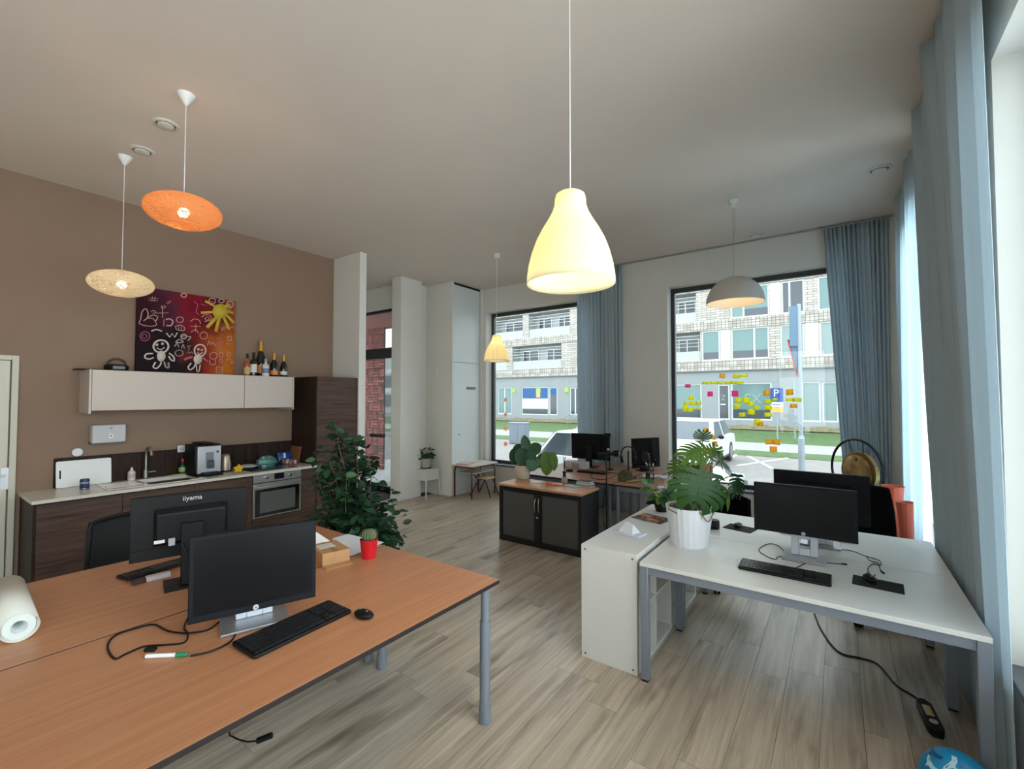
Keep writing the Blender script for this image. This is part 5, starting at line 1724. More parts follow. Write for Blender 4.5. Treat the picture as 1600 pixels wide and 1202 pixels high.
cable('thin cable looped left of the silver foot on the near white desk', dz([c3(560, 900), c3(455, 920), c3(380, 860), c3(310, 850), c3(248, 890), c3(300, 935), c3(365, 957), c3(385, 938), c3(500, 935)], ZW), 0.0025)
cable('thin cable from under the white desk monitor with a small plug', dz([c3(640, 905), c3(680, 970), c3(760, 985), c3(830, 990)], ZW), 0.0025, plug=(dz([c3(825, 990, 0.005)], ZW)[0], dz([c3(862, 995, 0.005)], ZW)[0], 0.005))
cable('mouse cable winding over the near white desk', dz([c3(800, 885), c3(900, 900), c3(990, 935), c3(1085, 965), c3(1095, 1000), c3(1040, 990), c3(1005, 1030), c3(1040, 1075), c3(1060, 1085, 0.02)], ZW), 0.0025)
cable('second thin cable ending in a plug on the near white desk', dz([c3(1000, 945), c3(1030, 970), c3(1080, 985), c3(1090, 1020), c3(1105, 1045)], ZW), 0.0025, plug=(dz([c3(1100, 1045, 0.006)], ZW)[0], dz([c3(1118, 1058, 0.006)], ZW)[0], 0.006))
cable('thin keyboard cable on the near white desk', dz([c3(600, 970), c3(560, 990), c3(490, 1025)], ZW), 0.0025)

# whiteboard pen, marker, paper roll, box, papers, cactus
def pen(label, a, b, z, body, cap, r=0.008, capf=0.28, name='marker_pen'):
    A, B = onz(a[0], a[1], z), onz(b[0], b[1], z)
    d = B - A
    L = d.length
    t = thing(name, label, 'pen', (A.x, A.y, z), math.atan2(d.y, d.x))
    MB().cyl((0, 0, r), (L * (1 - capf), 0, r), r, n=16).build('barrel', body, t, bevel=0.001)
    MB().cyl((L * (1 - capf), 0, r), (L, 0, r), r * 1.12, r * 0.95, n=16).build('cap', cap, t, bevel=0.002)
    return t
pen('white marker pen with a green cap on the near beech desk', (228, 1029), (293, 1026), ZD + 0.0, WHITEP, M('green_cap', (24, 130, 84), 0.4))
p = onz(238, 1020, ZD)
tag(MB(Matrix.Rotation(R(40), 4, 'Z')).box(-0.02, -0.011, 0, 0.02, 0.011, 0.014).build('usb_plug', BLACKP, bevel=0.003, loc=(p.x - 0.02, p.y - 0.0, ZD)), 'small black usb plug beside the green capped marker', 'plug')
A, B = onz(203, 912, ZD), onz(255, 900, ZD)
er = thing('board_eraser', 'white and dark whiteboard eraser beside the far keyboard', 'eraser', (A.x + 0.03, A.y + 0.0, ZD), math.atan2(B.y - A.y, B.x - A.x))
MB().box(0.06, -0.022, 0, 0.17, 0.022, 0.026).build('grip', M('eraser_pale', (196, 184, 186), 0.5), er, bevel=0.004)
MB().box(0.0, -0.024, 0, 0.06, 0.024, 0.022).build('felt', M('eraser_dark', (60, 40, 48), 0.8), er, bevel=0.005)
# roll of paper lying along the far desk
r0 = 0.062
A = onz(33, 1000, ZD)
B = onz(-40, 905, ZD)
pr = thing('paper_roll', 'white paper roll lying on the far beech desk', 'paper roll', (-2.80, 0.355, ZD + r0))
dr_ = Vector((-0.985, 0.06, 0)).normalized()
e = Vector((dr_.y, -dr_.x, 0))
def rollf(u, v):
    a = u * 2 * PI * 3.0
    rr = r0 - 0.012 + 0.004 * u * 3
    return Vector(dr_ * (0.62 * v)) + (e * math.cos(a) + Vector((0, 0, 1)) * math.sin(a)) * min(rr, r0)
MB().grid(rollf, 90, 1).build('paper', M('roll_paper', (222, 220, 210), 0.7), pr, solid=0.0015)
MB().cyl(dr_ * 0.002, dr_ * 0.618, 0.024, n=20, cap=False).build('core', M('roll_core', (200, 206, 204), 0.7), pr, solid=0.002)
ring = MB()
for k in range(24):
    a0, a1 = 2 * PI * k / 24, 2 * PI * (k + 1) / 24
    f = lambda a, r: e * math.cos(a) * r + Vector((0, 0, math.sin(a) * r))
    ring.add([f(a0, 0.025), f(a1, 0.025), f(a1, 0.050), f(a0, 0.050)], [(0, 1, 2, 3)])
ring.build('wound_end', M('roll_end', (206, 214, 210), 0.8), pr)
# cardboard box
CARD = M('cardboard', (186, 140, 96), 0.8, var=0.06, vscale=20)
p = onz(517, 872, ZD)
bx = thing('cardboard_box', 'small brown cardboard box on the beech desks', 'box', (-2.77, 1.62, ZD + 0.0005), R(-12))
MB().box(0, 0, 0, 0.23, 0.17, 0.075).build('carton', CARD, bx, bevel=0.002)
MB().box(0.23, 0.0, 0, 0.30, 0.16, 0.003).build('flap', CARD, bx)
MB().box(0.04, 0.02, 0.075, 0.13, 0.12, 0.0765).build('address_label', PAPER, bx)
MB().box(0.0, 0.07, 0.0752, 0.23, 0.10, 0.0758).build('tape', M('brown_tape', (166, 120, 76), 0.4), bx)
pp = onz(497, 826, ZD + 0.03)
fp2 = MB().add([(0, 0, 0), (0.10, 0.02, 0), (0.12, 0.14, 0.002), (0.0, 0.12, 0.0), (0.05, 0.05, 0.09)], [(0, 1, 4), (1, 2, 4), (2, 3, 4), (3, 0, 4), (0, 3, 2, 1)]).build('folded_card', WHITEP, loc=(-3.06, 1.74, ZD + 0.0005))
tag(fp2, 'folded white card standing behind the cardboard box', 'card')
q = [onz(u, v, ZD) for u, v in ((519, 842), (543, 835), (600, 848), (548, 869))]
tag(MB().prism([(a.x + 2.75, a.y - 1.9) for a in q], 0.002).build('paper_sheet', M('paper_white', (226, 228, 236), 0.7), loc=(-2.75, 1.9, ZD + 0.0004)), 'white paper sheets lying beside the red cactus pot', 'paper')
ct = onz(572, 873, ZD)
ca = thing('potted_cactus', 'round little cactus in a bright red pot on the beech desk', 'plant', (ct.x, ct.y + 0.02, ZD))
RED = M('red_pot', (206, 22, 36), 0.4)
MB().lathe([(0.001, 0), (0.042, 0), (0.055, 0.115), (0.057, 0.12), (0.053, 0.12), (0.05, 0.105), (0.001, 0.1)], 32).build('pot', RED, ca)
MB().lathe([(0.001, 0.106), (0.05, 0.106)], 24).build('soil', SOIL, ca)
CAC = M('cactus_green', (92, 104, 74), 0.7, var=0.15, vscale=40)
MB().lathe([(0.02, 0.105), (0.036, 0.12), (0.042, 0.14), (0.036, 0.165), (0.02, 0.18), (0.001, 0.183)], 56, flute=14, amp=0.09).build('cactus', CAC, ca)
sp_ = MB()
for k in range(14):
    a = 2 * PI * k / 14
    for (rr, z) in ((0.042, 0.125), (0.046, 0.14), (0.042, 0.155), (0.034, 0.168)):
        sp_.cyl((rr * math.cos(a), rr * math.sin(a), z), ((rr + 0.012) * math.cos(a + 0.2), (rr + 0.012) * math.sin(a + 0.2), z + 0.006), 0.0008, 0.0003, n=4)
sp_.build('spines', M('spine', (190, 176, 140), 0.6), ca, kind='stuff')

# tissue, magazine on the cube shelf; speaker on the white desk
ZK = 0.7705
p = onz(977, 832, 0.77)
ts = thing('tissue_pack', 'white tissue pack with a pulled tissue on the cube shelf', 'tissues', (p.x - 0.06, p.y - 0.06, ZK), R(-8))
MB().box(0, 0, 0, 0.2, 0.13, 0.012).build('pack', M('tissue_pack', (214, 216, 228), 0.5), ts, bevel=0.004)
MB().add([(0.02, 0.02, 0.012), (0.14, 0.01, 0.012), (0.16, 0.10, 0.012), (0.03, 0.11, 0.012), (0.06, 0.07, 0.085), (0.12, 0.06, 0.075)], [(0, 1, 5, 4), (1, 2, 5), (2, 3, 4, 5), (3, 0, 4)]).build('tissue', cloth('tissue_paper', (236, 236, 240), 0.2), ts)
mg_ = onz(1020, 806, 0.77)
mz = thing('magazine', 'glossy magazine with an orange and dark cover on the cube shelf', 'magazine', (-1.30, 3.82, ZK), R(-14))
def magmat():
    m, nt, b = newmat('magazine_cover')
    tc = N(nt, 'ShaderNodeTexCoord')
    no = N(nt, 'ShaderNodeTexNoise')
    no.inputs['Scale'].default_value = 14
    nt.links.new(tc.outputs['Object'], no.inputs['Vector'])
    rp = N(nt, 'ShaderNodeValToRGB')
    e = rp.color_ramp.elements
    e[0].position, e[0].color = 0.36, lin((66, 56, 58))
    e[1].position, e[1].color = 0.62, lin((222, 150, 100))
    q = e.new(0.5)
    q.color = lin((140, 92, 74))
    nt.links.new(no.outputs['Fac'], rp.inputs[0])
    nt.links.new(rp.outputs[0], b.inputs['Base Color'])
    b.inputs['Roughness'].default_value = 0.25
    return m
MB().box(-0.14, -0.10, 0, 0.14, 0.11, 0.004).build('pages', magmat(), mz)
MB().box(0.09, -0.10, 0.004, 0.14, 0.11, 0.0046).build('dark_strip', M('magazine_dark', (74, 80, 86), 0.3), mz)
p = onz(1115, 827, ZW)
sc_ = thing('desk_speaker', 'small round black speaker beside the white monstera pot', 'speaker', (p.x + 0.0, p.y + 0.02, ZW))
MB().lathe([(0.001, 0), (0.036, 0), (0.04, 0.006), (0.04, 0.062), (0.036, 0.07), (0.001, 0.07)], 28).build('case', BLACKP, sc_)
MB().lathe([(0.0405, 0.012), (0.0405, 0.055)], 28).build('grille_cloth', M('speaker_cloth', (34, 34, 36), 0.9), sc_)

# ------------------------------------------------------------------ on the black cabinet
ZB = CZ + 0.0005
p = onz(882, 755, CZ)
df = thing('reed_diffuser', 'dark bottle with black reeds on the black cabinet', 'diffuser', (p.x, p.y, ZB))
MB().box(-0.03, -0.03, 0, 0.03, 0.03, 0.075).build('bottle', M('diffuser_label', (176, 168, 160), 0.4), df, bevel=0.006)
MB().cyl((0, 0, 0.075), (0, 0, 0.13), 0.02).cyl((0, 0, 0.13), (0, 0, 0.15), 0.024).build('neck', BLACKP, df)
for k in range(3):
    MB().cyl((0, 0, 0.15), (-0.012 + 0.012 * k, 0.01 * (k - 1), 0.34), 0.003, n=6).build('reed', BLACKP, df)
for (u, v, w_, l_, h_, rz_, mt_, lb) in ((868, 758, 0.19, 0.13, 0.014, 20, M('orange_book', (206, 84, 44), 0.5), 'orange red booklet on the black cabinet'), (894, 760, 0.2, 0.14, 0.004, -6, M('mint_paper', (170, 196, 180), 0.6), 'mint green paper beside the stacked notebooks'), (838, 754, 0.16, 0.12, 0.004, 30, M('pale_leaflet', (190, 204, 206), 0.5), 'pale grey leaflet beside the big leaved plant pot')):
    p = onz(u, v, CZ)
    t = thing('booklet', lb, 'booklet', (p.x, p.y, ZB), R(rz_))
    MB().box(-w_ / 2, -l_ / 2, 0, w_ / 2, l_ / 2, h_).build('cover', mt_, t, bevel=0.001)
    if h_ > 0.01:
        MB().box(-w_ / 2 + 0.06, -l_ / 2 + 0.012, h_, w_ / 2 - 0.004, l_ / 2 - 0.012, h_ + 0.002).build('upper_sheet', M('peach_sheet', (214, 160, 120), 0.6), t)
p = onz(915, 760, CZ)
z = ZB
for k, (w_, l_, h_, rz_, mt_, lb) in enumerate(((0.20, 0.14, 0.018, -8, M('notebook_white', (206, 206, 214), 0.5), 'white notebook at the bottom of the stack on the black cabinet'), (0.19, 0.13, 0.02, -4, M('notebook_grey', (196, 198, 206), 0.5), 'pale grey notebook in the middle of the stack on the black cabinet'), (0.17, 0.12, 0.02, 6, M('notebook_dark', (52, 48, 54), 0.5), 'dark notebook on top of the stack on the black cabinet'))):
    t = thing('notebook', lb, 'notebook', (p.x - 0.015 * k, p.y + 0.02 * k, z), R(rz_), 'notebooks stacked on the black cabinet')
    MB().box(-w_ / 2, -l_ / 2, 0, w_ / 2, l_ / 2, 0.002).box(-w_ / 2, -l_ / 2, h_ - 0.002, w_ / 2, l_ / 2, h_).box(-w_ / 2, -l_ / 2, 0.002, -w_ / 2 + 0.003, l_ / 2, h_ - 0.002).build('cover', mt_ if k else M('notebook_cover_dark', (40, 40, 46), 0.5), t)
    MB().box(-w_ / 2 + 0.003, -l_ / 2 + 0.003, 0.002, w_ / 2 - 0.003, l_ / 2 - 0.003, h_ - 0.002).build('pages', PAPER, t)
    z += h_ + 0.0003

# ------------------------------------------------------------------ rear work island
ZR = 0.7455
monitor('curved black monitor before the left window curtain', (-3.08, 6.30, ZR), R(182), 0.62, 0.11, 0.50, 'plain', base=(0.24, 0.2), yoff=-0.02)
monitor('angled monitor with a reflecting screen before the wall between the windows', (-2.28, 6.42, ZR), R(60), 0.48, 0.05, 0.47, 'plain', base=(0.2, 0.16), yoff=-0.03, glossy=True)
p = ony(934, 682, 6.25)
wc = thing('webcam', 'small black webcam on a stalk above the curved monitor', 'webcam', (-2.72, 6.20, ZR))
MB().cyl((0, 0, 0), (0, 0, 0.015), 0.05).build('foot', BLACKP, wc)
MB().tube([(0, 0, 0.015), (0, 0, 0.40), (-0.02, -0.02, 0.50)], 0.008, 8, smooth=3).build('stalk', BLACKP, wc)
MB().box(-0.07, -0.05, 0.48, 0.03, -0.01, 0.53).build('camera', BLACKP, wc, bevel=0.01)
MB().ball((0.0, -0.05, 0.30), 0.02, 10).build('light', M('cam_light', (220, 220, 220), 0.3), wc)
# microphone on a floor stand
ms = thing('microphone_stand', 'black microphone stand with boom standing at the rear desks', 'microphone stand', (-2.30, 5.145, 0))
for k in range(3):
    a = 2 * PI * k / 3 + 0.5
    MB().tube([(0, 0, 0.07), (0.05 * math.cos(a), 0.05 * math.sin(a), 0.012), (0.055 * math.cos(a), 0.055 * math.sin(a), 0.008)], 0.008, 6).build('foot', BLACKM, ms)
MB().cyl((0, 0, 0.06), (0, 0, 0.75), 0.013).cyl((0, 0, 0.75), (0, 0, 1.10), 0.009).build('pole', BLACKM, ms)
MB().cyl((0, -0.014, 0.745), (0, 0.014, 0.745), 0.02).build('clamp', BLACKM, ms)
MB().box(-0.11, -0.03, 1.06, 0.02, 0.03, 1.12).build('mount', BLACKP, ms, bevel=0.01)
MB().cyl((0.0, 0, 1.11), (0.10, 0.0, 1.125), 0.022, 0.026).cyl((0.10, 0, 1.125), (0.17, 0, 1.13), 0.04, 0.04, n=20).build('microphone', BLACKP, ms, bevel=0.006)
# headphones on a stand
hp_ = thing('headphone_stand', 'black over-ear headphones hanging on a desk stand', 'headphones', (-2.25, 5.72, ZR), R(20))
MB().box(-0.1, -0.06, 0, 0.1, 0.06, 0.012).build('base', BLACKP, hp_, bevel=0.004)
MB().cyl((0.0, 0, 0.012), (0.0, 0, 0.35), 0.010).build('post', BLACKP, hp_)
MB().tube([(-0.085, 0, 0.25), (-0.09, 0, 0.32), (-0.06, 0, 0.385), (0, 0, 0.405), (0.06, 0, 0.385), (0.09, 0, 0.32), (0.085, 0, 0.25)], 0.008, 8, smooth=4).build('headband', BLACKP, hp_)
for s in (-1, 1):
    MB().cyl((s * 0.065, 0, 0.24), (s * 0.10, 0, 0.235), 0.048, 0.044, n=22).build('ear_cup', BLACKP, hp_, bevel=0.008)
# desk microphone with round pop filter
dm_ = thing('desk_microphone', 'desk microphone with a round pop filter beside the angled monitor', 'microphone', (-2.02, 5.78, ZR), R(-25))
MB().box(-0.02, -0.1, 0, 0.02, 0.12, 0.014).build('foot', BLACKM, dm_, bevel=0.004)
MB().cyl((0, 0.02, 0.014), (0, 0.02, 0.20), 0.022).build('column', BLACKM, dm_)
MB().tube([(0.06 * math.cos(k * PI / 12), -0.04, 0.28 + 0.075 * math.sin(k * PI / 12)) for k in range(24)], 0.008, 6, closed=True).build('pop_filter_ring', BLACKP, dm_)
MB(Matrix.Translation((0, -0.04, 0.28)) @ Matrix.Rotation(R(90), 4, 'X') @ Matrix.Diagonal((0.8, 1, 1, 1))).cyl((0, 0, -0.001), (0, 0, 0.001), 0.073, n=24).build('pop_filter_mesh', M('pop_mesh', (40, 44, 62), 0.8), dm_)
MB().cyl((0, 0.02, 0.20), (0, 0.0, 0.33), 0.028).build('capsule', BLACKP, dm_, bevel=0.008)
# carafe
p = onz(1014, 759, 0.745)
cf = thing('water_carafe', 'tall clear glass carafe on the rear desk', 'carafe', (p.x, p.y + 0.04, ZR))
GL = glass('clear_glass', (0.90, 0.91, 0.92), 1.0)
MB().lathe([(0.001, 0.004), (0.05, 0.004), (0.052, 0.01), (0.05, 0.16), (0.044, 0.20), (0.048, 0.24), (0.052, 0.26)], 28).build('glass', GL, cf)
MB().lathe([(0.001, 0.0), (0.05, 0.0), (0.052, 0.006), (0.001, 0.008)], 24).build('glass_foot', M('glass_base', (206, 206, 210), 0.1), cf)
MB().lathe([(0.0525, 0.05), (0.0525, 0.07)], 24).build('print_band', M('print_dark', (110, 104, 110), 0.5), cf)
MB().lathe([(0.0515, 0.15), (0.0515, 0.165)], 24).build('print_band', MATS['print_dark'], cf)
# camouflage cap
p = onz(975, 752, 0.745)
cp_ = thing('camouflage_cap', 'olive camouflage cap lying on the rear desk', 'cap', (p.x, p.y + 0.05, ZR), R(-15))
CAMO = M('camo_cloth', (78, 78, 52), 0.9, var=0.55, vscale=22)
MB().lathe([(0.095, 0.0), (0.098, 0.03), (0.09, 0.08), (0.065, 0.115), (0.03, 0.13), (0.001, 0.133)], 28, cap0=True).build('crown', CAMO, cp_)
MB().grid(lambda u, v: ((0.08 + 0.095 * v) * math.cos((u - 0.5) * 1.9), (0.08 + 0.075 * v) * math.sin((u - 0.5) * 1.9), 0.016 - 0.012 * v * abs(2 * u - 1)), 12, 4).build('brim', M('cap_tan', (170, 140, 96), 0.9), cp_, solid=0.004)
# laptop, white sheets
p = onz(1032, 742, 0.745)
lt = thing('laptop', 'closed silver white laptop on the rear desk beside the carafe', 'laptop', (p.x, p.y - 0.25, ZR), R(10))
MB().box(-0.16, -0.11, 0, 0.16, 0.11, 0.009).build('base', ALU, lt, bevel=0.004)
MB().box(-0.16, -0.11, 0.0095, 0.16, 0.11, 0.016).build('lid', M('laptop_white', (222, 226, 232), 0.35), lt, bevel=0.004)
p = onz(1010, 768, 0.745)
tag(MB(Matrix.Rotation(R(8), 4, 'Z')).box(-0.05, -0.06, 0, 0.16, 0.06, 0.002).build('paper_sheet', MATS['paper_white'], loc=(-1.70, 5.36, ZR)), 'white note paper at the front edge of the rear desk', 'paper')
# white desktop box under the curved monitor, keyboard, small items
p = onz(905, 735, 0.745)
wb2 = thing('storage_box', 'white and grey storage box under the curved monitor', 'box', (-3.20, 6.06, ZR))
MB().box(-0.18, -0.05, 0, 0.18, 0.1, 0.10).build('box', M('box_white', (206, 204, 206), 0.5), wb2, bevel=0.004)
MB().box(-0.04, -0.052, 0.0, 0.09, -0.0505, 0.08).build('grey_front', M('box_grey', (160, 158, 164), 0.5), wb2)
keyboard('black keyboard before the storage box on the rear desks', (-2.80, 5.80, ZR), R(184), 0.42, 0.14)
mouse('black mouse left on the brown desk behind the diffuser', (-3.12, 5.72, ZR), R(80), 1.2)
for k, (pts, lb) in enumerate((([(-2.85, 5.9, ZR + 0.03), (-2.7, 5.75, ZR + 0.06), (-2.55, 5.85, ZR + 0.02), (-2.45, 5.7, ZR + 0.05), (-2.35, 5.85, ZR + 0.01)], 'tangled black cables beside the curved monitor'), ([(-2.75, 5.75, ZR + 0.02), (-2.68, 5.50, ZR + 0.004), (-2.50, 5.36, ZR + 0.004), (-2.42, 5.50, ZR + 0.004), (-2.42, 5.8, ZR + 0.02)], 'black cable curving over the desk towards the microphone stand'), ([(-2.15, 5.5, ZR + 0.004), (-2.10, 5.75, ZR + 0.06), (-1.98, 5.6, ZR + 0.004), (-1.9, 5.85, ZR + 0.03), (-1.78, 5.7, ZR + 0.004)], 'thin cable tangle beside the desk microphone'), ([(-2.31, 5.12, 0.70), (-2.33, 5.11, 0.4), (-2.28, 5.10, 0.12), (-2.20, 5.08, 0.03), (-2.26, 5.02, 0.006), (-2.16, 5.0, 0.01)], 'black cable hanging down the microphone stand to the floor'))):
    cable(lb, pts, 0.004)
# dangling strap bits under the rear desk: a folded black stool
fs = thing('folding_stool', 'folded black stool with crossed legs under the rear desk', 'stool', (-1.78, 5.62, 0), R(10))
for s in (-1, 1):
    MB().tube([(-0.14, s * 0.13, 0.0), (0.14, s * 0.13, 0.50)], 0.010, 8).build('leg', BLACKM, fs)
    MB().tube([(0.14, s * 0.11, 0.0), (-0.14, s * 0.11, 0.50)], 0.010, 8).build('leg', BLACKM, fs)
MB().box(-0.17, -0.15, 0.50, 0.17, 0.15, 0.52).build('seat', BLACKP, fs, bevel=0.006)

# ------------------------------------------------------------------ floor things: power strip, ball, cables
A, B = onz(1444, 1098, 0.02), onz(1470, 1150, 0.02)
d = B - A
st2 = thing('power_strip', 'black power strip with a yellow label on the floor by the curtain', 'power strip', (A.x - 0.01, A.y, 0.0005), math.atan2(d.y, d.x))
MB().prism([(0, -0.012), (0.04, -0.034), (0.27, -0.034), (0.30, -0.02), (0.30, 0.02), (0.27, 0.034), (0.04, 0.034), (0, 0.012)], 0.042).build('housing', BLACKP, st2, bevel=0.004)
MB().box(0.07, -0.018, 0.042, 0.17, 0.018, 0.0428).build('label', M('strip_label', (206, 196, 170), 0.5), st2)
MB().box(0.07, 0.004, 0.0428, 0.17, 0.018, 0.0432).build('yellow_mark', M('strip_yellow', (214, 170, 60), 0.5), st2)
MB().cyl((0.225, 0, 0.042), (0.225, 0, 0.046), 0.019).build('socket', M('socket_pale', (196, 190, 186), 0.5), st2)
pts = [(1270, 948), (1283, 985), (1310, 1020), (1345, 1030), (1372, 1040), (1400, 1072), (1425, 1088), (1447, 1104)]
PP_ = dz([(u, v, 0.006) for u, v in pts], 0)
PP_[0] = (PP_[0][0] + 0.0, PP_[0][1] - 0.05, 0.006)
cable('black cable running over the floor to the power strip', [(PP_[0][0] - 0.02, PP_[0][1] + 0.08, 0.006)] + PP_, 0.006)
rb = 0.13
bl_ = thing('beach_ball', 'blue ball with white dolphin print on the floor beside the white desk leg', 'ball', (0.385, 2.735, rb))
bo = MB().ball((0, 0, 0), rb, 36).build('ball', M('ball_blue', (22, 142, 196), 0.35, spec=0.6), bl_)
DOL = [(-0.055, 0.0), (-0.03, 0.018), (0.0, 0.024), (0.008, 0.042), (0.016, 0.022), (0.04, 0.01), (0.06, -0.004), (0.04, -0.006), (0.0, 0.0), (-0.03, -0.002), (-0.045, -0.018), (-0.048, -0.004)]
prn = M('ball_print_white', (196, 226, 238), 0.4)
prb = M('ball_print_blue', (40, 84, 150), 0.4)
for k, (az, el, rot, mt_) in enumerate(((-95, 42, 30, prn), (-150, 40, -20, prn), (-60, 55, -40, prb), (-120, 62, 80, prn), (-175, 58, 10, prb), (-130, 22, 60, prn), (-30, 40, 0, prn))):
    m = MB()
    c = Vector((math.cos(R(az)) * math.cos(R(el)), math.sin(R(az)) * math.cos(R(el)), math.sin(R(el))))
    e1 = c.cross(Vector((0, 0, 1))).normalized()
    e2 = c.cross(e1)
    cr, sr = math.cos(R(rot)), math.sin(R(rot))
    pts = []
    for (a, b) in DOL:
        a2, b2 = (a * cr - b * sr) * 0.8, (a * sr + b * cr) * 0.8
        pts.append((c * rb + e1 * a2 + e2 * b2).normalized() * (rb + 0.0012))
    cc = c * (rb + 0.0012)
    n = len(pts)
    mid = sum(pts, Vector()) / n
    mid = mid.normalized() * (rb + 0.0012)
    m.add([mid] + pts, [(0, 1 + i, 1 + (i + 1) % n) for i in range(n)])
    m.build('dolphin_print', mt_, bo)
A = dz([(357, 1142, 0.30), (362, 1150, 0.25), (385, 1158, 0.22), (408, 1158, 0.2)], 0)
q = [onz(357, 1138, 0.12), onz(365, 1152, 0.10), onz(385, 1159, 0.09), onz(402, 1158, 0.09)]
top = q[0] + Vector((-0.05, -0.04, 0.0))
cable('black cable with a plug hanging under the near beech desk', [(q[0].x - 0.03, q[0].y - 0.03, 0.64), (q[0].x - 0.01, q[0].y - 0.01, 0.4)] + [tuple(v) for v in q], 0.004, plug=(tuple(onz(402, 1158, 0.09)), tuple(onz(425, 1149, 0.11)), 0.014))

# ------------------------------------------------------------------ curtains
CURT = cloth('blue_grey_curtain', (206, 219, 226), 0.45)
def curtain(label, a, b, z0, z1, folds, amp, seed, b0=None, a0=None, nz=14, name='curtain', amp0=None, var=(0.45, 1.25)):
    """hangs from a to b (xy at the ceiling); a0, b0 = the same ends at the hem"""
    q = random.Random(seed)
    a, b = Vector(a), Vector(b)
    a0 = Vector(a0) if a0 else a
    b0 = Vector(b0) if b0 else b
    n = folds * 12
    ph = [q.uniform(-0.9, 0.9) for _ in range(folds + 2)]
    am = [q.uniform(*var) for _ in range(folds + 2)]
    dr = [q.uniform(-1.0, 1.0) for _ in range(folds + 2)]
    def fn(u, v):
        A, B = a0.lerp(a, v), b0.lerp(b, v)
        d = (B - A)
        nn = Vector((-d.y, d.x)).normalized()
        f = u * folds
        k = int(min(f, folds))
        fr = f - k
        amp_ = am[k] * (1 - fr) + am[min(k + 1, folds + 1)] * fr
        ph_ = ph[k] * (1 - fr) + ph[min(k + 1, folds + 1)] * fr
        drift = (dr[k] * (1 - fr) + dr[min(k + 1, folds + 1)] * fr) * (1 - v) * math.sin(PI * u)
        t = 2 * PI * f + ph_ * (1 - v * 0.6) * 2
        w = math.sin(t) + 0.25 * math.sin(2 * t + 1.3)
        s = ((amp0 or amp) * (1 - v) + amp * v) * amp_ * (0.75 + 0.35 * math.sin(v * 2.4 + k)) * w
        along = u + (0.06 * math.sin(t + 1.5) / folds * 2.2) + drift * 0.6 / folds
        p = A + d * along
        return (p.x + nn.x * s, p.y + nn.y * s, z0 + (z1 - z0) * v)
    t = thing(name, label, 'curtain', (0, 0, 0))
    MB().grid(fn, n, nz).build('fabric', CURT, t, solid=0.003, sharp=180)
    c = (a + b) / 2
    d = b - a
    nn = d.normalized()
    MB().tube([(a.x - nn.x * 0.03, a.y - nn.y * 0.03, z1 + 0.012), (b.x + nn.x * 0.03, b.y + nn.y * 0.03, z1 + 0.012)], 0.010, 6).build('heading_tape', M('curtain_rail', (150, 154, 156), 0.5), t)
    return t


curtain('blue grey curtain drawn aside at the left window', (-3.60, 6.86), (-2.80, 6.86), 0.03, 3.90, 13, 0.033, 5)
curtain('blue grey curtain gathered at the right end of the sticky note window', (-0.13, 6.84), (0.50, 6.84), 0.02, 3.90, 14, 0.032, 9, a0=(0.07, 6.82), b0=(0.47, 6.84))
curtain('bright narrow curtain in the corner beside the gong', (0.555, 6.25), (0.562, 4.92), 0.02, 3.90, 9, 0.042, 21, a0=(0.55, 6.35))
curtain('big blue grey curtain hanging at the right edge beside the white desks', (0.535, 4.70), (0.525, 2.76), 0.012, 3.90, 10, 0.072, 14, b0=(0.584, 2.86), a0=(0.584, 4.62), amp0=0.016, var=(0.3, 1.45), nz=24)
trk = struct(MB().tube([(0.57, 2.6, CE - 0.012), (0.57, 6.4, CE - 0.012)], 0.010, 6).build('trim_curtain_rail', MATS['curtain_rail']), 'thin curtain rail under the ceiling')
struct(MB().tube([(-3.9, 6.86, CE - 0.012), (0.54, 6.86, CE - 0.012)], 0.010, 6).build('trim_curtain_track', MATS['curtain_rail']), 'thin curtain rail over the end windows')

# ------------------------------------------------------------------ lamps
BULB = emit('lit_bulb', (255, 226, 178), 14.0)
def point(name, loc, power, col, r=0.04, parent=None):
    l = bpy.data.lights.new(name, 'POINT')
    l.energy = power
    l.color = col
    l.shadow_soft_size = r
    o = bpy.data.objects.new(name, l)
    COL.objects.link(o)
    o.location = loc
    if parent:
        o.parent = parent
    return o


WARM = (1.0, 0.74, 0.42)


def rose(t, h, cone=True):
    if cone:
        MB().lathe([(0.055, h), (0.052, h - 0.012), (0.012, h - 0.075), (0.004, h - 0.08), (0.001, h - 0.08)], 24).build('ceiling_rose', WHITEP, t)
    else:
        MB().lathe([(0.05, h), (0.05, h - 0.05), (0.045, h - 0.06), (0.001, h - 0.06)], 24).build('ceiling_rose', WHITEP, t)


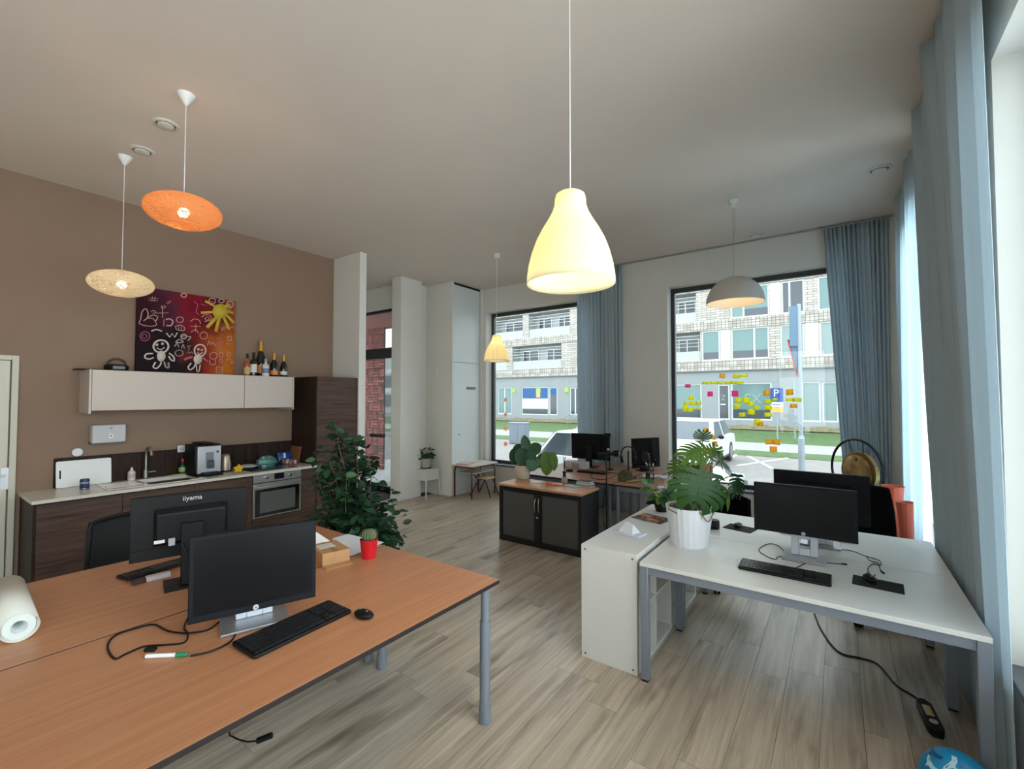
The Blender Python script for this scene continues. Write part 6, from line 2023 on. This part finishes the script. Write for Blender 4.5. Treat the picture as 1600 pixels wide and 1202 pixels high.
def woven(label, xy, z, mat, power, seed, col=WARM):
    q = random.Random(seed)
    t = thing('woven_pendant_lamp', label, 'lamp', (xy[0], xy[1], z))
    rose(t, CE - z)
    MB().tube([(0, 0, CE - z - 0.07), (0, 0, 0.06)], 0.0028, 6).build('cord', WHITEP, t)
    m = MB()
    A, B = 0.230, 0.110
    for k in range(240):
        n = Vector((q.gauss(0, 1), q.gauss(0, 1), q.gauss(0, 0.8))).normalized()
        e1 = n.orthogonal().normalized()
        e2 = n.cross(e1)
        a0 = q.uniform(0, 2 * PI)
        ln = q.uniform(2.2, 5.5)
        pts = []
        off = q.uniform(-0.25, 0.25)
        for i in range(30):
            a = a0 + ln * i / 29
            d = (e1 * math.cos(a) + e2 * math.sin(a)) + n * off
            d.normalize()
            if d.z < -0.90:
                continue
            j = 1 + q.uniform(-0.004, 0.004)
            pts.append((d.x * A * j, d.y * A * j, d.z * B * j))
        if len(pts) > 3:
            m.tube(pts, 0.0017, 3, cap=False)
    m.tube([(A * 0.43 * math.cos(k * PI / 20), A * 0.43 * math.sin(k * PI / 20), -B * 0.905) for k in range(40)], 0.004, 6, closed=True)
    m.build('woven_shade', mat, t)
    MB().cyl((0, 0, 0.02), (0, 0, 0.075), 0.02).build('socket', WHITEP, t)
    MB().ball((0, 0, -0.01), 0.034, 16).build('bulb', BULB, t)
    point('bulb_light', (0, 0, -0.01), power, col, 0.035, t)
    return t


woven('woven ball lamp of orange strands, the nearer of the two', (-3.716, 1.204), 3.10, cloth('orange_strand', (255, 216, 158), 0.7), 66, 3)
woven('woven ball lamp of cream strands above the kitchen painting', (-5.126, 1.207), 2.80, cloth('cream_strand', (255, 248, 232), 0.7), 110, 4, (1.0, 0.80, 0.56))


def bell(label, xy, z, s, power, shade):
    t = thing('bell_pendant_lamp', label, 'lamp', (xy[0], xy[1], z))
    rose(t, CE - z, False)
    MB().tube([(0, 0, CE - z - 0.055), (0, 0, 0.40 * s)], 0.0028, 6).build('cord', WHITEP, t)
    P = [(0.190, 0.0), (0.189, 0.03), (0.182, 0.08), (0.168, 0.135), (0.148, 0.19), (0.122, 0.24), (0.097, 0.28), (0.078, 0.315), (0.068, 0.345), (0.066, 0.375), (0.062, 0.392), (0.05, 0.40), (0.012, 0.402)]
    MB().lathe([(r * s, q * s) for r, q in P], 48).build('shade', shade, t, solid=0.0025)
    MB().cyl((0, 0, 0.33 * s), (0, 0, 0.40 * s), 0.018 * s).build('socket', WHITEP, t)
    MB().ball((0, 0, 0.285 * s), 0.032 * s, 16, (1, 1, 1.25)).build('bulb', BULB, t)
    point('bulb_light', (0, 0, 0.27 * s), power, WARM, 0.035, t)
    return t


SHW = cloth('milky_shade', (255, 250, 226), 0.62)
bell('large milky white bell lamp glowing in the middle of the room', (-0.94, 1.74), 2.285, 1.0, 70, SHW)
bell('small milky bell lamp hanging before the left window', (-4.11, 5.306), ony(776, 565, 5.306).z, 0.98, 22, SHW)
t = thing('dome_pendant_lamp', 'pale grey half dome lamp hanging before the sticky note window', 'lamp', (-0.89, 5.34, ony(1147, 474, 5.34).z))
h = CE - t.location.z
MB().lathe([(0.05, h), (0.052, h - 0.02), (0.03, h - 0.05), (0.03, h - 0.075), (0.001, h - 0.075)], 20).build('ceiling_rose', WHITEP, t)
MB().tube([(-0.01, 0, h - 0.07), (-0.008, 0, 0.29)], 0.002, 6).tube([(0.012, 0, h - 0.07), (0.006, 0, h - 0.3), (-0.006, 0, h - 0.4)], 0.002, 6, smooth=3).build('cord', M('cord_grey', (150, 148, 144), 0.5), t)
MB().lathe([(0.2875 * math.cos(k * PI / 28), 0.2875 * math.sin(k * PI / 28)) for k in range(14)] + [(0.02, 0.288), (0.001, 0.288)], 48).build('shade', M('dome_grey', (196, 190, 182), 0.55), t)
MB().lathe([(0.2875, 0.0)] + [(0.281 * math.cos(k * PI / 28), 0.281 * math.sin(k * PI / 28)) for k in range(14)] + [(0.02, 0.281), (0.001, 0.281)], 48).build('inner_lining', M('dome_inside', (236, 228, 214), 0.7), t)
MB().cyl((0, 0, 0.2), (0, 0, 0.28), 0.02).build('socket', WHITEP, t)
MB().ball((0, 0, 0.165), 0.035, 16).build('bulb', BULB, t)
point('bulb_light', (0, 0, 0.16), 16, WARM, 0.035, t)

# round air valves in the ceiling
VAL = M('valve_white', (214, 208, 198), 0.5)
VALD = M('valve_gap', (90, 84, 78), 0.7)
for (u, v, r, lb) in ((259, 194, 0.088, 'round ceiling air valve nearest the orange woven lamp'), (222, 235, 0.088, 'round ceiling air valve beside the cream lamp rose'), (1374, 264, 0.095, 'round ceiling air valve near the right curtain'), (1181, 367, 0.10, 'round ceiling air valve above the sticky note window')):
    p = onz(u, v, CE)
    t = thing('air_valve', lb, 'air valve', (p.x, p.y, CE), 0, 'air valves in the ceiling')
    MB().lathe([(r, 0), (r, -0.008), (r * 0.78, -0.014), (r * 0.72, 0.0)], 32).build('ring', VAL, t)
    MB().lathe([(r * 0.73, -0.002), (r * 0.60, -0.002)], 32).build('gap', VALD, t)
    MB().lathe([(r * 0.62, -0.012), (r * 0.60, -0.022), (r * 0.3, -0.027), (0.001, -0.028)], 32).build('disc', VAL, t)

# ------------------------------------------------------------------ sticky notes on the glass
NY = 7.158
NC = {'y': cloth('note_yellow', (255, 252, 80), 0.75), 'l': cloth('note_lime', (246, 248, 120), 0.75), 'o': cloth('note_orange', (255, 214, 110), 0.75), 'p': cloth('note_pink', (255, 120, 190), 0.75), 'c': cloth('note_coral', (255, 200, 170), 0.75)}
def note(u, v, w, h, col, label, rot=0.0, group='sticky notes on the right window', nm='sticky_note'):
    p = ony(u, v, NY)
    mt = Matrix.Rotation(R(rot), 4, 'Y')
    o = MB(mt).grid(lambda a, b: ((a - 0.5) * w, -0.012 * (1 - b) ** 2, (b - 0.5) * h), 2, 4).build(nm, NC[col], loc=(p.x, NY - 0.001, p.z), solid=0.0006)
    tag(o, label, 'sticky note', group)
S = lambda x, y: (1030 + x / 5.333, 560 + y / 5.333)
ordn = ['first', 'second', 'third', 'fourth', 'fifth', 'sixth', 'seventh', 'eighth', 'ninth']
for k, (x, y) in enumerate(((387, 204), (450, 204), (508, 204), (572, 204), (620, 202), (677, 203))):
    note(*S(x, y), 0.09, 0.042, 'l' if k % 2 == 0 else 'y', 'flat yellow note, %s from the left in the row of six' % ordn[k], (-1) ** k * 3)
note(*S(642, 150), 0.09, 0.06, 'l', 'yellow green note above the row of six, left of its pair')
note(*S(705, 145), 0.10, 0.04, 'y', 'pale yellow note above the row of six, right of its pair', -3)
for k, (x, y) in enumerate(((265, 330), (228, 375), (278, 373), (328, 372), (218, 408), (215, 433), (263, 428), (330, 423))):
    note(*S(x, y), 0.075, 0.06 if k not in (5, 7) else 0.035, 'l' if k % 2 else 'y', 'yellow note, %s of the cluster over the far left shop window' % ordn[k], (k % 3 - 1) * 5)
for k, (x, y, w, h) in enumerate(((662, 350, 0.085, 0.075), (727, 350, 0.09, 0.085), (762, 380, 0.085, 0.06), (650, 400, 0.085, 0.07), (810, 415, 0.085, 0.06), (767, 447, 0.09, 0.075), (693, 470, 0.085, 0.06))):
    note(*S(x, y), w, h, 'y' if k in (1, 2, 5) else 'l', 'yellow note, %s from the top in the cluster over the big shop window' % ordn[k], (k % 3 - 1) * 5)
for k, (x, y, h) in enumerate(((908, 360, 0.068), (908, 412, 0.06), (908, 470, 0.055))):
    note(*S(x, y), 0.09, h, 'l' if k == 0 else 'y', 'yellow note, %s in the column left of the parking sign' % ('top', 'middle', 'bottom')[k])
note(*S(960, 345), 0.09, 0.035, 'l', 'pale curled note covering the letter of the parking sign', -6)
note(*S(1090, 345), 0.10, 0.04, 'y', 'left one of the two curled yellow notes at the steel post')
note(*S(1150, 347), 0.10, 0.05, 'l', 'right one of the two curled yellow notes at the steel post')
note(*S(818, 530), 0.085, 0.08, 'y', 'yellow note half behind an orange note below the shop window')
note(*S(840, 548), 0.085, 0.065, 'o', 'orange note overlapping a yellow note below the shop window', -8)
note(*S(527, 147), 0.075, 0.065, 'o', 'orange note highest on the window, above the row of six', 10)
note(*S(897, 287), 0.085, 0.085, 'o', 'square orange note at the top left of the parking sign')
note(*S(1087, 283), 0.085, 0.08, 'o', 'square orange note right of the parking sign', -4)
note(*S(1120, 397), 0.085, 0.055, 'o', 'orange note below the curled yellow notes at the steel post')
for k, (x, y) in enumerate(((392, 602), (338, 660), (440, 655), (462, 712), (405, 770), (440, 765))):
    note(*S(x, y), 0.075, 0.07, 'o', 'orange note, %s from the top over the parked white car' % ordn[k], (k % 3 - 1) * 6)
note(*S(915, 695), 0.09, 0.07, 'o', 'orange note at the upper left of the triangle of three', -5)
note(*S(978, 698), 0.09, 0.075, 'o', 'orange note at the upper right of the triangle of three', 5)
note(*S(952, 757), 0.09, 0.075, 'o', 'orange note at the bottom of the triangle of three')
note(*S(240, 231), 0.08, 0.05, 'p', 'pink note at the far left of the window', 3)
note(*S(425, 297), 0.075, 0.075, 'p', 'pink note in the middle between two other pink notes')
note(*S(632, 294), 0.085, 0.085, 'p', 'pink note at the corner of the big shop window')
for k, v in enumerate((625, 648, 670, 694)):
    p = ony(790, v, NY)
    o = MB(Matrix.Rotation(R(90), 4, 'X')).prism([((0.05 if q % 2 else 0.035) * math.cos(q * PI / 8), (0.05 if q % 2 else 0.035) * math.sin(q * PI / 8)) for q in range(16)], 0.0008).build('window_sticker', NC['c'], loc=(p.x, NY, p.z))
    tag(o, 'coral round sticker, %s from the top on the left window' % ordn[k], 'sticker', 'stickers on the left window')

# ------------------------------------------------------------------ plants
def leafgreen(name, c, var=0.2, rough=0.42, trans=0.0):
    return M(name, c, rough, var=var, vscale=14, spec=0.3)


def frame(base, tip, normal):
    """matrix with y along base->tip and z near the normal"""
    y = Vector(tip).normalized()
    z = Vector(normal)
    z = (z - y * z.dot(y)).normalized()
    x = y.cross(z)
    m = Matrix((x, y, z)).transposed().to_4x4()
    m.translation = Vector(base)
    return m


def cam3(a, b, c):
    """a to the camera's right, b up, c towards the camera"""
    return _rt * a + Vector((0, 0, 1)) * b - _fw0 * c


def oval_leaf(w=0.5, n=8, droop=0.12, fold=0.12, tipq=0.8):
    """unit-length leaf mesh, y from 0 to 1"""
    m = MB()
    vs, fs = [], []
    for j in range(n + 1):
        t = j / n
        hw = w / 2 * (math.sin(PI * t ** 0.85) ** tipq if 0 < t < 1 else 0.0)
        z = -droop * t * t
        for s in (-1, -0.5, 0, 0.5, 1):
            vs.append((s * hw, t, z + fold * abs(s) * hw - 0.02 * (1 if abs(s) == 0.5 else 0)))
    for j in range(n):
        for k in range(4):
            fs.append((j * 5 + k, j * 5 + k + 1, (j + 1) * 5 + k + 1, (j + 1) * 5 + k))
    return m.add(vs, fs)


def monstera_leaf(n=6, w=1.0, droop=0.2):
    """fenestrated leaf: lobes joined along the midrib and split towards the edge; unit length along y"""
    m = MB()
    def z(x, y):
        return -droop * y * y - 0.35 * x * x + 0.02
    for s in (-1, 1):
        for k in range(n):
            t0, t1 = k / n, (k + 1) / n
            rows = []
            for q in range(6):
                f = q / 5
                g = 0.0 if f < 0.34 else (f - 0.34) / 0.66
                half = (t1 - t0) / 2 * (1 - 0.34 * g ** 0.45)
                mid = (t0 + t1) / 2
                for e in (-1, 1):
                    t = mid + e * half
                    env = w / 2 * math.sin(PI * min(0.97, 0.16 + 0.80 * t)) ** 0.65
                    x = env * f
                    y = t * 0.74 + (0.30 * t - 0.22) * f * f + 0.26 * f * f
                    if k == 0:
                        y -= 0.10 * f
                    x *= (1 - 0.10 * (1 if q == 5 else 0))
                    rows.append((s * x, y, z(s * x, y) + 0.015 * math.sin(f * PI)))
            o = [(2 * q, 2 * q + 1, 2 * q + 3, 2 * q + 2) for q in range(5)]
            m.add(rows, o)
    m.add([(0, 0.80, z(0, 0.8)), (0.06, 0.84, z(0.06, 0.84)), (0, 1.0, z(0, 1)), (-0.06, 0.84, z(0.06, 0.84))], [(0, 1, 2, 3)])
    m.tube([(0, 0, 0.006), (0, 0.5, z(0, 0.5) + 0.004), (0, 0.95, z(0, 0.95) + 0.002)], [0.012, 0.008, 0.004], 5)
    return m


def put_leaf(me, parent, base, tip, normal, L, W=None, name='leaf'):
    o = bpy.data.objects.new(name, me)
    COL.objects.link(o)
    o.parent = parent
    o.matrix_local = frame(base, tip, normal) @ Matrix.Diagonal((W or L, L, L, 1))
    return o


# monstera in the fluted white pot
mp_ = onz(1076, 851, ZW)
mo = thing('monstera_plant', 'big monstera plant in a white fluted pot on the white desk', 'plant', (mp_.x, mp_.y + 0.02, ZW))
MB().lathe([(0.001, 0), (0.122, 0), (0.126, 0.006), (0.156, 0.262), (0.158, 0.272), (0.150, 0.272), (0.146, 0.25), (0.001, 0.245)], 96, flute=24, amp=0.012).build('pot', M('white_fluted_pot', (232, 234, 238), 0.45), mo)
MB().lathe([(0.001, 0.255), (0.146, 0.25)], 24).build('soil', M('bark_soil', (104, 76, 60), 0.95, var=0.4, vscale=50, bump=0.6, bscale=90), mo)
MGR = [leafgreen('monstera_green', (36, 74, 26)), leafgreen('monstera_light', (84, 116, 44)), leafgreen('monstera_deep', (26, 56, 26))]
MLV = [monstera_leaf().mesh('leaf', g, 60) for g in MGR]
OVL = [oval_leaf(0.55).mesh('leaf', g, 60) for g in MGR]
pc0 = Vector((mp_.x, mp_.y + 0.02, ZW))
dep = pc0.dot(_fw0)
def at_px(u, v, c):
    """offset from the pot for a pixel, c metres nearer than the pot"""
    d = ray(u, v)
    t = (dep - c) / d.dot(_fw0)
    p = Vector((0, 0, CAM_H)) + d * t
    return p - pc0
for (bu, bv, tu, tv, c, dc, W, me, nrm) in (
        (1097, 737, 1086, 800, 0.16, 0.05, 0.46, MLV[0], (0.05, 0.35, 1.0)),
        (1103, 700, 1062, 712, 0.06, 0.08, 0.22, MLV[1], (0.1, 0.8, 0.6)),
        (1098, 690, 1100, 672, 0.02, 0.02, 0.16, MLV[0], (0.0, 0.3, 1.0)),
        (1152, 742, 1155, 780, 0.02, 0.05, 0.16, MLV[2], (0.3, 0.35, 1.0)),
        (1124, 722, 1148, 735, -0.05, -0.02, 0.24, MLV[0], (0.2, 0.8, 0.5)),
        (1108, 716, 1122, 694, -0.02, 0.0, 0.15, MLV[1], (-0.3, 0.4, 0.9)),
        (1075, 722, 1052, 745, -0.06, 0.02, 0.25, MLV[1], (-0.2, 0.7, 0.6)),
        (1112, 752, 1128, 800, 0.08, 0.04, 0.22, MLV[0], (0.4, 0.25, 1.0)),
        (1134, 762, 1141, 800, 0.0, 0.02, 0.10, OVL[1], (0.5, 0.2, 0.8)),
        (1072, 760, 1060, 790, 0.02, 0.05, 0.17, OVL[1], (-0.3, 0.3, 1.0)),
        (1098, 712, 1094, 735, 0.02, 0.02, 0.12, OVL[1], (0.0, 0.3, 1.0)),
        (1120, 705, 1132, 724, 0.0, 0.0, 0.13, OVL[0], (0.4, 0.3, 0.8))):
    b_, t_ = at_px(bu, bv, c), at_px(tu, tv, c + dc)
    L = (t_ - b_).length
    put_leaf(me, mo, b_, t_ - b_, cam3(*nrm), L, W)
    root = Vector((b_.x * 0.15, b_.y * 0.15, 0.25))
    midp = root.lerp(b_, 0.55) + Vector((0, 0, 0.06))
    MB().tube([root, midp, b_], [0.006, 0.005, 0.0035], 6, smooth=5).build('stem', M('stem_green', (92, 120, 60), 0.5), mo)
for k, pts in enumerate(([(0.02, 0.0, 0.25), (0.06, -0.10, 0.30), (0.12, -0.12, 0.24), (0.15, -0.09, 0.20), (0.17, -0.02, 0.25)], [(-0.03, 0, 0.25), (-0.09, -0.07, 0.29), (-0.11, -0.12, 0.26), (-0.04, -0.155, 0.24)], [(0.0, 0.02, 0.25), (-0.08, 0.0, 0.33), (-0.15, -0.03, 0.28)])):
    MB().tube(pts, 0.004, 6, smooth=6).build('aerial_root', M('root_brown', (128, 104, 80), 0.8), mo)

# climbing plant in a dark pot on the cube shelf
p = onz(1036, 800, 0.77)
dp = thing('potted_pothos', 'leafy green plant in a dark pot on the cube shelf', 'plant', (p.x - 0.02, p.y + 0.02, 0.7705))
MB().lathe([(0.001, 0), (0.05, 0), (0.082, 0.135), (0.084, 0.14), (0.076, 0.14), (0.001, 0.12)], 24).build('pot', BLACKP, dp)
MB().lathe([(0.001, 0.125), (0.078, 0.128)], 20).build('soil', SOIL, dp)
PGN = [leafgreen('pothos_green', (60, 108, 44)), leafgreen('pothos_dark', (38, 76, 40)), leafgreen('pothos_light', (112, 146, 58))]
PLV = [oval_leaf(0.72, droop=0.25).mesh('leaf', g, 60) for g in PGN]
q = random.Random(12)
for k in range(26):
    a = q.uniform(0, 2 * PI)
    e = q.uniform(-0.45, 1.1)
    r = q.uniform(0.04, 0.13)
    b_ = Vector((math.cos(a) * r, math.sin(a) * r, 0.14 + 0.12 * q.random() * (1 if e > 0 else 0.3)))
    d_ = Vector((math.cos(a) * math.cos(e), math.sin(a) * math.cos(e), math.sin(e) - 0.25))
    put_leaf(q.choice(PLV), dp, b_, d_, Vector((0, 0, 1)) + cam3(0, 0, 0.6), q.uniform(0.075, 0.12))
    MB().tube([(0, 0, 0.12), (b_.x * 0.4, b_.y * 0.4, 0.17), tuple(b_)], 0.002, 5, smooth=3).build('stem', MATS['stem_green'], dp)

# big leaved plant on the black cabinet
p = onz(814, 748, CZ)
cl_ = thing('potted_calathea', 'round leaved plant in a cream pot on the black cabinet', 'plant', (p.x + 0.01, p.y + 0.03, CZ + 0.0005))
MB().lathe([(0.001, 0), (0.075, 0), (0.09, 0.02), (0.108, 0.12), (0.107, 0.175), (0.1, 0.178), (0.097, 0.16), (0.001, 0.155)], 32).build('pot', M('cream_pot', (206, 196, 178), 0.5, var=0.06, vscale=8, stretch=(1, 1, 12)), cl_)
MB().lathe([(0.001, 0.158), (0.097, 0.16)], 20).build('soil', SOIL, cl_)
CGN = [leafgreen('calathea_green', (40, 78, 46), 0.25), leafgreen('calathea_grey', (62, 100, 70), 0.3), leafgreen('calathea_back', (96, 122, 46), 0.15)]
CLV = [oval_leaf(0.95, n=10, droop=0.10, fold=0.1, tipq=0.55).mesh('leaf', g, 60) for g in CGN]
pc0 = Vector(cl_.location)
dep = pc0.dot(_fw0)
for (bu, bv, tu, tv, c, dc, W, me, nrm) in (
        (826, 712, 818, 680, 0.06, -0.03, 0.15, CLV[1], (-0.2, 0.4, 1)), (830, 706, 845, 696, 0.08, 0.06, 0.19, CLV[1], (0.3, 0.6, 0.8)),
        (818, 700, 812, 727, 0.10, 0.06, 0.20, CLV[0], (-0.15, 0.3, 1)), (828, 702, 830, 730, 0.13, 0.03, 0.17, CLV[0], (0.15, 0.3, 1)),
        (806, 700, 800, 725, 0.02, 0.04, 0.16, CLV[0], (-0.5, 0.3, 0.8)), (836, 712, 829, 737, 0.12, 0.06, 0.19, CLV[1], (0.1, 0.3, 1)),
        (853, 706, 856, 744, 0.03, 0.05, 0.22, CLV[2], (0.35, 0.1, 1)), (862, 706, 868, 736, -0.02, 0.05, 0.16, CLV[2], (0.6, 0.2, 0.8)),
        (842, 710, 850, 722, 0.0, 0.02, 0.16, CLV[0], (0.4, 0.6, 0.6)), (812, 704, 806, 694, 0.0, -0.06, 0.15, CLV[0], (-0.3, 0.8, 0.4))):
    b_, t_ = at_px(bu, bv, c), at_px(tu, tv, c + dc)
    put_leaf(me, cl_, b_, t_ - b_, cam3(*nrm), (t_ - b_).length, W)
    root = Vector((b_.x * 0.1, b_.y * 0.1, 0.155))
    MB().tube([root, root.lerp(b_, 0.6) + Vector((0, 0, 0.05)), b_], 0.003, 5, smooth=4).build('stem', MATS['stem_green'], cl_)

# little plant on the side table
sp2 = thing('potted_plant', 'small bushy plant in a grey pot on the white side table', 'plant', (-6.17, 5.85, 0.5055))
MB().lathe([(0.001, 0), (0.10, 0), (0.105, 0.012), (0.09, 0.012), (0.001, 0.012)], 24).build('saucer', BLACKP, sp2)
MB().lathe([(0.001, 0.012), (0.075, 0.012), (0.098, 0.17), (0.1, 0.18), (0.092, 0.18), (0.001, 0.16)], 28).build('pot', M('grey_beige_pot', (178, 170, 160), 0.6), sp2)
q = random.Random(4)
SLV = [oval_leaf(0.8, droop=0.2).mesh('leaf', g, 60) for g in (leafgreen('small_dark', (30, 62, 34)), leafgreen('small_mid', (58, 96, 56)))]
for k in range(60):
    a = q.uniform(0, 2 * PI)
    e = q.uniform(-0.2, 1.3)
    r = q.uniform(0.03, 0.13)
    b_ = Vector((math.cos(a) * r * math.cos(e * 0.6), math.sin(a) * r * math.cos(e * 0.6), 0.18 + q.uniform(0.0, 0.16) * max(0.2, math.sin(max(0, e)) + 0.3)))
    d_ = Vector((math.cos(a), math.sin(a), math.sin(e) * 0.6))
    put_leaf(q.choice(SLV), sp2, b_, d_, Vector((0, 0, 1)) + cam3(0, 0, 0.5), q.uniform(0.06, 0.09))
MB().tube([(0, 0, 0.16), (0.0, 0.0, 0.26)], 0.05, 8).build('stems', leafgreen('stem_mass', (36, 60, 34)), sp2)

# tall bushy plant behind the beech desks
bp_ = Vector((-3.50, 2.42, 0))
bp = thing('tall_bushy_plant', 'tall dark green bushy plant behind the beech desks', 'plant', tuple(bp_))
MB().lathe([(0.001, 0), (0.14, 0), (0.18, 0.36), (0.183, 0.37), (0.17, 0.37), (0.001, 0.34)], 28).build('pot', M('clay_grey_pot', (120, 112, 106), 0.7), bp)
MB().lathe([(0.001, 0.345), (0.172, 0.35)], 20).build('soil', SOIL, bp)
BARK = M('stem_bark', (104, 84, 64), 0.8)
pc0 = bp_
dep = bp_.dot(_fw0)
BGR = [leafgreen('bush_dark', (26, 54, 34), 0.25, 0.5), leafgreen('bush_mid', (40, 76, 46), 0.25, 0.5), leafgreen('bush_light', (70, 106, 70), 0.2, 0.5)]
BLV = [oval_leaf(0.58, n=5, droop=0.18).mesh('leaf', g, 60) for g in BGR]
q = random.Random(77)
branches = []
# each branch: list of pixels + depth offset (read off the silhouette)
for pts, c in (([(548, 840), (545, 760), (530, 700), (524, 662)], 0.0), ([(545, 830), (530, 770), (515, 720)], 0.10), ([(548, 830), (560, 770), (556, 700), (548, 685)], 0.08), ([(545, 820), (510, 790), (495, 740)], 0.0),
               ([(550, 830), (575, 780), (580, 740), (572, 705)], -0.05), ([(548, 840), (525, 815), (505, 800)], 0.16), ([(552, 840), (590, 800), (605, 790)], 0.05), ([(552, 845), (590, 815), (608, 815)], 0.12),
               ([(548, 830), (540, 790), (542, 740)], 0.20), ([(552, 830), (565, 800), (572, 770)], 0.18), ([(555, 850), (600, 835), (632, 850)], 0.10), ([(552, 842), (585, 830), (610, 826)], 0.2), ([(545, 840), (520, 830), (500, 825)], 0.05), ([(548, 842), (556, 820), (560, 805)], 0.22),
               ([(548, 830), (535, 750), (532, 690)], -0.12), ([(550, 830), (562, 760), (565, 715)], -0.14), ([(545, 830), (515, 770), (500, 705)], -0.08)):
    P = [at_px(u, v, c * (k / (len(pts) - 1))) for k, (u, v) in enumerate(pts)]
    P = [Vector((0.02 * math.sin(len(branches)), 0.02 * math.cos(len(branches) * 2), 0.345))] + P[1:] if P[0].z > 0.3 else P
    P.insert(1, P[0].lerp(P[1], 0.45) + Vector((0, 0, 0.06)))
    branches.append(catmull(P, 8))
    MB().tube(branches[-1], [0.008, 0.005, 0.003], 6).build('branch', BARK, bp)
nleaf = 0
for bi, B in enumerate(branches):
    n = 17
    for k in range(n):
        f = 0.28 + 0.72 * (k + q.random() * 0.6) / n
        P = B[min(len(B) - 1, int(f * (len(B) - 1)))]
        if P.z < 0.42:
            continue
        a = q.uniform(0, 2 * PI)
        d_ = Vector((math.cos(a), math.sin(a), q.uniform(-0.5, 0.35)))
        off = Vector((q.gauss(0, 0.022), q.gauss(0, 0.022), q.gauss(0, 0.018)))
        if nleaf < 290:
            put_leaf(q.choice(BLV + BLV[:2]), bp, P + off, d_, Vector((q.gauss(0, 0.4), q.gauss(0, 0.4), 1)) + cam3(0, 0, 0.7), q.uniform(0.075, 0.115))
            nleaf += 1

mass = MB()
ov = oval_leaf(0.58, n=4, droop=0.18)
for bi, B in enumerate(branches):
    for k in range(60):
        P = B[min(len(B) - 1, int(q.uniform(0.3, 1.0) * (len(B) - 1)))]
        if P.z < 0.45:
            continue
        a = q.uniform(0, 2 * PI)
        L = q.uniform(0.06, 0.10)
        mm = frame(P + Vector((q.gauss(0, 0.05), q.gauss(0, 0.05), q.gauss(0, 0.04))) + cam3(0, 0, -0.04), (math.cos(a), math.sin(a), q.uniform(-0.6, 0.4)), Vector((q.gauss(0, 0.5), q.gauss(0, 0.5), 1)) + cam3(0, 0, 0.5)) @ Matrix.Diagonal((L, L, L, 1))
        mass.add([mm @ Vector(v) for v in ov.v], ov.f)
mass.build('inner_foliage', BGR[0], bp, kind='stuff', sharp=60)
